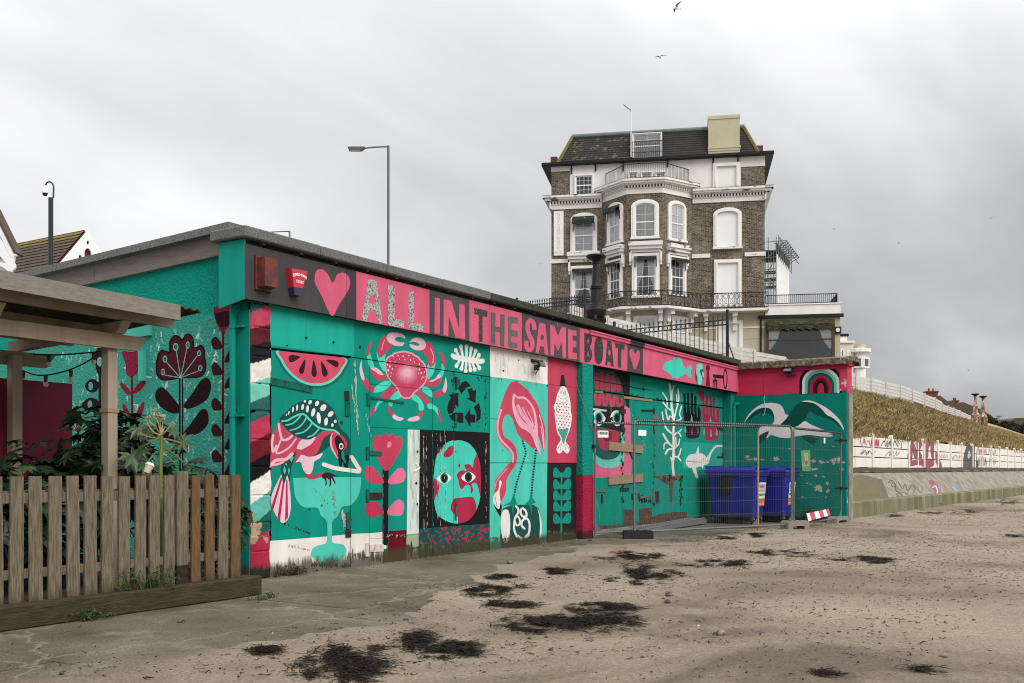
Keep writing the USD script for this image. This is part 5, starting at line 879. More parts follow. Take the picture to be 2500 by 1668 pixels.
for a0, a1 in ((-0.30, b0 - 0.05), (b3 + 0.05, HW + 0.30)):
    o0, o1 = (0.25, 0) if a0 < 0 else (0, 0.25)
    b = MB(HP); b.box(a0 + o0, a1 - o1, -0.02, 0.07, 18.72, 19.02).box(a0 + o0, a1 - o1, -0.02, 0.12, 19.02, 19.08).build('frieze', M['white_trim'], hotel)
    MB(HP).box(a0, a1, -0.02, 0.30, 19.25, 19.31).box(a0 - o0 * 0.4, a1 + o1 * 0.4, -0.02, 0.42, 19.31, 19.42).box(a0 - o0, a1 + o1, -0.02, 0.5, 19.42, 19.56).build('cornice', M['white_peel'], hotel)
    MB(HP).box(a0 - o0, a1 + o1, -0.02, 0.5, 19.56, 19.585).build('cornice_lead', M['gutter'], hotel)
for (x0, _), (x1, _) in (((0.25, 0), (0, 0)),):
    MB(side).box(-0.4, 9, -0.02, 0.07, 18.72, 19.02).box(-0.4, 9, -0.02, 0.35, 19.25, 19.42).box(-0.5, 9, -0.02, 0.5, 19.42, 19.58).build('cornice', M['white_peel'], hotel)
    MB(sideL).box(0, 9.4, -0.02, 0.07, 18.72, 19.02).box(0, 9.4, -0.02, 0.35, 19.25, 19.42).box(0, 9.5, -0.02, 0.5, 19.42, 19.58).build('cornice', M['white_peel'], hotel)
# string course between the main floors
for a0, a1 in ((-0.06, HP.px(*H3(350, 720))[0]), (b3, HP.px(*H4(700, 650))[0]), (HP.px(*H4(1140, 650))[0], HW + 0.06)): MB(HP).box(a0, a1, -0.02, 0.08, 15.12, 15.38).build('string_course', M['white_peel'], hotel)
# top storey
w0, w1 = HP.px(*H1(432, 1000))[0], HP.px(*H2(1256, 900))[0]
MB(HP).box(w0, w1, 0.0, 0.06, 19.58, 21.6).build('white_storey', M['white_trim'], hotel)
for x0_, x1_, z_ in ((-0.02, w0 - 0.003, 21.28), (w1 + 0.003, HW + 0.02, 20.95)): MB(HP).box(x0_, x1_, 0.0, 0.05, z_, 21.6).build('white_storey', M['white_trim'], hotel)
def window(face, o, s, n0=0.0, arch=0.0, kind='sash', awn=None, hood=None, curtain='net', cols=2, name='window', par=None, sill=True):
    """o: opening (x0, y0, x1, y1) as crop corners already on the wall (a0, z1, a1, z0); s: width of the white surround"""
    a0, z1, a1, z0 = o; b = MB(face); am = (a0 + a1) / 2
    op = sbox(a0, z0, a1, z1)
    if arch: op = unary_union([op, EL(am, z1, (a1 - a0) / 2, arch)])
    out = sbox(a0 - s, z0, a1 + s, z1 + (0 if arch else s))
    if arch: out = unary_union([out, EL(am, z1, (a1 - a0) / 2 + s, arch + s)])
    W = b.plate(out.difference(op), n0 + 0.001, n0 + 0.13).plate(out.buffer(-s * 0.45).difference(op.buffer(0.02)), n0 + 0.13, n0 + 0.17).build(name, M['white_trim'], par or hotel)
    if sill: MB(face).box(a0 - s - 0.04, a1 + s + 0.04, n0, n0 + 0.22, z0 - 0.12, z0 - 0.001).build('sill', M['white_peel'], W)
    if kind == 'blind':
        MB(face).sheet(op, n0 + 0.02).build('blind_panel', M['white_board'], W); return W
    MB(face).sheet(op, n0 + 0.012).build('room', M['room'], W)
    cu = MB(face); wd = a1 - a0
    if curtain == 'net': cu.sheet(op, n0 + 0.022)
    elif curtain == 'tied':
        for sg in (1, -1):
            e = a0 if sg > 0 else a1; h = z1 - z0
            cu.sheet(P([(e, z1), (e + sg * wd * 0.45, z1), (e + sg * wd * 0.36, z1 - h * 0.4), (e + sg * wd * 0.12, z1 - h * 0.72), (e + sg * wd * 0.2, z0), (e, z0)]).intersection(op), n0 + 0.022)
    if cu.v: cu.build('curtain', M['curtain'], W)
    MB(face).sheet(op, n0 + 0.055).build('pane', M['glass'], W)
    fr = [op.difference(op.buffer(-0.055)), sbox(a0, (z0 + z1) / 2 - 0.035, a1, (z0 + z1) / 2 + 0.035)]
    for k in range(1, cols): fr.append(sbox(a0 + wd * k / cols - 0.009, z0, a0 + wd * k / cols + 0.009, z1 + arch))
    for t in (0.25, 0.75): fr.append(sbox(a0, z0 + (z1 - z0) * t - 0.008, a1, z0 + (z1 - z0) * t + 0.008))
    MB(face).plate(unary_union(fr).intersection(op), n0 + 0.057, n0 + 0.085).build('sash_frame', M['white_paint'], W)
    if awn:
        h, d = awn; zt_ = z1 + arch * 0.7 + 0.05
        bb_ = MB(face); e = 0.1; K = 6
        for k in range(K):
            t0, t1 = k / K, (k + 1) / K
            f0, f1 = (math.sin(t0 * PI / 2) * d, zt_ - (1 - math.cos(t0 * PI / 2)) * h), (math.sin(t1 * PI / 2) * d, zt_ - (1 - math.cos(t1 * PI / 2)) * h)
            bb_.hexa([(a0 - e, n0 + 0.17 + f0[0], f0[1] - 0.03), (a1 + e, n0 + 0.17 + f0[0], f0[1] - 0.03), (a1 + e, n0 + 0.17 + f1[0], f1[1] - 0.03), (a0 - e, n0 + 0.17 + f1[0], f1[1] - 0.03), (a0 - e, n0 + 0.17 + f0[0], f0[1]), (a1 + e, n0 + 0.17 + f0[0], f0[1]), (a1 + e, n0 + 0.17 + f1[0], f1[1]), (a0 - e, n0 + 0.17 + f1[0], f1[1])])
        nW = 9
        for k in range(nW):
            x0_, x1_ = a0 - e + (wd + 2 * e) * k / nW, a0 - e + (wd + 2 * e) * (k + 1) / nW; hh = 0.13 + 0.05 * (k % 2)
            bb_.box(x0_, x1_, n0 + 0.17 + d - 0.015, n0 + 0.17 + d, zt_ - h - hh, zt_ - h)
        for x_ in (a0 - e, a1 + e - 0.05): bb_.box(x_, x_ + 0.05, n0 + 0.13, n0 + 0.2, zt_ - h - 0.55, zt_ - h)
        bb_.build('awning', M['awning'], W)
    if hood:
        zh, dz, ov = hood
        MB(face).box(a0 - s - ov * 0.4, a1 + s + ov * 0.4, n0, n0 + 0.2, zh - dz, zh - dz * 0.72).box(a0 - s - ov * 0.75, a1 + s + ov * 0.75, n0, n0 + 0.34, zh - dz * 0.72, zh - dz * 0.4).box(a0 - s - ov, a1 + s + ov, n0, n0 + 0.45, zh - dz * 0.4, zh).build('hood', M['white_peel'], W)
        br = MB(face)
        for x_ in (a0 - s - 0.16, a1 + s + 0.02): br.box(x_, x_ + 0.14, n0, n0 + 0.2, zh - dz - 0.6, zh - dz).box(x_ + 0.01, x_ + 0.13, n0, n0 + 0.12, zh - dz - 0.8, zh - dz - 0.6)
        br.build('bracket', M['white_trim'], W)
    return W
def O(face, cr, x0, y0, x1, y1): 
    a0, z1 = face.px(*cr(x0, y0)); a1, z0 = face.px(*cr(x1, y1)); return (a0, (face.px(*cr((x0 + x1) / 2, y0)))[1], a1, (face.px(*cr((x0 + x1) / 2, y1)))[1])
# main floor (arched)
window(HP, O(HP, H3, 432, 190, 673, 600), 0.26, arch=0.18, awn=(0.45, 0.45)); window(BL, O(BL, H3, 892, 60, 1024, 485), 0.24, arch=0.2, awn=(0.4, 0.4)); window(BF, O(BF, H3, 1208, 30, 1458, 415), 0.27, arch=0.22); window(BR, O(BR, H4, 188, 40, 345, 450), 0.24, arch=0.2)
window(HP, O(HP, H4, 790, 130, 1050, 545), 0.26, arch=0.2, kind='blind')
# lower floor (with hoods)
hz = lambda f_, cr, y, x: f_.px(*cr(x, y))[1]
window(HP, O(HP, H3, 432, 830, 673, 1330), 0.25, awn=(0.2, 0.4), hood=(15.75, 0.62, 0.22), curtain='tied', sill=False)
window(BL, O(BL, H3, 900, 745, 1024, 1200), 0.22, awn=(0.2, 0.4), hood=(15.85, 0.65, 0.16), curtain=None, cols=3, sill=False); window(BF, O(BF, H3, 1218, 672, 1463, 1165), 0.27, awn=(0.15, 0.35), hood=(15.9, 0.65, 0.2), curtain='tied', cols=3); window(BR, O(BR, H4, 196, 700, 348, 1160), 0.22, awn=(0.2, 0.4), hood=(15.8, 0.65, 0.16), curtain=None, cols=3, sill=False)
window(HP, O(HP, H4, 797, 748, 1053, 1285), 0.24, kind='blind', hood=(15.72, 0.62, 0.24))
# top storey and street floor
window(HP, O(HP, H1, 520, 915, 762, 1185), 0.13, n0=0.06, cols=4, curtain=None)
for x0, x1 in ((1305, 1420), (1490, 1630), (1700, 1830)): window(HP, O(HP, H1, x0, 868, x1, 1010), 0.10, n0=0.06, cols=2)
window(HP, O(HP, H2, 900, 772, 1188, 1095), 0.24, n0=0.06, kind='blind')
for f_, c_, q_ in ((BF, H5, (1188, 385, 1372, 640)), (BR, H5, (1535, 390, 1655, 640)), (BL, H5, (985, 395, 1055, 640))): window(f_, O(f_, c_, *q_), 0.18, curtain='net')
window(HP, O(HP, H5, 1985, 440, 2170, 760), 0.24, kind='blind')
a_, z_ = HP.px(*H5(2210, 470)); MB(HP).box(b3, HW, 0.0, 0.04, z_ - 0.05, z_ + 0.05).build('string_course', M['white_trim'], hotel)
for dz in (0.75, 1.55, 2.4): MB(HP).box(b3, HW, 0.0, 0.006, z_ - dz - 0.012, z_ - dz).build('render_joint', M['gutter'], hotel)
# name board
n0_, nz1 = HP.px(*H3(170, 88)); n1_, nz0 = HP.px(*H3(294, 650))
sg = thing('hotel_sign', 'tall narrow white sign lettered downwards on the corner of the brick hotel', 'sign', HP.w(((n0_ + n1_) / 2, 0.1, nz0))[0])
MB(HP).box(n0_, n1_, 0.02, 0.12, nz0, nz1, bev=0.01).build('board', M['white_board'], sg)
def text(face, s, a, z, h, n, mat, par, name='lettering', width=None, bold=False):
    t = meshkit.text_mesh(s, h, 0.004, bold=bold); v = t.vertices.copy(); v[:, 0] -= v[:, 0].min(); w_ = v[:, 0].max()
    if width: v[:, 0] *= width / w_; w_ = width
    return MB(face).add(np.c_[v[:, 0] + a - w_ / 2, v[:, 2] + n, v[:, 1] + z], t.faces[:, ::-1]).build(name, M[mat], par, kind='stuff')
M['sign_grey'] = look('sign_letter_grey', (176, 176, 174), rough=0.6, var=0.05)
ys_ = [115, 172, 230, 268, 285, 340, 372]
L_ = 'NAYLAND ROCK'; zz_ = np.linspace(HP.px(*H3(232, 145))[1], HP.px(*H3(232, 575))[1], len(L_))
for ch, z in zip(L_, zz_):
    if ch != ' ': text(HP, ch, (n0_ + n1_) / 2, z, 0.17, 0.122, 'sign_grey', sg, 'letter')
text(HP, 'HOTEL', (n0_ + n1_) / 2, nz0 + 0.13, 0.13, 0.122, 'sign_grey', sg, width=0.56)
# mansard roof
e0, ez0 = HP.px(*H1(248, 738), 0.2); t0, tz0 = HP.px(*H1(470, 335), -0.9); e1, _ = HP.px(*H2(1520, 570), 0.2); t1, _ = HP.px(*H2(1300, 180), -0.9)
ez, tz = 21.72, tz0
dA, dB = HP.px(*H1(1350, 400), -0.3)[0], HP.px(*H2(104, 400), -0.3)[0]
NC = 12
for k in range(NC):
    u0, u1 = k / NC, (k + 1) / NC
    z0_, z1_ = ez + (tz - ez) * u0, ez + (tz - ez) * u1; n_0, n_1 = 0.25 - 1.15 * u0, 0.25 - 1.15 * u1
    l0, l1, r0_, r1_ = e0 + (t0 - e0) * u0, e0 + (t0 - e0) * u1, e1 + (t1 - e1) * u0, e1 + (t1 - e1) * u1
    cut = k < NC - 1
    for (x0, x1, y0, y1, mt) in (((l0, dA, l1, dA, 'slate'), (dB, r0_, dB, r1_, 'slate_clean')) if cut else ((l0, r0_, l1, r1_, 'slate_clean'),)):
        MB(HP).hexa([(x0, n_0 - 0.03, z0_), (x1, n_0 - 0.03, z0_), (x1, n_0 + 0.03, z0_), (x0, n_0 + 0.03, z0_), (y0, n_1 - 0.03, z1_), (y1, n_1 - 0.03, z1_), (y1, n_1 + 0.004, z1_), (y0, n_1 + 0.004, z1_)]).build('slate_course', M[mt], hotel)
MB(HP).hexa([(e0 + 0.01, -8.8, ez), (e1 - 0.01, -8.8, ez), (e1 - 0.01, 0.2, ez), (e0 + 0.01, 0.2, ez), (t0 + 0.01, -8.0, tz), (t1 - 0.01, -8.0, tz), (t1 - 0.01, -0.95, tz), (t0 + 0.01, -0.95, tz)]).build('roof', M['slate_clean'], hotel)
MB(HP).tube([(t0 - 0.05, -0.9, tz + 0.05), (t1 + 0.05, -0.9, tz + 0.05)], 0.15, 10).build('ridge_roll', M['lead'], hotel)
for x0, x1 in ((e0, t0), (e1, t1)): MB(HP).tube([(x0, 0.25, ez), (x1, -0.9, tz)], 0.13, 6).build('hip_strip', M['tile_moss'], hotel)
MB(HP).box(-0.55, HW + 0.5, -9.5, 0.42, 21.60, 21.66).box(-0.6, HW + 0.55, 0.34, 0.5, 21.62, 21.78).build('gutter', M['gutter'], hotel)
MB(HP).box(HW + 0.42, HW + 0.56, -9.5, 0.34, 21.62, 21.78).box(-0.62, -0.5, -9.5, 0.34, 21.62, 21.78).build('gutter', M['gutter'], hotel)
for cr, x, y0, y1 in ((H1, 455, 780, 880), (H1, 810, 755, 840), (H1, 1215, 735, 840), (H2, 180, 690, 780), (H2, 850, 660, 830), (H2, 1215, 640, 755)):
    a, z1_ = HP.px(*cr(x, y0)); z0_ = HP.px(*cr(x, y1))[1]; MB(HP).tube([(a, 0.3, z1_ + 0.2), (a, 0.12, z1_ - 0.1), (a, 0.12, z0_)], 0.05, 6).build('rain_pipe', M['gutter'], hotel)
# dormer window with a little rail, chimney, aerial
dz0 = 21.80; dz1 = HP.px(*H1(1500, 320), -0.3)[1]
dn = MB(HP); dn.box(dA, dB, -1.2, 0.1, dz0, dz1 + 0.12); dn.build('dormer', M['slate_clean'], hotel)
W_ = window(HP, (dA + 0.09, dz1 - 0.03, dB - 0.09, dz0 + 0.03), 0.08, n0=0.1, cols=2, name='dormer_window', sill=False)
rl = MB(HP)
for a in np.linspace(dA + 0.05, dB - 0.05, 15): rl.tube([(a, 0.42, dz0), (a, 0.42, dz0 + 1.05)], 0.014, 4)
rl.tube([(dA, 0.42, dz0 + 1.05), (dB, 0.42, dz0 + 1.05)], 0.025, 4).tube([(dA, 0.42, dz0 + 0.35), (dB, 0.42, dz0 + 0.35)], 0.018, 4).build('dormer_rail', M['iron'], hotel)
c0, cz1 = HP.px(*H2(780, 60), 0.1); c1, cz0 = HP.px(*H2(1242, 600), 0.1)
ch = MB(HP); ch.box(c0, c1, -1.0, 0.2, 21.75, cz1 - 0.1).box(c0 - 0.04, c1 + 0.02, -1.04, 0.24, cz1 - 0.1, cz1 + 0.12).box(c0 - 0.03, c1 + 0.06, -1.05, 0.26, 22.18, 22.3).box(c0 - 0.015, c1 + 0.03, -1.02, 0.23, 22.02, 22.18); ch.build('chimney', M['cream'], hotel)
for a, zt_ in ((HW - 0.05, 22.9), (0.0, 22.9)): MB(HP).box(a - 0.35, a + 0.1, -3.2, -2.2, 21.7, zt_ + 0.1).build('chimney', M['brick_red'], hotel)
aa_, az0 = HP.px(*H1(1330, 625), 0.4); az1 = HP.px(1540, 262, 0.4)[1]
ae = thing('aerial', 'thin television aerial on a tall pole above the hotel roof', 'aerial', HP.w((aa_, 0.4, az0))[0])
MB(HP).tube([(aa_, 0.4, az0), (aa_, 0.4, az1)], 0.035, 6).build('pole', M['white_plastic'], ae)
y_ = MB(HP); y_.tube([(aa_ - 0.5, 0.4, az1 + 0.2), (aa_ + 0.06, 0.4, az1 - 0.28)], 0.02, 4)
for k in range(6): y_.tube([(aa_ - 0.45 + 0.08 * k, 0.2, az1 + 0.15 - 0.07 * k), (aa_ - 0.45 + 0.08 * k, 0.6, az1 + 0.15 - 0.07 * k)], 0.012, 4)
y_.build('antenna', M['lamp_grey'], ae)
# balcony: slab along the front, patterned railing
MB(HP).box(b3 + 0.3, HW + 0.2, 0, 0.95, 11.46, 11.62).box(-0.1, b0 - 0.3, 0, 0.95, 11.46, 11.62).build('balcony_slab', M['white_peel'], hotel)
def iron_run(p0, p1, z0, h, name, par, fancy=True, step=0.36, r_=0.02):
    p0, p1 = np.array(p0), np.array(p1); L_ = np.linalg.norm(p1 - p0); d = (p1 - p0) / L_; n_ = max(1, round(L_ / step)); st_ = L_ / n_
    b = MB(HP); at_ = lambda k, z: (*(p0 + d * k), z)
    b.tube([at_(0, z0 + h), at_(L_, z0 + h)], 0.03, 4).tube([at_(0, z0 + 0.05), at_(L_, z0 + 0.05)], 0.025, 4)
    for i in range(n_ + 1): b.tube([at_(i * st_, z0), at_(i * st_, z0 + h)], r_, 4, caps=False)
    if fancy:
        for i in range(n_):
            c = (i + 0.5) * st_
            for zc, rx, rz in ((z0 + h * 0.78, st_ * 0.36, h * 0.17), (z0 + h * 0.2, st_ * 0.34, h * 0.14)): b.tube([at_(c + rx * math.cos(t), zc + rz * math.sin(t)) for t in np.arange(8) * PI / 4], r_ * 0.9, 3, closed=True)
            b.tube([at_(c, z0 + h * 0.32), at_(c - st_ * 0.2, z0 + h * 0.46), at_(c, z0 + h * 0.62), at_(c + st_ * 0.2, z0 + h * 0.46)], r_ * 0.8, 3, closed=True)
    return b.build(name, M['iron'], par)
rp = list(Polygon(bay2 + [(b3, -9), (b0, -9)]).buffer(0.93, join_style=2).exterior.coords)
f0, f1 = [p for p in rp if abs(p[1] - PB - 0.93) < 0.05 and p[0] < (b1 + b2) / 2][0], [p for p in rp if abs(p[1] - PB - 0.93) < 0.05 and p[0] > (b1 + b2) / 2][0]
cantL = (b0 - 0.55, 0.88); cantR = (b3 + 0.55, 0.88)
for p0, p1 in (((0.0, 0.88), cantL), (cantL, f0), (f0, f1), (f1, cantR), (cantR, (HW + 0.15, 0.88))): iron_run(p0, p1, 11.64, 0.98, 'balcony_railing', hotel)
cb = [(-0.0 + 0.6, 0), (b3 + 0.9, 0), (HW - 1.9, 0)]
for a, n in cb: MB(HP).box(a - 0.16, a + 0.16, 0, 0.7, 11.2, 11.46).box(a - 0.14, a + 0.14, 0, 0.4, 10.75, 11.2).box(a - 0.12, a + 0.12, 0, 0.22, 10.3, 10.75).build('corbel', M['white_trim'], hotel)
for f_, ks in ((BF, (0.1, lenf[id(BF)] - 0.1)), (BL, (0.3,)), (BR, (lenf[id(BR)] - 0.3, 0.25))):
    for a in ks: MB(f_).box(a - 0.15, a + 0.15, 0, 0.75, 11.2, 11.5).box(a - 0.13, a + 0.13, 0, 0.4, 10.75, 11.2).box(a - 0.11, a + 0.11, 0, 0.2, 10.2, 10.75).build('corbel', M['white_trim'], hotel)
# rail on top of the bay
qp = [(b0 + 0.2, 0.1), (b1 - 0.1, PB + 0.25), (b2 + 0.1, PB + 0.25), (b3 - 0.2, 0.1)]
for p0, p1 in zip(qp, qp[1:]): iron_run(p0, p1, 19.98, 0.95, 'bay_railing', hotel, fancy=False, step=0.14, r_=0.011)
# ---- the low wing to the right
wing0, wing1 = HW + 0.02, HP.px(2051, 800)[0]
wing = thing('cream_wing', 'single-storey cream wing with a wide picture window beside the brick hotel', 'building', HP.w((wing0, 0, ZG))[0])
zg = HP.px(*A6(800, 965))[1]
MB(HP).box(wing0, wing1, -8, 0.0, ZG, zg).build('wall', M['cream'], wing)
p0, pz0 = HP.px(*A6(400, 945)); p1, pz1 = HP.px(*A6(1255, 838))
MB(HP).box(p0 + 0.02, p1, -8, 0.06, zg + 0.02, pz1).box(p0 + 0.02, p1 + 0.05, -8.02, 0.12, pz1, pz1 + 0.07).build('parapet', M['white_trim'], wing)
g0, g1 = HP.px(*A6(325, 985))[0], HP.px(*A6(1285, 960))[0]
MB(HP).box(g0, g1, 0.01, 0.22, zg - 0.2, zg + 0.01).build('gutter', M['gutter'], wing)
dp = HP.px(*A6(357, 1100))[0]; MB(HP).tube([(dp - 0.02, 0.14, zg - 0.15), (dp, 0.08, zg - 0.5), (dp, 0.08, ZG)], 0.06, 8).build('rain_pipe', M['gutter'], wing)
o_ = O(HP, A6, 445, 1150, 1150, 1440); a0, z1_, a1, z0_ = o_
ft = HP.px(*A6(800, 1030))[1]
M['brown_frame'] = look('brown_window_frame', (84, 68, 60), rough=0.7, var=0.4, vscale=6)
MB(HP).plate(sbox(a0 - 0.2, z0_ - 0.12, a1 + 0.2, ft).difference(sbox(a0, z0_, a1, z1_ + 0.25)), 0.001, 0.16).build('window', M['brown_frame'], wing)
wn = stage.GetPrimAtPath(str(wing.GetPath()) + '/window')
MB(HP).box(a0, a1, 0.01, 0.02, z0_, ft).build('room', M['room'], wn)
MB(HP).sheet(sbox(a0, z0_, a1, z1_ + 0.25), 0.08).build('pane', M['glass'], wn)
zm = HP.px(*A6(800, 1245))[1]; MB(HP).box(a0, a1, 0.09, 0.15, zm - 0.04, zm + 0.04).build('transom', M['brown_frame'], wn)
for s_, e in ((1, a0), (-1, a1)): MB(HP).sheet(P([(e, z1_ + 0.2), (e + s_ * 0.75, z1_ + 0.2), (e + s_ * 0.55, zm), (e + s_ * 0.1, z0_ + 0.5), (e, z0_ + 0.5)]), 0.05).build('curtain', M['curtain'], wn)
M['moss_sheet'] = look('mossy_blind', (58, 56, 44), rough=0.95, var=0.5, vscale=2.0, stretch=(1, 1, 3), col2=(104, 100, 38), c2at=(0.5, 0.66), speck=[((24, 23, 20), 2, 0.56, 0.66)])
aw = MB(HP); aw.hexa([(a0 - 0.2, 0.17, ft - 0.02), (a1 + 0.2, 0.17, ft - 0.02), (a1 + 0.15, 0.45, z1_ + 0.35), (a0 - 0.15, 0.45, z1_ + 0.35), (a0 - 0.2, 0.17, ft + 0.05), (a1 + 0.2, 0.17, ft + 0.05), (a1 + 0.15, 0.49, z1_ + 0.42), (a0 - 0.15, 0.49, z1_ + 0.42)])
for k in range(18):
    x0_ = a0 - 0.15 + (a1 - a0 + 0.3) * k / 18; aw.box(x0_, x0_ + (a1 - a0 + 0.3) / 18, 0.45, 0.47, z1_ + 0.12 - 0.08 * (k % 2), z1_ + 0.40)
aw.build('awning', M['moss_sheet'], wing)
r0_, rz0 = HP.px(*A6(412, 835)); r1_, rz1 = HP.px(*A6(1218, 722))
iron_run((r0_, 0.0), (r1_, 0.0), pz1 + 0.07, rz1 - pz1 - 0.07, 'roof_railing', wing, fancy=False, step=0.12, r_=0.014); iron_run((r1_, 0.0), (r1_, -4.0), pz1 + 0.07, rz1 - pz1 - 0.07, 'roof_railing', wing, fancy=False, step=0.12, r_=0.014)
lx, lz = HP.px(*A6(1220, 1137)); sp = MB(HP); sp.box(lx - 0.22, lx + 0.22, 0, 0.15, lz - 0.22, lz + 0.22, bev=0.02); sp.build('wall_light', M['iron'], wing); MB(HP).plate(Point(lx, lz).buffer(0.13, 8), 0.15, 0.19).build('lamp_glass', M['white_plastic'], wing)
# ---------------------------------------------------------------- promenade, bank, sea wall and what stands on them
def ruled(rows, name, mat, parent=None, bump=0.0, seed=1, sub=(1, 1), **kw):     # surface through polylines of equal length
    R = np.array([[np.asarray(p, float) for p in r] for r in rows])
    def dense(A, axis, k):
        n = A.shape[axis]; x = np.linspace(0, n - 1, (n - 1) * k + 1); i = np.minimum(x.astype(int), n - 2); t = x - i
        a, b = np.take(A, i, axis), np.take(A, i + 1, axis); sh = [1, 1, 1]; sh[axis] = len(t); t = t.reshape(sh)
        return a * (1 - t) + b * t
    R = dense(dense(R, 0, sub[0]), 1, sub[1]); m, n = R.shape[:2]; V = R.reshape(-1, 3).copy()
    if bump: V[:, 2] += bump * (meshkit.fbm(V * 0.45, 4, seed) - 0.5)
    I = np.arange(m - 1)[:, None] * n + np.arange(n - 1)[None]
    return obj(name, (V, np.stack([I, I + 1, I + n + 1, I + n], -1).reshape(-1, 4)), mat, parent, **kw), R
crest_px = [(1395, 800, 46), (1483, 826, 50), (1628, 860, 53), (1790, 893, 55), (2073, 952, 57), (2200, 982, 66), (2300, 1010, 82), (2387, 1036, 102), (2440, 1051, 112), (2500, 1071, 116), (2620, 1108, 122)]
crest = [at(*c) for c in crest_px]
toe = lambda x: np.array([x, -2.42 - 0.052 * (x - 17.2) - 0.0004 * max(0, x - 40) ** 2 * 0.5, 0.0])
wall_x = [16.98, 17.6, 18.6, 20.5, 24, 32, 46, 66, 82, 96, 120]
walls_base = [toe(x) + [0, 1.34, 2.28] for x in wall_x]
ruled([walls_base, crest], 'grassy_bank', M['earth'], sub=(24, 9), bump=0.5, kind='structure', smooth=True)
# promenade and street: a sheet behind the building that climbs to the street in front of the hotel
far = lambda u, z, s: (lambda p: np.array([p[0], p[1], z]))(at(u, 1145, s))
ruled([[(-30, 9.0, 3.2), (-6, 9.0, 3.4), (4, 9.0, 3.6), (12, 9.0, 3.8), (20, 3.4, 4.0)], [far(-900, 5.5, 30), far(0, 5.5, 32), far(700, 5.4, 32), far(1350, 5.2, 31), far(1760, 4.4, 31)], [far(-900, 7, 46), far(0, 7, 46), far(700, 7, 46), crest[0], crest[2] + [0, 0, 0.0]],
       [far(-900, 7.0, 70), far(0, 7.0, 70), far(700, 7.0, 68), far(1400, 7.0, 64), far(2050, 7.0, 64)], [far(-900, 7.0, 400), far(0, 7.0, 400), far(700, 7.0, 400), far(1400, 7.0, 400), far(2050, 6.2, 400)]], 'promenade_ground', M['tarmac'], sub=(6, 4), kind='structure', smooth=True)
ruled([crest[3:], [far(2050, 6.6, 66), far(2120, 6.3, 68), far(2220, 5.6, 76), far(2330, 5.2, 96), far(2420, 4.6, 118), far(2480, 4.0, 128), far(2560, 3.4, 136), far(2700, 2.4, 142)], [far(2050, 6.2, 400)] + [far(u, 4.0, 400) for u in (2150, 2250, 2350, 2450, 2550, 2650, 2900)]], 'hilltop_ground', M['earth'], sub=(4, 3), kind='structure', smooth=True)
# dry grass on the bank
def blades(pts, h, name, mat, label, seed, n_per=3, w=0.03, cat='grass', lean=0.5):
    r = np.random.default_rng(seed); N = len(pts) * n_per
    base = np.repeat(pts, n_per, 0) + np.c_[r.normal(0, 0.12, (N, 2)), np.zeros(N)]
    hh = h * r.uniform(0.5, 1.3, N); an = r.uniform(0, 2 * PI, N); ln = r.normal(0, lean, (N, 2)) * hh[:, None]
    sd_ = np.c_[np.cos(an), np.sin(an), np.zeros(N)] * (w * hh / h)[:, None]
    mid = base + np.c_[ln * 0.4, hh * 0.62]; tip = base + np.c_[ln, hh]
    V = np.stack([base - sd_, base + sd_, mid + sd_ * 0.8, mid - sd_ * 0.8, tip], 1).reshape(-1, 3); o = np.arange(N)[:, None] * 5
    return obj(name, (V, np.vstack([o + [0, 1, 2], o + [0, 2, 3], o + [3, 2, 4]])), mat, label=label, cat=cat, kind='stuff')
rg = np.random.default_rng(21)
lo, hi = np.array(walls_base), np.array(crest)
def bank_points(n, k0, k1):
    k = rg.uniform(k0, k1, n); i = np.minimum(k.astype(int), 9); f = (k - i)[:, None]; t = rg.uniform(0.0, 0.985, n)[:, None]
    a, b = lo[i] * (1 - f) + lo[i + 1] * f, hi[i] * (1 - f) + hi[i + 1] * f
    p = a * (1 - t) + b * t; p[:, 2] += 0.5 * (meshkit.fbm(p * 0.45, 4, 1) - 0.5) - 0.04
    return p
pb = bank_points(100000, 2.6, 8.6)
keep = meshkit.fbm(pb * 0.5, 3, 14) + rg.normal(0, 0.08, len(pb)) > 0.36
blades(pb[keep], 0.20, 'bank_grass', M['dry_grass'], 'dry straw coloured grass covering the bank behind the graffiti wall', 5, 2, 0.016, lean=0.8)
blades(bank_points(1200, 2.6, 6.5), 0.3, 'bank_weeds', M['weed'], 'green weeds growing among the dry grass of the bank', 6, 3, 0.02)
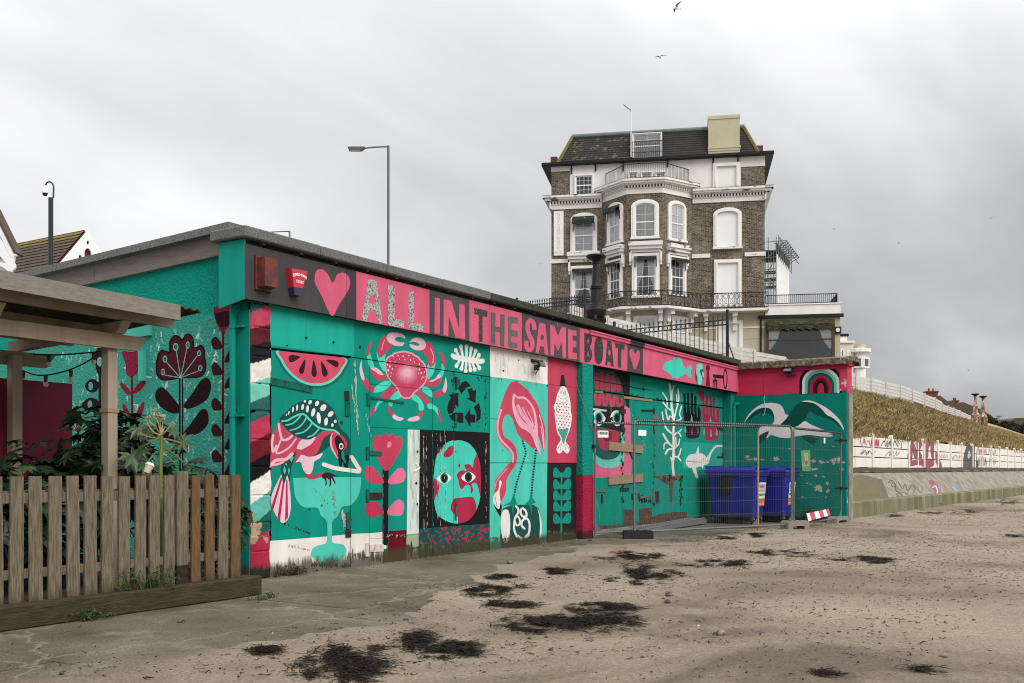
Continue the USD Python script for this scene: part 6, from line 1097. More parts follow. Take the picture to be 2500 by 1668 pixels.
# white panel fence along the crest: every bay has posts and boards of its own
fen = thing('panel_fence', 'white concrete panel fence stepping down along the top of the grassy bank', 'fence', crest[3])
cl = [at(u, v, s) for u, v, s in [(1395, 798, 46), (1483, 822, 50), (1556, 839, 51.5), (1629, 855, 53), (1709, 871, 54), (1778, 886, 55), (1842, 899, 55.4), (1920, 920, 56), (2000, 940, 56.5), (2073, 953, 57), (2088, 955, 57.5), (2126, 957, 60), (2162, 965, 63), (2197, 971, 66), (2227, 979, 70), (2257, 990, 74), (2283, 999, 78), (2300, 1006, 83), (2315, 1010, 88), (2329, 1014, 93), (2343, 1019, 98), (2356, 1025, 103), (2370, 1030, 108), (2384, 1036, 113)]]
for i in range(len(cl) - 1):
    p, q_ = cl[i], cl[i + 1]; H = 1.02 if i < 10 else (0.86 if i < 17 else 0.66); f = Face((p[0], p[1], 0), (q_ - p)[:2]); L_ = np.linalg.norm((q_ - p)[:2])
    zb_ = min(p[2], q_[2]) + 0.02; sl = (q_[2] - p[2]) * 0.55; zb_ = p[2] + (q_[2] - p[2]) * 0.2
    for k in range(4):
        z0_ = zb_ + H * k / 4
        MB(f).hexa([(0.07, -0.025, z0_ + 0.012), (L_ - 0.01, -0.025, z0_ + 0.012 + sl), (L_ - 0.01, 0.02, z0_ + 0.012 + sl), (0.07, 0.02, z0_ + 0.012), (0.07, -0.03, z0_ + H / 4 - 0.012), (L_ - 0.01, -0.03, z0_ + H / 4 - 0.012 + sl), (L_ - 0.01, 0.004, z0_ + H / 4 - 0.012 + sl), (0.07, 0.004, z0_ + H / 4 - 0.012)]).build('board', M['white_fence'], fen)
    MB(f).box(-0.07, 0.07, -0.07, 0.07, zb_ - 0.5, zb_ + H + 0.06).build('post', M['white_fence'], fen)
# graffiti wall: posts with round heads and three panels in each bay
gw = thing('graffiti_wall', 'low white concrete panel wall sprayed with graffiti along the foot of the bank', 'wall', toe(18) + [0, 1.3, 1.3])
post_x = list(np.arange(18.2, 75, 2.3))
GZ0, GZ1 = 1.34, 2.36
def wall_face(x0, x1):
    p, q_ = toe(x0) + [0, 1.30, 0], toe(x1) + [0, 1.30, 0]; return Face(p, (q_ - p)[:2]), np.linalg.norm((q_ - p)[:2])
for i in range(len(post_x) - 1):
    f, L_ = wall_face(post_x[i], post_x[i + 1])
    for k, (z0_, z1_) in enumerate(((GZ0, 1.655), (1.685, 1.975), (2.005, 2.32))):
        MB(f).box(0.07, L_ - 0.07, -0.06, 0.0, z0_, z1_, bev=0.008).build('panel', M['white_wall'], gw)
    MB(f).box(0.0, L_, -0.12, -0.07, GZ0, 2.30).build('backing', M['soil'], gw)
    MB(f).box(-0.065, 0.065, -0.09, 0.05, GZ0 - 0.15, 2.33, bev=0.012).mesh(trimesh.creation.cylinder(0.085, 0.12, 12, transform=trimesh.transformations.translation_matrix((0, -0.02, 2.36)) @ trimesh.transformations.rotation_matrix(PI / 2, (1, 0, 0)))).build('post', M['white_wall'], gw)
def scribble(face, a, z, w, h, seed, n=9, lw=0.03, c=(60, 60, 62), name='graffiti', par=None, n0=0.004, fill=None):
    r = np.random.default_rng(seed); m = MB(face); gs = []
    x = np.linspace(0, w, n * 2); yv = h * (0.5 + 0.5 * np.where(np.arange(n * 2) % 2, 1, -1) * r.uniform(0.5, 1, n * 2))
    pts = np.c_[a + x + r.normal(0, w / n * 0.4, n * 2), z + yv]
    gs.append(LN([tuple(p) for p in pts], lw * 1.6))
    for k in range(n // 3): cx, cy = a + r.uniform(0, w), z + r.uniform(0.2, 0.8) * h; gs.append(EL(cx, cy, h * 0.25, h * 0.3).difference(EL(cx, cy, h * 0.25 - lw, h * 0.3 - lw)))
    return unary_union(gs)
def tagmesh(face, items, name, par, n0=0.004):
    m, over = MB(face), None
    for g_, c in reversed(items):
        h = g_ if over is None else g_.difference(over); over = g_ if over is None else over.union(g_); m.sheet(h, n0, c)
    m.build(name, M['graffiti'], par, paint=True, kind='stuff')
def bays(i0, i1):                                   # where the panels of these bays are, on the plane of the first
    f, _ = wall_face(post_x[i0], post_x[i1]); return f
CG = crop(2050, 880, 450 / 1764)
fg, _ = wall_face(post_x[0], post_x[12])
ax = lambda x, y=900: fg.px(*CG(x, y))
vis = unary_union([sbox(ax(x0)[0], z0_, ax(x1)[0], z1_) for x0, x1 in ((100, 160), (172, 378), (390, 572), (584, 748), (760, 903), (916, 1044), (1056, 1168), (1181, 1293), (1306, 1413), (1426, 1518), (1530, 1615), (1626, 1705), (1718, 1764)) for z0_, z1_ in ((GZ0, 1.66), (1.675, 1.98), (1.995, 2.32))])
def wallpoly(pts): return onto(fg, CG, S(pts))
RD, GR_, BK = (146, 66, 84), (84, 86, 88), (58, 58, 60)
items = [(scribble(fg, ax(190)[0], 2.02, ax(370)[0] - ax(190)[0], 0.24, 3, 9, 0.02, RD), (176, 84, 96)), (scribble(fg, ax(300)[0], 2.03, ax(380)[0] - ax(300)[0], 0.24, 4, 11, 0.03), (190, 70, 88)), (scribble(fg, ax(400)[0], 2.03, ax(590)[0] - ax(400)[0], 0.24, 6, 8, 0.025), BK), (scribble(fg, ax(200)[0], 1.74, ax(340)[0] - ax(200)[0], 0.16, 8, 6, 0.018), BK), (scribble(fg, ax(450)[0], 1.72, ax(560)[0] - ax(450)[0], 0.2, 9, 5, 0.018), (120, 120, 120))]
for s in ([(660, 960), (650, 900), (690, 775), (705, 790), (690, 960)], [(680, 780), (700, 770), (735, 860), (745, 930), (720, 940), (700, 870)], [(735, 800), (760, 770), (790, 800), (770, 860), (790, 930), (750, 935)], [(800, 930), (830, 785), (905, 775), (910, 815), (855, 830), (845, 930)], [(870, 830), (905, 800), (912, 930), (880, 930)], [(915, 870), (935, 890), (980, 1020), (940, 1020), (915, 940)], [(670, 960), (900, 950), (905, 1000), (840, 1030), (760, 1000), (680, 1010)]): items.append((wallpoly(s), (150, 86, 98)))
for s in ([(1170, 1020), (1215, 815), (1260, 810), (1245, 880), (1215, 1020)], [(1250, 815), (1300, 808), (1310, 1025), (1270, 1030), (1240, 930)], [(1210, 950), (1270, 930), (1280, 1030), (1190, 1030)]): items.append((wallpoly(s), (88, 90, 92)))
items.append((wallpoly([(1300, 990), (1320, 960), (1330, 1010), (1305, 1025)]), (60, 92, 72))); items.append((wallpoly([(1225, 900), (1240, 865), (1255, 905), (1230, 940)]), (200, 198, 194)))
for x0, x1, sd_, c in ((1320, 1410, 12, (190, 130, 110)), (1430, 1515, 13, (170, 140, 120)), (1540, 1610, 14, (120, 120, 124)), (1630, 1700, 15, (90, 96, 120)), (1720, 1764, 16, (100, 110, 130))):
    items += [(scribble(fg, ax(x0)[0], 2.0, ax(x1)[0] - ax(x0)[0], 0.28, sd_, 9, 0.03), c), (scribble(fg, ax(x0)[0], 1.4, ax(x1)[0] - ax(x0)[0], 0.5, sd_ + 20, 10, 0.02), (120, 118, 118))]
items += [(scribble(fg, ax(930)[0], 1.72, ax(1040)[0] - ax(930)[0], 0.2, 31, 6, 0.014), (140, 138, 136)), (scribble(fg, ax(1065)[0], 1.72, ax(1160)[0] - ax(1065)[0], 0.2, 33, 6, 0.014), (140, 138, 136))]
tagmesh(fg, [(g_.intersection(vis), c) for g_, c in items], 'graffiti', gw, 0.0035)
# sea wall: upright toe, ledge and sloping apron
sx_ = np.concatenate([np.arange(16.95, 60, 4.0), [75, 95, 120]])
seawall = thing('sea_wall', 'sloping concrete sea wall with mossy upright foot and faded graffiti', 'wall', toe(17))
for i in range(len(sx_) - 1):
    x0, x1 = sx_[i] + 0.006, sx_[i + 1] - 0.006; p, q_ = toe(x0), toe(x1)
    def pr(o): return [(0.0, -0.3), (0.02, 0.40), (0.05, 0.42), (0.30, 0.44), (0.95, 1.16), (1.12, 1.20), (1.3, 1.2), (1.3, -0.3)]
    prof = pr(0); V = [(*(p[:2] + [0, a]), z) for a, z in prof] + [(*(q_[:2] + [0, a]), z) for a, z in prof]; n_ = len(prof)
    lowf = [[k, k + 1, n_ + k + 1, n_ + k] for k in range(3)]; hif = [[k, k + 1, n_ + k + 1, n_ + k] for k in range(3, n_ - 1)]
    fl_ = lambda q: [list(reversed(a)) for a in q]
    MB().add(V, np.array(fl_(lowf))).build('foot_block', M['green_concrete'], seawall); MB().add(V, np.array(fl_(hif))).build('apron_slab', M['concrete'], seawall)
ruled([[toe(x) + [0, 1.0, 1.20] for x in wall_x], [toe(x) + [0, 1.16, 1.34] for x in wall_x], [toe(x) + [0, 1.5, 1.30] for x in wall_x]], 'soil_ledge', M['soil'], sub=(4, 30), bump=0.22, kind='structure', smooth=True)
class Slope:                                        # the sloping apron as a drawing plane
    def __init__(self):
        self.o = toe(17) + [0, 0.30, 0.44]; d = toe(45) - toe(17); self.a = d / np.linalg.norm(d); u = np.array([0, 0.65, 0.72]); self.b = u / np.linalg.norm(u); self.n = np.cross(self.a, self.b)
    def w(self, p): p = np.asarray(p, float).reshape(-1, 3); return self.o + p[:, :1] * self.a + p[:, 1:2] * self.n + p[:, 2:] * self.b
    def px(self, u, v, n=0.0):
        r = ray(u, v); s = np.dot(self.o - CAM, self.n) / np.dot(r, self.n); q = CAM + r * s - self.o; return np.array([np.dot(q, self.a), np.dot(q, self.b)])
SL = Slope(); sp_ = lambda g_: onto(SL, CG, g_)
it = [(sp_(S([(100, 1072), (300, 1075), (350, 1150), (420, 1300), (400, 1330), (250, 1345), (100, 1360)])), (104, 94, 66)), (sp_(P([(310, 1078), (350, 1078), (440, 1310), (400, 1320)])), (92, 88, 76)), (sp_(S([(768, 1062), (810, 1062), (840, 1090), (880, 1180), (918, 1272), (866, 1280), (840, 1200), (805, 1140)])), (150, 76, 94)), (sp_(LN([(805, 1130), (830, 1110), (850, 1160), (845, 1190)], 12)), (196, 180, 190))]
for pts, w_, c in (([(410, 1110), (440, 1085), (470, 1120), (480, 1180), (520, 1210), (600, 1300)], 7, (72, 70, 66)), ([(450, 1110), (440, 1140), (480, 1150), (475, 1120)], 6, (72, 70, 66)), ([(500, 1100), (540, 1160), (560, 1110), (590, 1180), (620, 1110), (660, 1160)], 8, (88, 84, 78)), ([(640, 1200), (660, 1130), (700, 1190), (720, 1140)], 7, (100, 96, 90)), ([(850, 1090), (880, 1120), (900, 1200), (940, 1190)], 16, (128, 150, 150)), ([(900, 1090), (930, 1130), (960, 1190), (1000, 1190)], 20, (158, 118, 92)), ([(980, 1110), (1010, 1150), (1040, 1220)], 16, (128, 156, 156)), ([(1130, 1100), (1170, 1150), (1160, 1190), (1200, 1210)], 14, (140, 116, 140)), ([(420, 1290), (490, 1270), (500, 1220), (560, 1200), (620, 1240)], 6, (92, 88, 80))): it.append((sp_(LN(pts, w_)), c))
for k, x0 in enumerate((1310, 1360, 1450, 1520, 1570, 1620, 1650)): it.append((sp_(LN([(x0, 1130 - k * 4), (x0 + 16, 1090), (x0 + 30, 1140), (x0 + 38, 1090), (x0 + 30, 1110)], 6)), (158, 92, 84)))
tagmesh(SL, [(g_, c) for g_, c in it], 'graffiti', seawall, 0.005)
# ---- iron railings on the promenade
def spear_railing(pts, z_top, z_bot, pitch, label, posts, loc):
    t = thing('iron_railing', label, 'railing', loc); p0, p1 = [np.array(p) for p in pts]; L_ = np.linalg.norm(p1 - p0); d = (p1 - p0) / L_; n_ = int(L_ / pitch)
    A = lambda k, z: (*(p0 + d * k), z)
    zt = lambda k: z_top[0] + (z_top[1] - z_top[0]) * k / L_; zb_ = lambda k: z_bot[0] + (z_bot[1] - z_bot[0]) * k / L_
    for dz in (0.0, -0.14): MB().tube([A(0, zt(0) - 0.17 + dz), A(L_, zt(L_) - 0.17 + dz)], 0.017, 5).build('rail', M['iron'], t)
    MB().tube([A(0, zb_(0) + 0.08), A(L_, zb_(L_) + 0.08)], 0.017, 5).build('rail', M['iron'], t); MB().tube([A(0, zb_(0) + 0.21), A(L_, zb_(L_) + 0.21)], 0.012, 5).build('rail', M['iron'], t)
    for i in range(1, n_):
        k = i * L_ / n_; b = MB(); b.tube([A(k, zb_(k) - 0.1), A(k, zt(k) - 0.09)], 0.0115, 5).lathe([(0.008, 0), (0.02, 0.012), (0.012, 0.028), (0.026, 0.045), (0.012, 0.08), (0.0, 0.125)], A(k, zt(k) - 0.115), 6); b.build('spear', M['iron'], t)
        c = k - L_ / n_ / 2
        for zc in (zt(c) - 0.24, zb_(c) + 0.145):
            r_ = min(0.062, L_ / n_ * 0.42); MB().tube([A(c + r_ * math.cos(q), zc + r_ * math.sin(q)) for q in np.arange(10) * PI / 5], 0.007, 4, closed=True).build('ring', M['iron'], t)
    for k in posts:
        q = p0 + d * k * L_; b = MB(); b.box(q[0] - 0.036, q[0] + 0.036, q[1] - 0.036, q[1] + 0.036, zb_(k * L_) - 0.3, zt(k * L_) + 0.12, bev=0.006); b.build('post', M['iron'], t)
    return t
def seg3(u0, v0, s0, u1, v1, s1): return at(u0, v0, s0), at(u1, v1, s1)
ra, rb_ = seg3(1262, 736, 33, 1428, 716, 30); spear_railing((ra[:2], rb_[:2]), (ra[2], rb_[2]), (ra[2] - 1.35, rb_[2] - 1.35), 0.128, 'spear-topped black iron railing beside the cast iron column, nearer the lettered end', (1.0, 0.0), ra)
ra, rb_ = seg3(1500, 795, 30.5, 1776, 766, 29); t_ = spear_railing((ra[:2], rb_[:2]), (ra[2], rb_[2]), (ra[2] - 1.2, rb_[2] - 1.38), 0.134, 'spear-topped black iron railing rising from the column towards the pink end wall', (0.0, 1.0), ra)
q0 = at(1776, 830, 29); MB().tube([q0, at(1795, 885, 29)], 0.018, 5).build('stay', M['iron'], t_)
# ---- cast iron lamp standards without their lamps
def standard(name, label, u, v_top, v_base, s, mat, group=None, legs=True, zoff=0.0):
    base = at(u, v_base, s); H = (v_base - v_top) / FPX * s; k = H / 1.95
    t = thing(name, label, 'lamp column', base, group=group)
    z = lambda v: v * k
    MB().lathe([(r * k, z(h)) for r, h in ((0.19, 0.24), (0.24, 0.30), (0.285, 0.42), (0.285, 0.47), (0.26, 0.50), (0.25, 0.55), (0.21, 0.58), (0.205, 0.62), (0.17, 0.645))], base, 24).build('base', mat, t, smooth=35)
    MB().lathe([(r * k, z(h)) for r, h in ((0.155, 0.645), (0.15, 0.70), (0.135, 1.03), (0.165, 1.04), (0.165, 1.06), (0.13, 1.08), (0.145, 1.10), (0.14, 1.13), (0.115, 1.17), (0.085, 1.70), (0.10, 1.71), (0.10, 1.735), (0.085, 1.75))], base, 24).build('shaft', mat, t, smooth=35)
    MB().lathe([(r * k, z(h)) for r, h in ((0.085, 1.75), (0.11, 1.80), (0.17, 1.84), (0.245, 1.885), (0.265, 1.90), (0.265, 1.93), (0.25, 1.945), (0.05, 1.95))], base, 24).build('bowl', M['iron_brown'], t, smooth=35)
    MB().lathe([(0.16 * k, -0.5), (0.16 * k, 0.1 * k), (0.19 * k, 0.24 * k)], base, 16).build('plinth', mat, t)
    if legs:
        for q in range(6):
            a = q * PI / 3 + 0.4; c, s_ = math.cos(a), math.sin(a)
            MB().tube([base + np.array([c * 0.24 * k, s_ * 0.24 * k, 0.3 * k]), base + np.array([c * 0.27 * k, s_ * 0.27 * k, 0.2 * k]), base + np.array([c * 0.22 * k, s_ * 0.22 * k, 0.1 * k]), base + np.array([c * 0.29 * k, s_ * 0.29 * k, 0.0]), base + np.array([c * 0.29 * k, s_ * 0.29 * k, -0.5])], 0.045 * k, 6).build('claw_foot', mat, t)
    return t
standard('lamp_column', 'dark cast iron lamp column with a bowl top standing behind the lettered fascia', 1455, 623, 800, 28, M['iron_brown'])
standard('lamp_column', 'rusty white-painted cast iron column, the taller of the pair at the foot of the bank', 2381, 961, 1030, 92, M['rust_column'])
standard('lamp_column', 'rusty white-painted cast iron column, the shorter of the pair at the foot of the bank', 2400, 967, 1033, 93, M['rust_column'])
# ---- street lamps and the camera pole
def street_lamp(label, u, v_top, s, arm_px, w):
    top = at(u, v_top, s); base = np.array([top[0], top[1], 6.0]); t = thing('street_lamp', label, 'street lamp', base)
    MB().tube([base, base + [0, 0, 1.6], base + [0, 0, 1.62], top], [w * 1.3, w * 1.3, w, w], 10).build('pole', M['lamp_grey'], t)
    L_ = arm_px / FPX * s; e = top - RGT * L_
    MB().tube([top - [0, 0, 0.04], top - RGT * L_ * 0.5 - [0, 0, 0.06], e - [0, 0, 0.12]], w * 0.62, 8).build('arm', M['lamp_grey'], t)
    h = MB(); d = -RGT; o = e - [0, 0, 0.14]; pp_ = np.array([0.0, 0.84560, 0])
    pts = []
    for z, wd, l0, l1 in ((-0.09, 0.11, 0.05, 0.62), (0.05, 0.15, -0.10, 0.68), (0.10, 0.07, 0.0, 0.5)): pts += [o + d * l + FWD * wd * sg + [0, 0, z] for l in (l0, l1) for sg in (-1, 1)]
    hh = trimesh.convex.convex_hull(np.array(pts)); h.mesh(hh).build('lantern', M['lamp_grey'], t); MB().mesh(trimesh.convex.convex_hull(np.array([o + d * l + FWD * a + [0, 0, z] for l in (0.12, 0.55) for a in (-0.08, 0.08) for z in (-0.115, -0.085)]))).build('lens', M['white_plastic'], t)
street_lamp('tall grey street lamp with a single arm rising behind the lettered roof edge', 948, 356, 45, 62, 0.062)
street_lamp('small distant street lamp just showing over the corner of the painted building', 707, 564, 82, 58, 0.075)
top = at(124, 483, 36); base = np.array([top[0], top[1], 5.0]); cp = thing('camera_pole', 'dark pole with a hooked arm and white dome camera behind the roof', 'camera pole', base)
MB().tube([base, top], 0.085, 12).build('pole', M['pole_dark'], cp)
k = 36 / FPX; A = lambda dx, dy: top + RGT * dx * k + np.array([0, 0, -dy * k])
hook = [A(6, 0), A(7, -22)] + [A(-3.5 + 10.5 * math.cos(a), -24 - 15 * math.sin(a)) for a in np.linspace(0.1, PI - 0.1, 9)] + [A(-14, -28)]
MB().tube(hook, 0.03, 8).build('arm', M['pole_dark'], cp); c_ = A(-14, -22)
MB().lathe([(0.0, 0.12), (0.05, 0.11), (0.07, 0.0), (0.11, -0.05), (0.115, -0.14), (0.10, -0.17), (0.0, -0.17)][::-1], c_, 16).build('housing', M['white_plastic'], cp, smooth=40); MB().lathe([(0.0, -0.27), (0.06, -0.25), (0.09, -0.2), (0.095, -0.165)], c_, 16).build('dome', M['bird_metal'], cp, smooth=40)
# ---- houses on the left
HX = crop(0, 430, 600 / 2350)
s_h = 66.0
house = thing('tiled_house', 'house with a brown tiled roof and white pierced gable boards beyond the pole', 'house', far(120, 7, s_h))
rl_, rr_ = at(*HX(40, 632), s_h + 1.5), at(*HX(805, 576), s_h - 3)
ridge_d = (rr_ - rl_)[:2]; ridge_d /= np.linalg.norm(ridge_d); HD = np.array([*ridge_d, 0.0]); HN = np.array([ridge_d[1], -ridge_d[0], 0.0])
zr = (rl_[2] + rr_[2]) / 2; rl_[2] = rr_[2] = zr; rl_ = rl_ - HD * 6
slope = np.array([0, 0, -1.0]) * 0.78 + HN * 0.62
Lr = np.linalg.norm(rr_ - rl_)
for k in range(19):
    p = rl_ + slope * 0.33 * k; q_ = rr_ + slope * 0.33 * k; up = np.cross(HD, slope); up /= np.linalg.norm(up); up = up if up[2] > 0 else -up
    MB().hexa([p + up * 0.0, q_ + up * 0.0, q_ + slope * 0.345 + up * 0.055, p + slope * 0.345 + up * 0.055, p + up * 0.03, q_ + up * 0.03, q_ + slope * 0.345 + up * 0.085, p + slope * 0.345 + up * 0.085]).build('tile_course', M['tile_moss' if k < 2 else 'tile'], house)
back = np.array([0, 0, -1.0]) * 0.78 - HN * 0.62
MB().hexa([rl_, rr_, rr_ + back * 6.3, rl_ + back * 6.3, rl_ + [0, 0, .08], rr_ + [0, 0, .08], rr_ + back * 6.3 + [0, 0, .08], rl_ + back * 6.3 + [0, 0, .08]]).build('roof_back', M['tile'], house)
G = Face((rr_ + HD * 0.3 - HN * 0)[:3] * [1, 1, 0], HN[:2])
if np.dot(G.n, FWD) > 0: G = Face(G.o, -HN[:2])
tri = P([(0, zr), (-3.95, zr - 4.95), (3.95, zr - 4.95)])
inner = unary_union([EL(0, zr - 4.1, 1.75, 1.9), sbox(-1.75, zr - 6, 1.75, zr - 4.1)])
holes = unary_union([EL(0, zr - 1.55, 0.26, 0.42), EL(0, zr - 0.78, 0.1, 0.14), EL(-0.55, zr - 1.8, 0.11, 0.15), EL(0.55, zr - 1.8, 0.11, 0.15)])
gb = tri.buffer(0.0).difference(inner).difference(holes); Gd = np.dot(HD[:2], G.n[:2])
MB(G).plate(gb, 0.0, 0.09).build('gable_board', M['white_paint'], house)
MB(G).plate(tri.buffer(-0.05), -0.32, -0.25).build('gable_wall', M['brick_red'], house)
wz = zr - 5.0; cc = (rl_ + rr_) / 2
hw = [rl_ + HN * 3.7, rr_ + HN * 3.7 - HD * 0.1, rr_ - HN * 3.7 - HD * 0.1, rl_ - HN * 3.7]
MB().hexa([(p[0], p[1], 6.5) for p in hw] + [(p[0], p[1], wz) for p in hw]).build('wall', M['brick_red'], house)
h2 = thing('white_house', 'white rendered house end with a curled bargeboard at the edge of the view', 'house', far(-30, 7, 58))
e_ = at(*HX(52, 800), 58); hw0 = at(-160, 1145, 58)
F2h = Face((hw0[0], hw0[1], 0), RGT[:2]); ae_ = F2h.px(*HX(52, 800))[0]; zp = F2h.px(-75, 400)[1]
ap = F2h.px(-75, 400)[0]
MB(F2h).plate(P([(ap * 2 - ae_, 6.5), (ae_, 6.5), (ae_, F2h.px(13, 600)[1]), (ap, zp - 0.3), (ap * 2 - ae_, F2h.px(13, 600)[1])]), -0.5, -0.25).build('wall', M['white_paint'], h2)
pe_ = F2h.px(*HX(128, 770)); pt_ = (ap, zp)
MB(F2h).plate(LineString([pt_, pe_]).buffer(0.16, cap_style=2), -0.22, 0.0).plate(Point(pe_[0] - 0.22, pe_[1] - 0.55).buffer(0.3, 8).union(P([(pe_[0] + .05, pe_[1] + .05), (pe_[0] - 0.1, pe_[1] - 0.9), (pe_[0] - 1.25, pe_[1] - 0.3), (pe_[0] - 0.9, pe_[1] + 1.2)])).difference(P([(pe_[0] - .85, pe_[1] + .1), (pe_[0] - 0.45, pe_[1] - 0.35), (pe_[0] - 0.85, pe_[1] - 0.35)])), -0.2, -0.02).build('bargeboard', M['white_paint'], h2)
MB(F2h).plate(LineString([(pt_[0], pt_[1] + 0.25), (pe_[0] + 0.12, pe_[1] + 0.2)]).buffer(0.07, cap_style=2), -0.8, 0.05).build('roof', M['tile'], h2)
# ---- scaffolded building, pale terrace, chimneys, roofs and trees to the right
s_s = 84.0
FS = Face(far(1868, 0, s_s), h_dir); ps = lambda x, y, n=0: FS.px(*A6(x, y), n)
sc = thing('scaffold', 'scaffold of poles and green netting with white sheeting behind the hotel', 'scaffolding', far(1900, 7, s_s))
SD = Face(FS.w((ps(530, 400)[0], 0, 0))[0], (-FS.n * 0.97 + FS.a * 0.24)[:2])
q0, q1 = SD.px(*A6(530, 265)), SD.px(*A6(676, 440)); qa, qb = SD.px(*A6(535, 740)), SD.px(*A6(678, 740))
MB(SD).sheet(P([(q0[0], q0[1]), (q1[0], q1[1] + 0.0), (q1[0], 7.5), (q0[0], 7.5)]), 0.0).plate(P([(q0[0], q0[1]), (q1[0], q1[1]), (q1[0], 7.5), (q0[0], 7.5)]), -0.06, -0.01).build('sheeting', M['sheeting'], sc, kind='stuff')
MB(SD).plate(P([(q0[0], q0[1] + 0.9), (q1[0], q1[1] + 0.7), (q1[0], q1[1]), (q0[0], q0[1])]), -0.05, 0.02).build('netting', M['netting'], sc)
a0_, z0_ = ps(400, 235); a1_, z1_ = ps(528, 330); MB(FS).box(a0_ - 0.5, a1_, -0.1, 0, z1_ - 0.3, z0_).build('netting', M['netting'], sc)
tb = lambda f, pts, r_=0.035: MB(f).tube([(a, n, z) for a, n, z in pts], r_, 5).build('pole', M['steel'], sc)
for x in (410, 440, 470, 500, 530): a, z = ps(x, 130); tb(FS, [(a, 0.06, 7.5), (a, 0.06, ps(x, 235 if x not in (440, 530) else 90)[1])])
for y in (150, 255, 330, 460, 500, 560, 620, 680): a, z = ps(400, y); b_, z2 = ps(560 if y < 200 else 532, y - 15); tb(FS, [(a - 0.4, 0.1, z), (b_, 0.1, z2)])
for x0, y0, x1, y1 in ((410, 340, 525, 240), (440, 470, 520, 340), (410, 560, 520, 640), (420, 660, 530, 570), (410, 470, 470, 640), (450, 560, 530, 700)): tb(FS, [(*ps(x0, y0)[:1], 0.08, ps(x0, y0)[1]), (*ps(x1, y1)[:1], 0.08, ps(x1, y1)[1])])
for k in range(9):
    t = k / 8; a = q0[0] + (q1[0] - q0[0]) * t; z = q0[1] + (q1[1] - q0[1]) * t
    tb(SD, [(a, 0.2, z - 0.5), (a, 0.2, z + 1.5)]); tb(SD, [(a, -0.3, z + 1.0), (a, 0.9, z + 0.95)]); tb(SD, [(a, 0.0, z + 0.4), (a, 0.9, z + 0.95)])
for dz in (0.7, 1.3): tb(SD, [(q0[0], 0.2, q0[1] + dz), (q1[0], 0.2, q1[1] + dz)]); tb(SD, [(q0[0], 0.85, q0[1] + dz - 0.35), (q1[0], 0.85, q1[1] + dz - 0.35)])
pf = MB(FS)
for y in (470, 555, 640): a, z = ps(405, y); pf.box(a - 0.3, ps(530, y)[0], -1.2, 0.0, z - 0.06, z)
pf.build('platform', M['rot_wood'], sc)
s_t = 125.0
FT = Face(far(2050, 0, s_t), h_dir); pt = lambda x, y: FT.px(*A6(x, y))
tr = thing('pale_terrace', 'pale cream seafront house with a round bay far behind the pink end wall', 'house', far(2090, 6, s_t))
x0, x1 = pt(1230, 1300)[0], pt(1400, 1300)[0]; zt_ = pt(1320, 1280)[1]
M['pale_render'] = look('pale_render', (222, 214, 202), rough=0.8, var=0.08)
MB(FT).box(x0, x1, -8, 0, 5.5, zt_).build('wall', M['pale_render'], tr); MB(FT).box(x0, x1 + 0.1, 0.0, 0.25, zt_, zt_ + 0.25).build('cornice', M['white_trim'], tr)
cx, cz = pt(1480, 1400); rB = pt(1550, 1400)[0] - cx; zB0 = pt(1480, 1390)[1]
b = MB(FT); b.lathe([(rB, 5.5), (rB, zB0)], (cx, -0.6, 0), 12); b.build('bay_wall', M['white_trim'], tr); b = MB(FT); b.lathe([(rB, zB0), (rB + 0.6, zB0 + 0.1), (rB + 0.6, zB0 + 0.5), (rB + 0.1, zB0 + 0.6), (rB, zB0 + 0.6), (0, zB0 + 0.62)], (cx, -0.6, 0), 12); b.build('bay_cornice', M['white_trim'], tr)
zK = pt(1480, 1290)[1]; b = MB(FT); b.lathe([(rB * 0.94, zB0 + 0.6), (rB * 0.94, zK), (0, zK + 0.02)], (cx, -0.6, 0), 12); b.build('parapet', M['cream'], tr)
d0, d1 = pt(1255, 1200), pt(1335, 1270); MB(FT).box(d0[0], d1[0], -1.6, -0.5, zt_, d0[1]).build('dormer', M['white_trim'], tr); MB(FT).box(d0[0] - 0.15, d1[0] + 0.2, -1.7, -0.4, d0[1], d0[1] + 0.3).build('dormer_roof', M['gutter'], tr)
for (xa, ya, xb, yb) in ((1262, 1350, 1285, 1440), (1330, 1365, 1365, 1445)):
    p_, q_ = pt(xa, ya), pt(xb, yb); w_ = MB(FT).box(p_[0], q_[0], 0.0, 0.06, q_[1], p_[1]).build('window', M['white_paint'], tr); MB(FT).box(p_[0] + 0.2, q_[0] - 0.15, 0.06, 0.08, q_[1] + 0.15, p_[1] - 0.15).build('pane', M['room'], w_)
for ang in (-0.35, 0.75):
    f_ = Face(FT.w((cx + rB * math.sin(ang), -0.6 + rB * math.cos(ang) * 0.985, 0))[0], (FT.a * math.cos(ang) - FT.n * math.sin(ang))[:2]); zc = pt(1450, 1440)[1]; zd = pt(1450, 1560)[1]
    w_ = MB(f_).box(-0.75, 0.75, 0.0, 0.14, zd, zc).build('window', M['white_paint'], tr); MB(f_).box(-0.55, 0.55, 0.14, 0.16, zd + 0.2, zc - 0.2).build('pane', M['room'], w_)
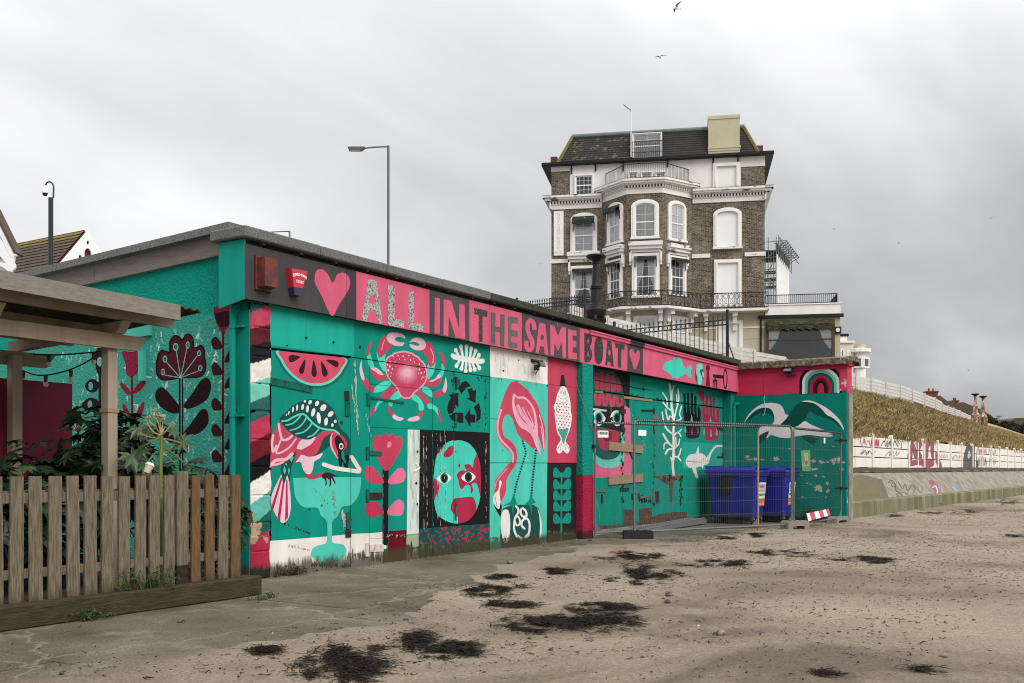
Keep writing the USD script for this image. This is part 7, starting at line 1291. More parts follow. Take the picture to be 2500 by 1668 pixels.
def roof_house(name, label, s, pts_roof, chim, mat, wall_v):
    f_ = Face(far(2300, 0, s), RGT[:2]); t = thing(name, label, 'house', far(sum(p[0] for p in pts_roof) / len(pts_roof), 4, s))
    pr_ = [f_.px(*p) for p in pts_roof]; MB(f_).plate(P(pr_), -6, 0.0).build('roof', mat, t)
    xs_ = [p[0] for p in pr_]; zb_ = min(p[1] for p in pr_); MB(f_).box(min(xs_) + 0.3, max(xs_) - 0.3, -5.7, -0.2, 2.0, zb_).build('wall', M['brick_red'], t)
    for (u0, v0, u1, v1) in chim:
        a, b_ = f_.px(u0, v0), f_.px(u1, v1); MB(f_).box(a[0], b_[0], -2.2, -0.9, b_[1], a[1] - 0.15).box(a[0] - 0.1, b_[0] + 0.1, -2.3, -0.8, a[1] - 0.15, a[1] + 0.1).build('chimney', M['brick_red'], t)
        for k in (0.3, 0.7): x_ = a[0] + (b_[0] - a[0]) * k; MB(f_).lathe([(0.14, a[1] + 0.1), (0.11, a[1] + 0.55)], (x_, -1.5, 0), 8).build('chimney_pot', M['brick_red'], t)
roof_house('gabled_house', 'far brick house with a broad chimney stack just over the panel fence', 150, [(2262, 975), (2296, 966), (2320, 985), (2350, 1015), (2250, 1015)], [(2270, 955, 2296, 972)], M['tile'], 0)
roof_house('gabled_house', 'far house with a long grey-brown roof and narrow chimney beside the rusty columns', 160, [(2322, 978), (2335, 984), (2352, 982), (2400, 1002), (2425, 1018), (2423, 1030), (2320, 1030)], [(2335, 978, 2346, 1000)], M['tile'], 0)
roof_house('gabled_house', 'far house with a red-brown hipped roof above the dark trees', 170, [(2448, 1038), (2478, 1021), (2520, 1020), (2540, 1040)], [], M['tile'], 0)
fp = at(2439, 1016, 130); fl_ = thing('flood_lamp', 'far slim lamp mast with a double head against the sky above the trees', 'lamp mast', (fp[0], fp[1], 3.5))
MB().tube([(fp[0], fp[1], 3.5), fp], 0.06, 6).build('mast', M['lamp_grey'], fl_); MB().tube([fp - RGT * 0.35, fp + RGT * 0.35], 0.09, 6).build('head', M['lamp_grey'], fl_)
def leafy(name, label, c, rad, n, seed, mat=None, size=0.28, cat='tree', group=None):
    r = np.random.default_rng(seed); t = thing(name, label, cat, (c[0], c[1], c[2] - rad[2] - 1.5), group=group)
    ctr = r.normal(0, 0.42, (14, 3)); ctr[:, 2] = np.abs(ctr[:, 2]) - 0.3; k = r.integers(0, 14, n)
    d = r.normal(0, 1, (n, 3)); d /= np.linalg.norm(d, axis=1, keepdims=True)
    p = (ctr[k] + d * (r.uniform(0.15, 1, (n, 1)) ** 0.5) * 0.42) * rad + c
    a, b_ = r.normal(0, 1, (n, 3)), r.normal(0, 1, (n, 3)); a *= size / np.linalg.norm(a, axis=1, keepdims=True); b_ *= size * 0.6 / np.linalg.norm(b_, axis=1, keepdims=True)
    V = np.stack([p - a, p + b_, p + a, p - b_], 1).reshape(-1, 3)
    obj('crown', (V, np.arange(n * 4).reshape(-1, 4)), mat or M['tree_leaf'], t)
    b0_ = np.array([c[0], c[1], c[2] - rad[2] - 1.5]); tk = MB(); tk.tube([b0_, b0_ + [0, 0, rad[2] * 0.8 + 0.5], c], [rad[0] * 0.08, rad[0] * 0.06, 0.03], 7)
    for q in range(5): e = c + r.normal(0, 0.4, 3) * rad; tk.tube([b0_ + [0, 0, rad[2] * 0.6 + .5], (b0_ + e) / 2 + [0, 0, 0.3], e], [rad[0] * 0.04, rad[0] * 0.025, 0.015], 5)
    tk.build('trunk', M['bark'], t); return t
leafy('dark_tree', 'dense dark tree at the edge of the view above the pale stone steps', at(2478, 1056, 132), np.array([1.9, 1.9, 1.6]), 2600, 2, size=0.20)
leafy('dark_tree', 'dark bushy tree between the rusty columns and the lamp mast', at(2418, 1032, 118), np.array([1.3, 1.3, 1.0]), 1600, 3, size=0.16)
leafy('dark_tree', 'low dark hedge-like tree spreading under the lamp mast', at(2448, 1048, 122), np.array([1.5, 1.5, 0.9]), 1600, 4, size=0.16)
leafy('dark_tree', 'dark tree beyond the last stretch of the graffiti wall', at(2525, 1070, 128), np.array([2.2, 2.2, 1.6]), 2200, 8, size=0.2)
# pale stone coping stepping down the end of the bank
cpn = thing('stone_coping', 'pale sloping stone coping along the end of the grassy bank', 'coping', crest[8])
for i in range(7, 10):
    p, q_ = crest[i] + [0, 0, 0.12], crest[i + 1] + [0, 0, 0.12]
    for k in range(5):
        a, b_ = p + (q_ - p) * (k / 5 + 0.01), p + (q_ - p) * ((k + 1) / 5 - 0.01); w_ = np.cross(q_ - p, [0, 0, 1.0]); w_ = w_ / np.linalg.norm(w_) * 0.35
        MB().hexa([a - w_ - [0, 0, .4], b_ - w_ - [0, 0, .4], b_ + w_ - [0, 0, .4], a + w_ - [0, 0, .4], a - w_ + [0, 0, .2], b_ - w_ + [0, 0, .2], b_ + w_ + [0, 0, .2], a + w_ + [0, 0, .2]]).build('stone', M['pale_stone'] if 'pale_stone' in M else M.setdefault('pale_stone', look('pale_stone', (196, 182, 150), rough=0.9, var=0.15)), cpn)
# ---- gulls
def gull(label, u, v, s, span, wing, turn=0.0, bank=0.0):
    c = at(u, v, s); t = thing('gull', label, 'bird', c, group=None)
    body = trimesh.creation.icosphere(2, 1.0); V = body.vertices * [0.30, 0.075, 0.075]; V[:, 1:] *= (1 - 0.45 * np.clip(V[:, :1] / 0.30, -1, 1) ** 2); 
    B = MB(); B.add(V, body.faces, (226, 224, 222)); B.add([(-0.24, -0.02, 0), (-0.24, 0.02, 0), (-0.44, 0.07, 0.0), (-0.44, -0.07, 0.0), (-0.34, 0, 0.015), (-0.34, 0, -0.015)], [[0, 1, 4], [1, 2, 4], [2, 3, 4], [3, 0, 4], [1, 0, 5], [2, 1, 5], [3, 2, 5], [0, 3, 5]], (214, 212, 210)).add([(0.28, -0.015, 0), (0.28, 0.015, 0), (0.28, 0, 0.02), (0.36, 0, -0.005)], [[0, 1, 2], [0, 3, 1], [1, 3, 2], [2, 3, 0]], (190, 150, 60))
    for sg in (-1, 1):
        st_ = [(0.0, 0.03, 0.17, 0.0), (0.30, wing[0], 0.20, 0.08), (0.60, wing[1], 0.15, 0.02), (1.0, wing[2], 0.02, -0.16)]
        tp, bt = [], []
        for y, z, ch, sw in st_: tp += [(sw + ch / 2, sg * y * span / 2, z + 0.012), (sw - ch / 2, sg * y * span / 2, z + 0.004)]; bt += [(sw + ch / 2, sg * y * span / 2, z), (sw - ch / 2, sg * y * span / 2, z - 0.004)]
        n_ = len(tp); VV = np.array(tp + bt); Fq = []
        for k in range(0, n_ - 2, 2): Fq += [[k, k + 1, k + 3, k + 2], [n_ + k, n_ + k + 2, n_ + k + 3, n_ + k + 1], [k, k + 2, n_ + k + 2, n_ + k], [k + 1, n_ + k + 1, n_ + k + 3, k + 3]]
        B.add(VV, np.array(Fq), (150, 152, 156)); B.c[-1][[4, 5, 6, 7, n_ + 6, n_ + 7]] = lin((70, 70, 74)); B.c[-1][[6, 7, n_ + 6, n_ + 7]] = lin((30, 30, 32))
    v_, f_ = B.done(); ca, sa, cb_, sb = math.cos(turn), math.sin(turn), math.cos(bank), math.sin(bank)
    Rb = np.array([[1, 0, 0], [0, cb_, -sb], [0, sb, cb_]]); Rz = np.array([[ca, -sa, 0], [sa, ca, 0], [0, 0, 1]])
    obj('body', (v_ @ Rb.T @ Rz.T + c, f_), M['bird'], t, color=np.vstack(B.c), smooth=True)
gull('gull gliding with spread wings at the very top of the sky', 1652, 21, 82, 1.35, (0.10, 0.12, 0.20), 2.4, 0.30)
gull('gull banking with bent wings above the hotel chimney and aerial', 1612, 140, 90, 1.2, (0.16, 0.14, -0.05), 0.6, -0.2)
for k, (u, v, lb) in enumerate(((2037, 560, 'tiny gull in the grey cloud to the right of the hotel roof'), (2194, 595, 'tiny gull lower down over the scaffold side of the sky'), (2423, 533, 'tiny gull in the dark cloud near the edge of the sky'), (1321, 645, 'tiny gull close beside the hotel name board'), (2363, 904, 'tiny gull low over the far chimneys'))): gull(lb, u, v, 210, 1.3, (0.12, 0.14, 0.1), 1.2 + k, 0.1 * k)
# ---------------------------------------------------------------- picket fence, pergola and garden
C2, C1 = crop(0, 1000, 650 / 1526), crop(0, 500, 650 / 1853)
obj('garden_soil', MB().box(-9, -0.88, -1.0, 3.2, -0.05, 0.12).box(-0.88, -0.01, 0.25, 3.2, -0.05, 0.12).done(), M['soil'], kind='structure')
FN = Face((0, -1.05, 0), (1, 0))
fence = thing('picket_fence', 'weathered wooden picket fence on a mossy timber sleeper', 'fence', (-2.4, -1.1, 0))
xs_p = [(-150, -70), (-42, 22), (55, 135), (170, 247), (278, 355), (387, 460), (486, 558), (585, 653), (680, 745), (775, 837), (858, 917), (943, 1002), (1098, 1150), (1180, 1232), (1253, 1308), (1325, 1378)]
rf = np.random.default_rng(5)
for i, (x0, x1) in enumerate(xs_p):
    a0, a1 = FN.px(C2(x0, 0)[0], 1300)[0], FN.px(C2(x1, 0)[0], 1300)[0]; zt_ = 1.238 + rf.uniform(-0.006, 0.006); t = rf.uniform(-0.008, 0.008)
    b = MB(FN); e = 0.004
    b.hexa([(a0, -0.022, 0.198), (a1, -0.022, 0.198), (a1, 0.0, 0.198), (a0, 0.0, 0.198), (a0 + t + e, -0.02, zt_), (a1 + t - e, -0.02, zt_), (a1 + t - e, -0.002, zt_), (a0 + t + e, -0.002, zt_)])
    for z in (0.43, 1.06): b.plate(unary_union([Point((a0 + a1) / 2 + k, z + rf.uniform(-.01, .01)).buffer(0.005, 3) for k in (-0.025, 0.025)]), 0.0005, 0.002)
    b.build('pale', M['pale_brown'] if x0 in (1098, 1180, 1325) else M['pale'], fence)
xa, xb = FN.px(-80, 1300)[0], FN.px(C2(1388, 0)[0], 1300)[0]
for z0, z1, yb in ((1.015, 1.10, -0.062), (0.39, 0.47, -0.062)): MB(FN).box(xa, xb, yb, -0.023, z0, z1, bev=0.004).build('rail', M['pale'], fence)
MB(FN).box(xa, FN.px(C2(930, 0)[0], 1300)[0], -0.11, -0.065, 1.09, 1.12).build('capping', M['pale'], fence)
a0, a1 = FN.px(C2(1012, 0)[0], 1300)[0], FN.px(C2(1077, 0)[0], 1300)[0]
MB(FN).box(a0, a1, -0.04, 0.015, 0.37, 1.275, bev=0.006).build('post', M['pale'], fence); MB(FN).box(a0 + 0.005, a1 - 0.003, -0.035, 0.01, 0.2, 0.369).build('post_shoe', M['rust'], fence)
a0, a1 = FN.px(C2(836, 0)[0], 1160)[0], FN.px(C2(916, 0)[0], 1160)[0]; MB(FN).box(a0 + 0.03, a1 + 0.03, -0.18, -0.07, 0.1, 1.255, bev=0.006).build('post', M['rot_wood'], fence)
MB(FN).box(xa - 0.4, FN.px(619, 1400)[0], -0.1, 0.13, 0.0, 0.197, bev=0.012).build('sleeper', M['sleeper'], fence)
cupc = FN.w(((a0 + a1) / 2 + 0.04, -0.12, 1.257))[0]
cup = thing('paper_cup', 'tilted white paper cup with a lid left on a fence post', 'cup', cupc)
R_ = trimesh.transformations.rotation_matrix(0.42, (0.3, 1, 0))[:3, :3]
for nm, prof, mt in (('cup_body', [(0.0, 0.0), (0.028, 0.0), (0.040, 0.075), (0.0, 0.075)], look('cup_card', (206, 190, 160), var=0.1)), ('cup_lid', [(0.0, 0.075), (0.044, 0.075), (0.044, 0.083), (0.037, 0.09), (0.035, 0.1), (0.0, 0.1)], M['white_plastic'])):
    b = MB(); b.lathe(prof, n=18); v, f = b.done(); obj(nm, (v @ R_.T + cupc + [-0.02, 0, 0.006], f), mt, cup, smooth=40)
# pergola
per = thing('pergola', 'timber pergola with a corrugated felt roof over the garden corner', 'pergola', (-2.0, 0.5, 0))
for x, y in ((-2.02, -0.18), (-2.17, 1.2), (-4.9, -0.18), (-4.9, 1.2)): MB().box(x - 0.055, x + 0.055, y - 0.055, y + 0.055, 0.0, 2.5, bev=0.005).build('post', M['timber_post'], per)
def beam(x0, x1, y0, y1, z0, z1, cutb, sl, name, mat='timber'):
    zz = lambda x: sl * (x - x1)
    MB().hexa([(x0, y0, z0 + zz(x0)), (x1 - cutb, y0, z0), (x1 - cutb, y1, z0), (x0, y1, z0 + zz(x0)), (x0, y0, z1 + zz(x0)), (x1, y0, z1), (x1, y1, z1), (x0, y1, z1 + zz(x0))]).build(name, M[mat], per)
beam(-6, -1.66, -0.285, -0.24, 2.49, 2.635, 0.11, 0, 'beam'); beam(-6, -1.66, 1.26, 1.305, 2.40, 2.55, 0.11, 0, 'beam')
for x in (-2.02, -3.3, -4.9): MB().hexa([(x - 0.05, -0.36, 2.637), (x + 0.05, -0.36, 2.637), (x + 0.05, 1.5, 2.56), (x - 0.05, 1.5, 2.56), (x - 0.05, -0.46, 2.75), (x + 0.05, -0.46, 2.75), (x + 0.05, 1.5, 2.67), (x - 0.05, 1.5, 2.67)]).build('cross_beam', M['timber'], per)
beam(-6, -1.38, -0.42, -0.375, 2.752, 2.875, 0.10, -0.012, 'purlin'); beam(-6, -1.38, 0.45, 0.50, 2.70, 2.81, 0.10, -0.012, 'purlin'); beam(-6, -1.38, 1.22, 1.27, 2.67, 2.77, 0.10, -0.012, 'purlin')
beam(-6, -1.58, -0.70, -0.655, 2.79, 2.945, 0.0, -0.02, 'fascia_board', 'timber_grey')
nx = np.arange(-6, -1.27, 0.02); zc = lambda x, y: 2.925 - 0.02 * (x + 1.28) - 0.075 * (y + 0.67) + 0.010 * np.cos(x * 2 * PI / 0.095)
V = np.array([(x, y, zc(x, y) + d) for d in (0, 0.012) for x in nx for y in (-0.652, 0.4, 1.5)]); n_ = len(nx); F_ = []
for L_ in (0, 1):
    for i in range(n_ - 1):
        for j in (0, 1):
            o = L_ * n_ * 3; q_ = [o + i * 3 + j, o + (i + 1) * 3 + j, o + (i + 1) * 3 + j + 1, o + i * 3 + j + 1]; F_.append(q_ if L_ else q_[::-1])
for i in range(n_ - 1): F_ += [[i * 3, (i + 1) * 3, n_ * 3 + (i + 1) * 3, n_ * 3 + i * 3]]
for j in (0, 1): k = (n_ - 1) * 3 + j; F_ += [[k, k + 1, n_ * 3 + k + 1, n_ * 3 + k]]
M['felt'] = look('roof_felt', (58, 54, 50), rough=0.9, var=0.3, vscale=4, col2=(82, 76, 66))
obj('roof_sheet', (V, np.array(F_)), M['felt'], per)
post_band = MB(); post_band.box(-2.085, -1.955, -0.245, -0.115, 1.86, 1.90); post_band.build('split_band', M['raw_wood'], per)
# string lights
sl = thing('string_lights', 'string of frosted festoon bulbs on black cable under the pergola', 'string lights', at(*C1(330, 1060), 10.75))
s_l = 10.75
for pts in ([(-60, 1015), (110, 1030), (360, 1045), (560, 1035), (700, 1022)], [(-60, 1060), (105, 1130), (230, 1180), (330, 1185), (480, 1150), (600, 1095), (690, 1035)]): MB().tube(sm([at(*C1(*p), s_l) for p in pts], False), 0.009, 5).build('cable', M['black_plastic'], sl)
for x, y in ((342, 1045), (160, 1160), (318, 1185), (493, 1150), (652, 1030)):
    p = at(*C1(x, y), s_l); MB().lathe([(0.0, -0.075), (0.018, -0.073), (0.021, -0.03), (0.02, 0.0), (0.0, 0.005)], p, 10).build('socket', M['black_plastic'], sl); MB().lathe([(0.0, -0.132), (0.014, -0.13), (0.024, -0.115), (0.027, -0.098), (0.02, -0.078), (0.0, -0.074)], p, 12).build('bulb', M['bulb'], sl, smooth=40)
obj('maroon_screen', MB().box(-5, -1.41, 1.33, 1.37, 0.12, 2.26, bev=0.004).done(), M['maroon'], label='plain maroon board screen standing behind the pergola posts', cat='screen')
# shrubs with big hand-shaped leaves
def palmate(p, nrm, up, r_, lobes=8):
    nrm = nrm / np.linalg.norm(nrm); x = np.cross(up, nrm); x /= max(np.linalg.norm(x), 1e-6); y = np.cross(nrm, x); pts = [np.array(p)]
    for k in range(lobes * 2 + 1):
        a = -PI * 0.86 + 1.72 * PI * k / (lobes * 2); L = 1.0 if k % 2 else 0.52
        if k in (0, lobes * 2): L = 0.3
        pts.append(p + r_ * L * (math.sin(a) * x + math.cos(a) * y) * (1.0 - 0.25 * abs(a) / PI) - nrm * r_ * 0.22 * L * L)
    return np.array(pts), np.array([[0, k, k + 1] for k in range(1, lobes * 2 + 1)])
def shrub(label, lumps, n_part, n_mass, seed, rr):
    r = np.random.default_rng(seed); c0 = np.mean([l[0] for l in lumps], 0); t = thing('fatsia_shrub', label, 'shrub', (c0[0], c0[1], 0.1))
    ms = MB()
    for i in range(n_part + n_mass):
        c, rad = lumps[r.integers(len(lumps))]; d = r.normal(0, 1, 3); d /= np.linalg.norm(d)
        if i < n_part and np.dot(d, -FWD) < -0.1: d = d - 2 * np.dot(d, -FWD) * (-FWD)
        p = np.array(c) + d * np.array(rad) * (r.uniform(0.8, 1.0) if i < n_part else r.uniform(0.35, 0.95))
        if p[2] < 0.2 or p[0] > -0.06 or p[1] < -0.98: continue
        nr = d * 0.7 + np.array([0, 0, 0.75]) + r.normal(0, 0.35, 3); v, f = palmate(p, nr, np.array([d[0], d[1], -0.7]) + r.normal(0, 0.3, 3), r.uniform(*rr))
        if i < n_part: obj('leaf', (v, f), M['leaf_pale'] if r.random() < 0.10 else M['leaf'], t)
        else: ms.add(v, f)
    ms.build('foliage', M['leaf'], t, kind='stuff')
    sk = MB()
    for c, rad in lumps:
        for k in range(5): e = np.array(c) + r.normal(0, 0.45, 3) * rad; b_ = np.array([c[0] + r.normal(0, .1), c[1] + r.normal(0, .1), 0.08]); sk.tube([b_, (b_ + e) / 2 + r.normal(0, .05, 3), e], [0.02, 0.015, 0.008], 5)
    sk.build('stems', M['bark'], t); return t
shrub('big dark fatsia shrub filling the corner behind the pickets and left of the pergola post', [((-2.35, 0.25, 0.95), (0.75, 0.5, 0.75)), ((-1.75, 0.3, 1.25), (0.6, 0.5, 0.75)), ((-3.1, 0.1, 0.8), (0.6, 0.5, 0.6)), ((-1.45, 0.5, 1.45), (0.45, 0.4, 0.5))], 130, 500, 3, (0.13, 0.22))
shrub('smaller green fatsia shrub between the pergola post and the drainpipe', [((-1.05, -0.1, 0.95), (0.5, 0.4, 0.65)), ((-0.6, -0.1, 0.7), (0.45, 0.4, 0.6)), ((-1.3, -0.3, 0.85), (0.35, 0.3, 0.6))], 60, 180, 8, (0.10, 0.18))
s_f = 9.78
B_ = lambda x, y, ds=0.0: at(*L2(x, y), s_f + ds)
ty = thing('flowering_fatsia', 'tall fatsia stem with a dry branched seed head above the pickets', 'plant', (*B_(1270, 1568)[:2], 0.12))
MB().tube([np.array([*B_(1268, 1700)[:2], 0.1]), B_(1265, 1560), B_(1275, 1400), B_(1280, 1225)], [0.022, 0.02, 0.018, 0.014], 6).build('stem', M['stalk'], ty)
rs = np.random.default_rng(9)
def sprig(paths, name, par, mat, w0, w1, ds=0.0):
    b = MB()
    for p in paths: q_ = sm([B_(x, y, ds + rs.uniform(-0.06, 0.06) * (k > 0)) for k, (x, y) in enumerate(p)], False, 4); b.tube(q_, np.linspace(w0, w1, len(q_)), 5)
    return b.build(name, M[mat], par)
pet_ = [[(1260, 1250), (1120, 1320), (1000, 1375)], [(1310, 1260), (1440, 1290), (1560, 1330)], [(1310, 1370), (1440, 1460), (1560, 1565)], [(1220, 1430), (1160, 1480), (1105, 1560)], [(1280, 1390), (1275, 1480), (1295, 1575)], [(1300, 1260), (1340, 1320), (1420, 1350)], [(1250, 1420), (1220, 1500), (1230, 1600)], [(1310, 1470), (1400, 1530), (1470, 1600)], [(1290, 1440), (1390, 1390), (1530, 1360)]]
for p in pet_: sprig([p], 'leaf_stalk', ty, 'stalk', 0.011, 0.006)
hd_ = [[(1275, 1235), (1160, 1250), (1040, 1210), (1010, 1215)], [(1285, 1220), (1300, 1160), (1320, 1100)], [(1280, 1225), (1320, 1180), (1400, 1080)], [(1275, 1220), (1180, 1180), (1110, 1090), (1090, 1030)], [(1275, 1215), (1210, 1120), (1170, 960), (1190, 900)], [(1275, 1210), (1240, 1080), (1215, 1000)], [(1280, 1200), (1260, 1060), (1240, 960)], [(1282, 1190), (1290, 1060), (1275, 990)], [(1200, 1100), (1140, 1060), (1120, 1000)], [(1240, 1080), (1300, 1010)]]
for p in hd_: sprig([p], 'seed_branch', ty, 'seedhead', 0.008, 0.004)
def umbels(tips, name, par, ds=0.0, n=16, r_=34):
    b = MB()
    for x, y in tips:
        for k in range(n):
            a, q_ = rs.uniform(0, 2 * PI), rs.uniform(0.3, 1); e = B_(x + r_ * q_ * math.cos(a), y - 6 + r_ * q_ * math.sin(a) * 0.8, ds + rs.uniform(-.05, .05)); b.tube([B_(x, y + 8, ds), e], 0.0022, 3, caps=False).mesh(trimesh.creation.icosphere(0, 0.0075).apply_translation(e))
    b.build(name, M['seedhead'], par, kind='stuff')
umbels([(1090, 1020), (1190, 900), (1120, 995), (1240, 955), (1280, 985), (1300, 1010), (1415, 1078), (1010, 1215), (1215, 990)], 'seed_cluster', ty)
for (x, y), sz in (((985, 1120), 0.17), ((900, 1470), 0.20), ((1040, 1400), 0.12), ((1560, 1290), 0.17), ((800, 1280), 0.09), ((1100, 1160), 0.12), ((1590, 1600), 0.15), ((1420, 1140), 0.12), ((1100, 1590), 0.14)):
    v, f = palmate(B_(x, y, 0.05), -FWD * 0.8 + np.array([rs.normal(0, .4), rs.normal(0, .4), 0.7]), np.array([rs.normal(0, .4), rs.normal(0, .4), -0.8]), sz); obj('leaf', (v, f), M['leaf_pale'], ty)
sh2 = thing('dry_seed_head', 'pale dry seed head standing over the dark shrub under the maroon screen', 'seed head', (*B_(210, 1180, 0.9)[:2], 0.12))
sprig([[(215, 1700), (215, 1180)]], 'stem', sh2, 'stalk', 0.014, 0.01, 0.9)
tp_ = [(80, 1090), (110, 1010), (160, 980), (210, 965), (265, 990), (320, 1070), (330, 1085), (140, 1060), (240, 1040), (180, 1010), (290, 1030)]
sprig([[(213, 1190), (213 + (x - 213) * 0.55, 1150 + (y - 1150) * 0.4), (x, y)] for x, y in tp_], 'seed_branch', sh2, 'seedhead', 0.006, 0.003, 0.9); umbels(tp_, 'seed_cluster', sh2, 0.9, 12, 26)
def weed(name, label, c, n, h, seed, mat='weed', spread=0.12, twigs=0):
    r = np.random.default_rng(seed); t = thing(name, label, 'weed', c); b = MB()
    for k in range(n):
        o = np.array(c) + [r.normal(0, spread), r.normal(0, spread * 0.35), 0]; e = o + [r.normal(0, h * .4), r.normal(0, h * .3), r.uniform(0.3, 1) * h]; b.tube([o, (o + e) / 2 + [r.normal(0, .01), 0, 0.02], e], [0.004, 0.003, 0.0015], 3, caps=False)
        for q in range(4): p = o + (e - o) * r.uniform(0.3, 1) + r.normal(0, 0.02, 3); v, f = palmate(p, r.normal(0, 1, 3) + [0, -.5, .8], r.normal(0, 1, 3), r.uniform(0.012, 0.03), 3); b.add(v, f)
    b.build('leaves', M[mat], t, kind='stuff')
    if twigs:
        w = MB()
        for k in range(twigs):
            p = np.array(c); pts = [p + [r.normal(0, .06), 0, 0]]; d = np.array([r.normal(0.1, .5), -0.05, 1.0])
            for q in range(6): d = d + r.normal(0, 0.35, 3) * [1, .2, 1]; d[2] -= 0.12; pts.append(pts[-1] + d / np.linalg.norm(d) * h * 0.33)
            w.tube(sm(pts, False, 3), 0.0035, 3)
        w.build('twigs', M['twig'], t, kind='stuff')
weed('weed', 'straggly green weed growing over the sleeper through the pickets', FN.w((FN.px(355, 1400)[0], 0.06, 0.2))[0], 44, 0.24, 2, spread=0.15)
weed('weed', 'dark withered weed with thin twigs at the foot of the white wall band', FA.w((FA.px(700, 1400)[0], 0.06, 0.0))[0], 60, 0.12, 3, 'twig', 0.14, 5)
weed('weed', 'tuft of grass at the foot of the sleeper', FN.w((FN.px(192, 1500)[0], 0.16, 0.0))[0], 30, 0.12, 4, spread=0.10)
weed('weed', 'small green weed on the slab beside the end of the sleeper', ground(645, 1462), 16, 0.05, 5, spread=0.10)
weed('weed', 'dark weed growing at the base of the gull wall behind the striped board', FR.w((FR.px(*R2(1690, 1030))[0], 0.06, 0.0))[0], 80, 0.42, 6, 'tree_leaf', 0.22, 2)
# ---------------------------------------------------------------- boxes, lights and cables on the building
def ffbox(name, label, cat, front, n1, mat, back=None, **kw):
    t = thing(name, label, cat, FF.w((*FF.px(*F1(*front[0]), n1)[:1], 0.0, FF.px(*F1(*front[3]), n1)[1]))[0])
    f_ = [FF.px(*F1(*p), n1) for p in front]; k = 0.02; c = np.mean(f_, 0); bk = [c + (p - c) * (1 + k) for p in np.array(f_)]
    return t, f_, bk
t, f_, bk = ffbox('junction_box', 'rusty red-brown metal box fixed to the grey end of the fascia', 'alarm box', [(497, 290), (612, 303), (612, 562), (497, 540)], 0.15, 'rust_box')
MB(FF).hexa([(*[f_[3][0], 0.035, f_[3][1]],), (f_[2][0], 0.035, f_[2][1]), (f_[2][0] - .01, 0.15, f_[2][1] + .008), (f_[3][0] + .01, 0.15, f_[3][1] + .008), (f_[0][0], 0.035, f_[0][1]), (f_[1][0], 0.035, f_[1][1]), (f_[1][0] - .01, 0.15, f_[1][1] - .01), (f_[0][0] + .01, 0.15, f_[0][1] - .01)]).build('cover', M['rust_box'], t)
MB(FF).box(f_[3][0] - 0.02, f_[2][0] + 0.02, 0.002, 0.034, f_[3][1] - 0.03, f_[0][1] + 0.02, bev=0.004).build('back_plate', M['rust_box'], t)
bell, f_, bk = ffbox('alarm_bell_box', 'red and navy alarm bell box with white lettering next to the heart', 'alarm box', [(722, 392), (858, 418), (800, 622), (748, 612)], 0.09, 'x')
def trap(pts, n1, dep, taper): 
    c = np.mean(pts, 0); return [(p[0], n1 - dep, p[1]) for p in [c + (np.array(q) - c) * (1 + taper) for q in pts]] + [(p[0], n1, p[1]) for p in pts]
tl, tr_, br, bl_ = [np.array(p) for p in f_]; ml, mr = tl + (bl_ - tl) * 0.70, tr_ + (br - tr_) * 0.70
M['bell_red'], M['bell_navy'] = look('bell_red', (186, 40, 62), rough=0.4, var=0.06, spec=0.5), look('bell_navy', (44, 40, 78), rough=0.4, var=0.06, spec=0.5)
MB(FF).hexa(trap([bl_ * 0 + ml, mr, tr_, tl], 0.09, 0.088, 0.10)).build('bell_cover', M['bell_red'], bell); MB(FF).hexa(trap([bl_, br, mr, ml], 0.088, 0.086, 0.10)).build('bell_base', M['bell_navy'], bell)
wt, ca = np.linalg.norm(tr_ - tl), (tl + tr_) / 2; zt_ = ca[1]
for k, ch in enumerate('STAND-FAST'): u_ = (k - 4.5) / 10; text(FF, ch, ca[0] + u_ * wt * 0.84, zt_ - 0.075 - 0.03 * (2 * u_) ** 2, 0.032, 0.0905, 'white_paint', bell, 'letter', bold=True)
text(FF, '01843', ca[0], zt_ - 0.165, 0.036, 0.0905, 'white_paint', bell, 'number', width=wt * 0.42)
p = FA.px(*K6(690, 190)); fl1 = thing('security_light', 'black security floodlight with sensor on the white panel above the flamingo', 'floodlight', FA.w((p[0], 0.0, p[1]))[0])
q0, q1 = FA.px(*K6(605, 158)), FA.px(*K6(690, 180)); MB(FA).tube([(q0[0], 0.0, q0[1]), (q1[0], 0.10, q1[1])], 0.03, 6).tube([(q1[0], 0.1, q1[1]), (q1[0] - 0.1, 0.02, q1[1] - 0.22)], 0.008, 4).build('bracket', M['black_plastic'], fl1)
ang = [FA.px(*K6(x, y), 0.14) for x, y in ((660, 235), (730, 243), (765, 185), (690, 165))]
MB(FA).hexa([(a[0], n, a[1]) for a, n in zip(ang, (0.20, 0.20, 0.12, 0.12))] + [(a[0], n + 0.05, a[1]) for a, n in zip(ang, (0.20, 0.20, 0.12, 0.12))]).build('housing', M['black_plastic'], fl1)
c = np.mean(ang, 0); an2 = [c + (a - c) * 0.82 for a in ang]; MB(FA).hexa([(a[0], n + 0.045, a[1]) for a, n in zip(an2, (0.20, 0.20, 0.12, 0.12))] + [(a[0], n + 0.056, a[1]) for a, n in zip(an2, (0.20, 0.20, 0.12, 0.12))]).build('lens', M['lens'], fl1)
q = FA.px(*K6(680, 262), 0.12); MB(FA).box(q[0] - 0.04, q[0] + 0.04, 0.08, 0.16, q[1] - 0.03, q[1] + 0.06, bev=0.01).build('sensor', M['black_plastic'], fl1)
fr0, fr1 = FR.px(*R1(1130, 340), 0.1), FR.px(*R1(1265, 238), 0.1)
fl2 = thing('security_light', 'square black floodlight on the pink end wall beside the rainbow', 'floodlight', FR.w((fr0[0], 0, fr0[1]))[0])
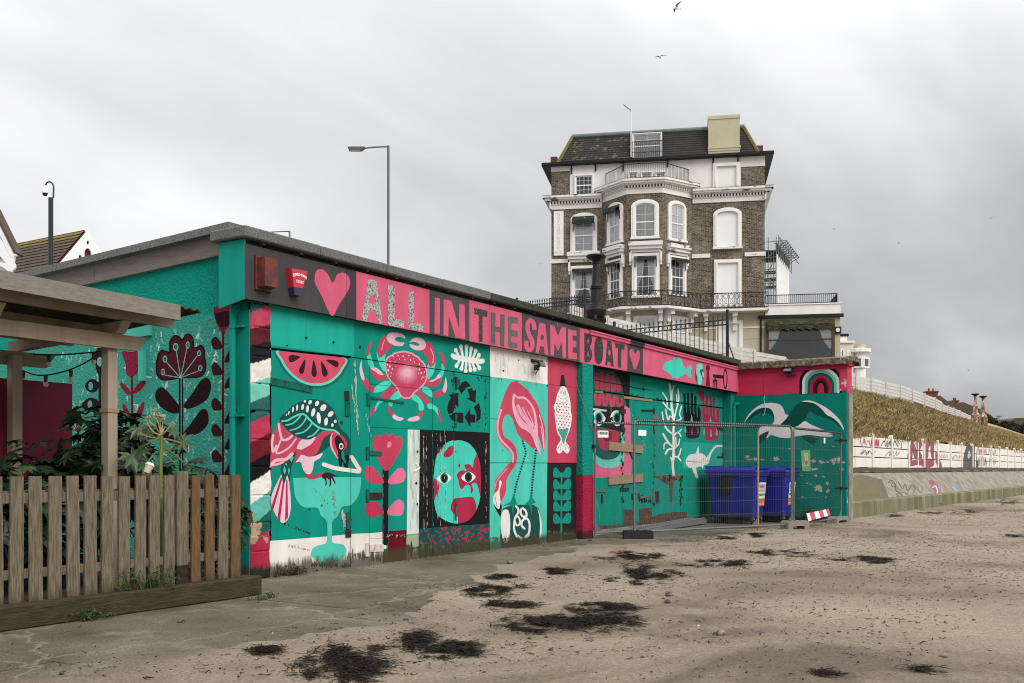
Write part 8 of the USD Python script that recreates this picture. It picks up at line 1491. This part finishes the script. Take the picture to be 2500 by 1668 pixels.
MB(FR).hexa([(fr0[0], 0.12, fr0[1]), (fr1[0], 0.12, fr0[1]), (fr1[0], 0.18, fr0[1] + 0.03), (fr0[0], 0.18, fr0[1] + 0.03), (fr0[0], 0.03, fr1[1]), (fr1[0], 0.03, fr1[1]), (fr1[0], 0.09, fr1[1] + 0.02), (fr0[0], 0.09, fr1[1] + 0.02)]).build('housing', M['black_plastic'], fl2)
w_ = fr1[0] - fr0[0]; MB(FR).hexa([(fr0[0] + 0.02, 0.17, fr0[1] + 0.05), (fr1[0] - 0.02, 0.17, fr0[1] + 0.05), (fr1[0] - 0.02, 0.178, fr0[1] + 0.055), (fr0[0] + 0.02, 0.178, fr0[1] + 0.055), (fr0[0] + 0.02, 0.10, fr1[1] - 0.01), (fr1[0] - 0.02, 0.10, fr1[1] - 0.01), (fr1[0] - 0.02, 0.108, fr1[1] - 0.005), (fr0[0] + 0.02, 0.108, fr1[1] - 0.005)]).build('lens', M['lens'], fl2)
MB(FR).box(fr0[0] + 0.04, fr1[0] + 0.06, 0.005, 0.12, fr0[1] - 0.06, fr0[1] - 0.02).build('bracket', M['black_plastic'], fl2)
def cable(label, face, cr, pts, r_, mat, n=0.012):
    p = [face.px(*cr(*q_)) for q_ in pts]; t = obj('cable', MB(face).tube(sm([(a, n, z) for a, z in p], False), r_, 5).done(), M[mat], label=label, cat='cable')
M['pink_cable'] = look('pink_cable', (188, 60, 90), var=0.05)
cable('pink painted cable running from the floodlight down the end wall', FR, R1, [(1120, 366), (1060, 362), (980, 322), (900, 275), (850, 280), (832, 340), (826, 500), (826, 690)], 0.007, 'pink_cable')
cable('loose white cable end hanging across the painted gull wing', FR, R1, [(826, 690), (820, 760), (840, 860), (835, 940), (812, 1015)], 0.006, 'white_plastic')
cable('thin grey cable hanging from the fish panel across the pillar', FA, K6, [(1090, 425), (1115, 520), (1160, 640), (1195, 735), (1225, 850), (1265, 960), (1310, 1060), (1350, 1160), (1372, 1240)], 0.006, 'timber_grey', 0.15)
cable('dark wire strung across the top of the grinning face doors', FB, K8, [(95, 290), (250, 318), (420, 345), (520, 372), (640, 388)], 0.006, 'black_plastic')
# poster on the gull wall
pp_ = [FR.px(*R2(x, y)) for x, y in ((1502, 115), (1632, 112), (1643, 415), (1520, 415))]
po = thing('poster', 'pale green poster with an oval picture pinned to the gull wall', 'poster', FR.w((pp_[3][0], 0, pp_[3][1]))[0])
MB(FR).plate(P(pp_), 0.006, 0.01, (112, 190, 124)).build('sheet', M['print'], po, paint=True)
oc = lambda g_: onto(FR, R2, g_)
pi = Picture(FR, R2, None, 0.0115); pi.put(P([(1548, 155), (1604, 152), (1612, 340), (1556, 344)]), (222, 222, 206)).put(EL(1580, 248, 26, 88), (190, 92, 92)).put(EL(1580, 240, 20, 70), (238, 214, 150)).put(EL(1580, 290, 18, 34), (206, 120, 110)).put(P([(1515, 300), (1540, 298), (1545, 355), (1520, 357)]), (170, 196, 170)); pi.build('oval_picture', 'print', po)
# ---------------------------------------------------------------- wheelie bins
def rrect(x0, x1, y0, y1, r_, n=5):
    out = []
    for cx, cy, a in ((x1 - r_, y1 - r_, 0), (x0 + r_, y1 - r_, PI / 2), (x0 + r_, y0 + r_, PI), (x1 - r_, y0 + r_, 1.5 * PI)): out += [(cx + r_ * math.cos(a + k * PI / 2 / n), cy + r_ * math.sin(a + k * PI / 2 / n)) for k in range(n + 1)]
    return np.array(out)
def loft(b, secs, c=None):
    n = len(secs[0][0]); V = np.vstack([np.c_[s, np.full(n, z)] for s, z in secs])
    q_ = np.array([[i * n + k, i * n + (k + 1) % n, (i + 1) * n + (k + 1) % n, (i + 1) * n + k] for i in range(len(secs) - 1) for k in range(n)]); f = np.vstack([q_[:, [0, 1, 2]], q_[:, [0, 2, 3]]])
    m = (len(secs) - 1) * n; f = np.vstack([f, [[0, k + 1, k] for k in range(1, n - 1)], [[m, m + k, m + k + 1] for k in range(1, n - 1)]]); return b.add(V, f, c)
def wheelie(label, x0, y0, lines):
    x1, y1 = x0 + 0.93, y0 + 1.28; t = thing('wheelie_bin', label, 'wheelie bin', (x0 + 0.46, y0 + 0.64, 0))
    R = lambda o, z, r_=0.09: (rrect(x0 - o, x1 + o, y0 - o, y1 + o, r_), z)
    loft(MB(), [R(-0.14, 0.155, 0.05), R(-0.12, 0.17), R(-0.085, 0.55), R(-0.04, 1.06), R(-0.035, 1.12), R(0.0, 1.135), R(0.0, 1.20), R(-0.01, 1.21)]).build('body', M['bin_blue'], t, smooth=35)
    loft(MB(), [R(0.03, 1.212), R(0.035, 1.235), R(0.02, 1.275), R(-0.10, 1.325), R(-0.25, 1.34)]).build('lid', M['bin_blue'], t, smooth=35)
    for k in range(5): a = y0 + 0.1 + 0.26 * k; MB().box(x1 - 0.28, x1 + 0.02, a, a + 0.05, 1.29, 1.375, bev=0.008).build('lid_rib', M['bin_blue'], t)
    MB().box(x0 - 0.02, x1 + 0.03, y0 - 0.03, y0 + 0.04, 1.30, 1.35, bev=0.008).box(x0 + 0.1, x1, y1 - 0.05, y1 + 0.03, 1.30, 1.37, bev=0.008).build('lid_edge', M['bin_blue'], t)
    for a in (y0 + 0.12, y0 + 0.86): MB().tube([(x0 + 0.02, a, 1.14), (x0 - 0.055, a, 1.12), (x0 - 0.055, a + 0.27, 1.12), (x0 + 0.02, a + 0.27, 1.14)], 0.016, 6).build('handle', M['bin_blue'], t)
    f_ = Face((x0, y0 + 1.28, 0), (0, -1)); MB(f_).plate(S([(0.34, 1.08), (0.50, 1.10), (0.66, 1.08), (0.65, 0.86), (0.60, 0.74), (0.50, 0.71), (0.40, 0.75), (0.35, 0.88)]), -0.06, -0.012).build('worn_patch', M['black_plastic'], t)
    ff = Face((x0, y0, 0), (1, 0)); tilt = lambda z: -0.042 - (1.06 - z) * 0.088
    for k in range(5): a = 0.12 + 0.15 * k; MB(ff).add([(a, -0.034, 1.11), (a + 0.13, -0.034, 1.11), (a + 0.065, -0.045, 1.0), (a, -0.06, 1.11), (a + 0.13, -0.06, 1.11), (a + 0.065, -0.06, 1.0)], [[0, 2, 1], [0, 3, 5], [0, 5, 2], [1, 2, 5], [1, 5, 4], [0, 1, 4], [0, 4, 3]]).build('rib', M['bin_blue'], t)
    lb = MB(ff); za, zb_ = 0.98, 0.42
    def q4(a0, a1, z0, z1, c, e): lb.add([(a0, tilt(z0) + e, z0), (a1, tilt(z0) + e, z0), (a1, tilt(z1) + e, z1), (a0, tilt(z1) + e, z1)], [[0, 1, 2, 3]], c)
    q4(0.28, 0.76, zb_, 0.60, (196, 96, 44), 0.012); q4(0.28, 0.76, 0.601, za, (226, 224, 226), 0.012); q4(0.32, 0.74, 0.815, 0.828, (196, 70, 40), 0.0128); q4(0.30, 0.74, 0.545, 0.552, (222, 160, 120), 0.0128); q4(0.30, 0.74, 0.52, 0.526, (222, 160, 120), 0.0128)
    lbl = lb.build('label', M['print'], t, paint=True)
    for s_, z, h, w_, mt in lines:
        tm = meshkit.text_mesh(s_, h, 0.001, bold=True); v = tm.vertices.copy(); v[:, 0] = (v[:, 0] - v[:, 0].min()) / np.ptp(v[:, 0]) * w_ + 0.52 - w_ / 2
        MB(ff).add(np.c_[v[:, 0], tilt(v[:, 1] + z) + 0.0135 + v[:, 2], v[:, 1] + z], tm.faces[:, ::-1]).build('lettering', M[mt], lbl, kind='stuff')
    for wx, wy in ((x0 + 0.2, y0 + 0.18), (x1 - 0.2, y0 + 0.18), (x0 + 0.2, y1 - 0.2), (x1 - 0.2, y1 - 0.2)):
        w_ = MB().hexa([(wx - .05, wy - .05, 0.10), (wx + .05, wy - .05, 0.10), (wx + .05, wy + .05, 0.10), (wx - .05, wy + .05, 0.10), (wx - .03, wy - .03, 0.17), (wx + .03, wy - .03, 0.17), (wx + .03, wy + .03, 0.17), (wx - .03, wy + .03, 0.17)]).build('castor', M['steel'], t)
        cy = trimesh.creation.cylinder(0.078, 0.045, 14); cy.apply_transform(trimesh.transformations.rotation_matrix(PI / 2, (1, 0, 0))); cy.apply_translation((wx, wy, 0.08)); MB().mesh(cy).build('wheel', M['rubber'], w_)
wheelie('blue wheelie bin nearer the mural doors, labelled for dry mixed recycling', 14.3, -1.33, [('HARVEY', 0.845, 0.085, 0.40, 'black_plastic'), ('WASTE MANAGEMENT', 0.765, 0.024, 0.38, 'black_plastic'), ('DRY MIXED RECYCLING', 0.665, 0.05, 0.44, 'black_plastic'), ('07972 - 828308', 0.445, 0.05, 0.40, 'white_paint')])
wheelie('second blue wheelie bin beside the end wall, labelled for general waste', 15.37, -1.72, [('HARVEY', 0.845, 0.085, 0.40, 'black_plastic'), ('WASTE MANAGEMENT', 0.765, 0.024, 0.38, 'black_plastic'), ('GENERAL WASTE', 0.665, 0.05, 0.40, 'black_plastic'), ('07972 - 828308', 0.445, 0.05, 0.40, 'white_paint')])
# ---------------------------------------------------------------- temporary fence panels
def heras(label, p0, p1, z0, z1, mats, sign=None, loc=None):
    p0, p1 = np.array(p0[:2]), np.array(p1[:2]); f_ = Face((*p0, 0), p1 - p0); L_ = np.linalg.norm(p1 - p0); t = thing('mesh_barrier', label, 'mesh fence', (*p0, 0))
    r_ = 0.10; tp = [(0, 0, z0 + 0.02), (0, 0, z1 - r_)] + [(r_ - r_ * math.cos(a), 0, z1 - r_ + r_ * math.sin(a)) for a in np.linspace(0.2, PI / 2, 5)]
    MB(f_).tube([(0, 0, z0 - 0.08), (0, 0, z1 - r_)], 0.021, 8).build('upright', M[mats[0]], t); MB(f_).tube([(L_, 0, z0 - 0.08), (L_, 0, z1 - r_)], 0.021, 8).build('upright', M[mats[1]], t)
    top = tp[1:] + [(L_ - x, n, z) for x, n, z in reversed(tp[1:])]; MB(f_).tube(top, 0.021, 8).build('top_rail', M['steel'], t); MB(f_).tube([(0, 0, z0), (L_, 0, z0)], 0.019, 8).build('bottom_rail', M['steel'], t)
    w = MB(f_)
    for a in np.arange(0.055, L_, 0.055): w.tube([(a, 0.012, z0), (a, 0.012, z1)], 0.0011, 3, caps=False)
    for z in np.arange(z0 + 0.27, z1, 0.27): w.tube([(0, 0.012, z), (L_, 0.012, z)], 0.0018, 3, caps=False)
    w.build('wire_mesh', M['wire'], t, kind='stuff')
    n_ = MB(f_)
    for a in np.arange(0.055, L_, 0.055): n_.box(a - 0.004, a + 0.004, -0.023, 0.024, z1 - 0.024, z1 + 0.023)
    n_.build('wire_ties', M['iron'], t, kind='stuff')
    for a in (0, L_): s_ = 1 if a == 0 else -1; MB(f_).plate(P([(a + s_ * 0.02, z0), (a + s_ * 0.2, z0), (a + s_ * 0.02, z0 + 0.18)]), -0.004, 0.004).build('gusset', M['steel'], t)
    for u, v, w_, h_, tx in sign or []:
        a, z = f_.px(u, v, 0.03); sg_ = MB(f_).box(a - w_ / 2, a + w_ / 2, 0.018, 0.022, z - h_ / 2, z + h_ / 2).build('sign_plate', M['white_plastic'], t)
        if tx: text(f_, tx, a, z - 0.005, 0.045, 0.0225, 'pole_dark', sg_, width=w_ * 0.84, bold=True)
    return f_
gA0, gA1, gB0, gB1, gC0, gC1 = (8.42, -0.16), (11.95, -2.13), (8.70, -0.84), (12.86, -2.56), (12.93, -2.58), (16.28, -2.74)
heras('steel mesh fence panel with a yellow upright, behind the overlapping one', gA0, gA1, 0.10, 2.17, ('steel', 'steel_yellow'), [(1473, 1060, 0.24, 0.13, 'HERAS')])
heras('steel mesh fence panel standing in the black rubber and concrete feet', gB0, gB1, 0.12, 2.21, ('steel', 'steel'), [(1569, 1057, 0.20, 0.11, None)])
heras('steel mesh fence panel closing the gap to the gull wall', gC0, gC1, 0.12, 2.17, ('steel', 'steel'), [(2014, 1076, 0.10, 0.13, None)])
def foot(label, c, d, mat, sz=(0.66, 0.23, 0.13)):
    f_ = Face((*c, 0), d); t = thing('ballast_block', label, 'ballast block', (*c, 0)); w, dp, h = sz
    pr_ = P([(-w / 2, 0), (-w / 2, h * 0.9), (-w / 2 + 0.02, h), (w / 2 - 0.02, h), (w / 2, h * 0.9), (w / 2, 0)]) if mat == 'rubber' else P([(-w / 2, 0), (-w / 2 + 0.02, h * 0.8), (-w / 2 + 0.06, h), (w / 2 - 0.06, h), (w / 2 - 0.02, h * 0.8), (w / 2, 0), (w / 2 - 0.12, 0), (w / 2 - 0.15, h * 0.45), (-w / 2 + 0.15, h * 0.45), (-w / 2 + 0.12, 0)])
    MB(f_).plate(pr_, -dp / 2, dp / 2).build('block', M[mat], t)
    for k in (-0.12, 0.0, 0.12): MB(f_).lathe([(0.0, 0.0), (0.028, 0.0), (0.028, 0.012), (0.02, 0.012), (0.02, 0.002), (0, 0.002)], (k, 0, h), 10).build('socket', M['black_plastic'], t)
foot('black rubber block foot under the nearest fence upright', (8.74, -0.9), RGT[:2], 'rubber', (0.55, 0.24, 0.15)); foot('grey concrete block foot where two fence panels meet', (12.9, -2.62), RGT[:2] * 0.9 + FWD[:2] * 0.3, 'block', (0.55, 0.3, 0.2)); foot('grey concrete wedge foot lying against the gull wall corner', (16.15, -2.7), (1, -0.1), 'block', (0.8, 0.24, 0.16))
for nm, c in (('fence_clamp', 'black clamp joining the fence to the pillar'),): 
    p = at(1440, 1090, 18.75); obj(nm, MB().box(p[0] - .03, p[0] + .03, p[1] - .12, p[1] + .06, p[2] - .03, p[2] + .03, bev=0.01).done(), M['iron'], label=c + ' by the grinning face', cat='clamp')
for u, v, lb in ((2053, 1075, 'upper black clamp on the fence upright at the end wall'), (2054, 1192, 'lower rusty clamp on the fence upright at the end wall')): p = at(u, v, 23.9); q_ = RGT * 0.14; obj('fence_clamp', MB().tube([p - q_, p + q_], 0.03, 6).tube([p - [0, 0, .04], p + [0, 0, .04]], 0.045, 6).done(), M['rust'], label=lb, cat='clamp')
# striped board leaning on the fence rail
cs = [at(*R2(x, y), s) for x, y, s in ((1580, 1020, 22.3), (1897, 955, 22.9), (1927, 1042, 22.5), (1610, 1128, 21.9))]
sb = thing('striped_board', 'short red and white striped barrier board leaning on the fence rail', 'barrier board', cs[3])
nv = np.cross(cs[1] - cs[0], cs[3] - cs[0]); nv *= 0.012 / np.linalg.norm(nv); nv = nv if np.dot(nv, FWD) > 0 else -nv
tk = [0, 0.13, 0.34, 0.54, 0.72, 0.87, 1.0]; M['barrier_red'] = look('barrier_red', (178, 74, 84), rough=0.5, var=0.12)
for k in range(6): a, b_ = tk[k], tk[k + 1]; T_ = lambda p, q_, t: p + (q_ - p) * t; q8 = [T_(cs[3], cs[2], a), T_(cs[3], cs[2], b_), T_(cs[0], cs[1], b_), T_(cs[0], cs[1], a)]; MB().hexa([p + nv for p in q8] + q8).build('stripe_panel', M['white_plastic'] if k % 2 == 0 else M['barrier_red'], sb)
pk = [FB.w(p)[0] for p in ((2.0, 0, 0),)]
plk = thing('metal_ramp', 'long dark grey board lying against the rotten doors behind the fence', 'board', (12.2, -0.1, 0))
MB().hexa([(9.6, -0.45, 0.01), (13.9, -0.25, 0.03), (13.9, 0.1, 0.03), (9.6, -0.05, 0.01), (9.6, -0.45, 0.04), (13.9, -0.25, 0.13), (13.9, 0.1, 0.15), (9.6, -0.05, 0.05)]).build('plate', M['lamp_grey'], plk)
for y in (-0.36, -0.06): MB().tube([(9.6, y, 0.06), (13.9, y + 0.17, 0.15)], 0.018, 6).build('rail', M['lamp_grey'], plk)
# red cord and lock cable
C7b = crop(1400, 900, 700 / 2350); rd = [ground(*C7b(x, y), 0.03) for x, y in ((250, 1350), (330, 1410), (400, 1420), (430, 1450), (410, 1480), (340, 1490), (290, 1505), (330, 1515), (420, 1495), (440, 1470), (380, 1465), (300, 1500))]
M['red_cord'] = look('red_cord', (190, 50, 56), var=0.1)
obj('red_cord', MB().tube(sm([at(*C7b(175, 1050), 18.6), at(*C7b(215, 1180), 18.5), at(*C7b(215, 1290), 18.6)] + rd, False), 0.0035, 4).done(), M['red_cord'], label='thin red cord trailing from the fence over the sand', cat='cord')
# ---------------------------------------------------------------- seaweed, scraps and stones
def gz(p): return sand_height(p[:, 0], p[:, 1])
def ribbons(c, n, seed, ln=(0.05, 0.22), wd=(0.0018, 0.006), heap=None):
    r = np.random.default_rng(seed); z0 = np.maximum(gz(c[:n]), -0.004); k = 5; t = np.linspace(-0.5, 0.5, k)
    a = (r.normal(0, 0.7, n) + math.atan2(RGT[1], RGT[0]))[:, None]; L = np.exp(r.uniform(np.log(ln[0]), np.log(ln[1]), n))[:, None]; w = r.uniform(*wd, n)[:, None] * r.uniform(0.5, 1.0, (n, k))
    an = a + r.normal(0, 1.5, (n, 1)) * t + np.cumsum(r.normal(0, 0.35, (n, k)), 1); x, y = np.cumsum(np.cos(an), 1) * L / k, np.cumsum(np.sin(an), 1) * L / k
    h = (heap[:n] if heap is not None else np.full(n, 0.003))[:, None] + np.abs(r.normal(0, 0.006, (n, k))); tw = r.uniform(-0.9, 0.9, (n, k))
    p = np.stack([c[:n, :1] + x, c[:n, 1:2] + y, z0[:, None] + h], -1); e = np.stack([-np.sin(an) * w * np.cos(tw), np.cos(an) * w * np.cos(tw), w * np.sin(tw)], -1)
    V = np.concatenate([p - e, p + e], 1).reshape(-1, 3); q_ = np.array([[j, j + 1, k + j + 1, k + j] for j in range(k - 1)])
    return MB().add(V, (np.arange(n)[:, None, None] * 2 * k + q_).reshape(-1, 4))
def heap(label, u, v, du, dv, n, seed):
    r = np.random.default_rng(seed); m = n * 5; k = r.normal(0, 0.66, (m, 2)); q_ = np.c_[k * [3.2 * max(1, du / 60), 2.0], np.full(m, seed * 3.7)]
    f = meshkit.fbm(q_ * 0.9, 4, seed); sc = f - 0.075 * (k ** 2).sum(1); k = k[np.argsort(-sc)[:int(n * 1.5)]]; n2 = len(k)
    pts = np.array([ground(u + a * du, min(v + b_ * dv, 1760), 0.02) for a, b_ in k]); hp = 0.018 * np.exp(-(k ** 2).sum(1) * 1.0) * r.random(n2)
    t = thing('seaweed_heap', label, 'seaweed', ground(u, v), group='seaweed heaps on the sand')
    ribbons(pts, n2, seed + 1, ln=(0.05, 0.24), wd=(0.0016, 0.005), heap=hp).build('fronds', M['seaweed'], t, kind='stuff')
for a in (('big dark seaweed heap at the lower edge of the view, nearest the viewer', 834, 1622, 100, 40, 1500, 41), ('narrow seaweed heap just above the biggest one, beside the slab corner', 998, 1562, 26, 22, 420, 42), ('flat seaweed heap to the right of the narrow one near the slab corner', 1062, 1587, 72, 22, 900, 43), ('small lone seaweed patch on the concrete slabs near the sand edge', 630, 1595, 26, 10, 240, 44),
          ('thin seaweed strip on the sand straight below the flamingo panel', 1216, 1408, 36, 7, 260, 45), ('seaweed heap one step nearer than the strip below the flamingo', 1194, 1438, 62, 14, 700, 46), ('brownish sparse seaweed streak between the two heaps below the flamingo', 1224, 1478, 64, 10, 460, 47), ('compact black seaweed patch below the leaf stem panel', 1349, 1396, 30, 8, 420, 48),
          ('long seaweed heap in the middle of the sand, its nearer half', 1302, 1520, 80, 18, 1000, 49), ('broad seaweed heap joined to the far end of the long middle one', 1452, 1517, 92, 19, 1100, 50), ('thin seaweed heap lying just behind the broad middle one', 1458, 1486, 68, 12, 700, 51), ('large rounded seaweed heap in front of the black rubber fence foot', 1562, 1404, 76, 22, 1300, 52),
          ('seaweed heap with the red cord beside it', 1530, 1358, 76, 12, 800, 53), ('straggling line of seaweed trailing towards the concrete fence foot', 1740, 1375, 80, 8, 520, 54), ('dark seaweed streak in front of the concrete fence foot', 1890, 1350, 58, 8, 420, 55), ('grey-black seaweed streak out on the open sand before the sea wall', 2104, 1371, 74, 11, 620, 56),
          ('seaweed scatter along the fence bottom by the yellow upright', 1838, 1306, 44, 5, 320, 57), ('small seaweed patch halfway along the mesh fence on the sand', 1766, 1313, 24, 4, 200, 58), ('seaweed heap close to the foot of the sea wall, nearest the painted building', 2180, 1258, 26, 5, 240, 59), ('seaweed heap at the sea wall foot, middle of the row', 2266, 1252, 26, 6, 280, 60),
          ('long low seaweed heap at the sea wall foot, third of the row', 2347, 1250, 34, 5, 280, 61), ('farthest and blackest seaweed heap at the sea wall foot', 2457, 1225, 32, 7, 420, 62), ('small seaweed patch at the edge of the view on the open sand', 2470, 1310, 20, 5, 160, 63), ('tiny curled seaweed bunch alone on the near sand', 2232, 1633, 10, 5, 70, 64), ('thin curled seaweed bunch on the darker near sand', 1994, 1640, 22, 6, 90, 65)): heap(*a)
r9 = np.random.default_rng(77)
def scatter(n, vlo, vhi, seed, edge=0.5, p0=0.0):
    r = np.random.default_rng(seed); u = r.uniform(-60, 2560, n * 3); v = V0 + 1 / r.uniform(1 / (vhi - V0), 1 / (vlo - V0), n * 3); p = np.array([ground(a, b_)[:2] for a, b_ in zip(u, v)])
    q_ = np.c_[p, np.zeros(len(p))]; m = meshkit.fbm(q_ * 0.6, 4, 5) + r.normal(0, 0.07, len(p)); sd_ = shapely.contains(slab_area.buffer(-0.5), shapely.points(p))
    ok = (m > edge) & (~sd_ | (r.random(len(p)) < p0)) & (p[:, 1] < -0.15) & ~((p[:, 0] < -0.4) & (p[:, 1] > -1.4)) & ~((p[:, 0] > 16.3) & (p[:, 1] > -2.9)); return p[ok][:n]
pts = np.vstack([scatter(3800, 1225, 1668, 70, 0.44, 0.12), scatter(2600, 1225, 1420, 71, 0.42, 0.2)])
ribbons(pts, len(pts), 72, (0.02, 0.13), (0.002, 0.007)).build('seaweed_scraps', M['seaweed'], None, label='scraps of dry seaweed strewn all over the sand', cat='seaweed', kind='stuff')
pts = np.vstack([scatter(5200, 1225, 1668, 80, 0.44, 0.08), scatter(3600, 1260, 1440, 81, 0.42, 0.3), np.c_[r9.uniform(0.5, 8.0, 500), -np.abs(r9.normal(0.02, 0.06, 500)) - 0.02]]); b = MB(); ico = trimesh.creation.icosphere(0, 1.0); z0 = np.maximum(gz(pts), 0)
for i, p in enumerate(pts): s_ = min(0.022, r9.lognormal(-4.95, 0.42)); b.add(ico.vertices * [s_, s_ * r9.uniform(0.6, 1), s_ * r9.uniform(0.4, 0.8)] + [p[0], p[1], z0[i] + s_ * 0.25], ico.faces)
b.build('pebbles', M['pebble'], None, label='pebbles and shells scattered on the sand', cat='pebbles', kind='stuff')
G8 = crop(1500, 1180, 1000 / 2350)
for i, (x, y, s_, lb) in enumerate(((315, 655, 0.05, 'grey stone on the pale sand, the rounder of a pair'), (305, 695, 0.045, 'flat grey stone lying just in front of the round grey stone'), (1890, 1002, 0.035, 'smooth dark stone out on the near sand at the lower edge'), (610, 884, 0.045, 'dark angular stone among weed scraps on the near sand'), (-600, 470, 0.05, 'pale stone half covered by the long middle seaweed heap'), (-140, 330, 0.045, 'pale stone beside the large rounded seaweed heap'))):
    p = ground(*G8(x, y)); st_ = trimesh.creation.icosphere(2, 1.0); v = st_.vertices * [s_, s_ * 0.8, s_ * 0.55]; v *= 1 + 0.3 * (meshkit.fbm(st_.vertices * 1.5 + i, 3, i)[:, None] - 0.5); zz = float(gz(np.array([p[:2]]))[0]); obj('stone', (v + [p[0], p[1], max(zz, 0) + s_ * 0.3], st_.faces), M['pebble'], label=lb, cat='stone', smooth=True)
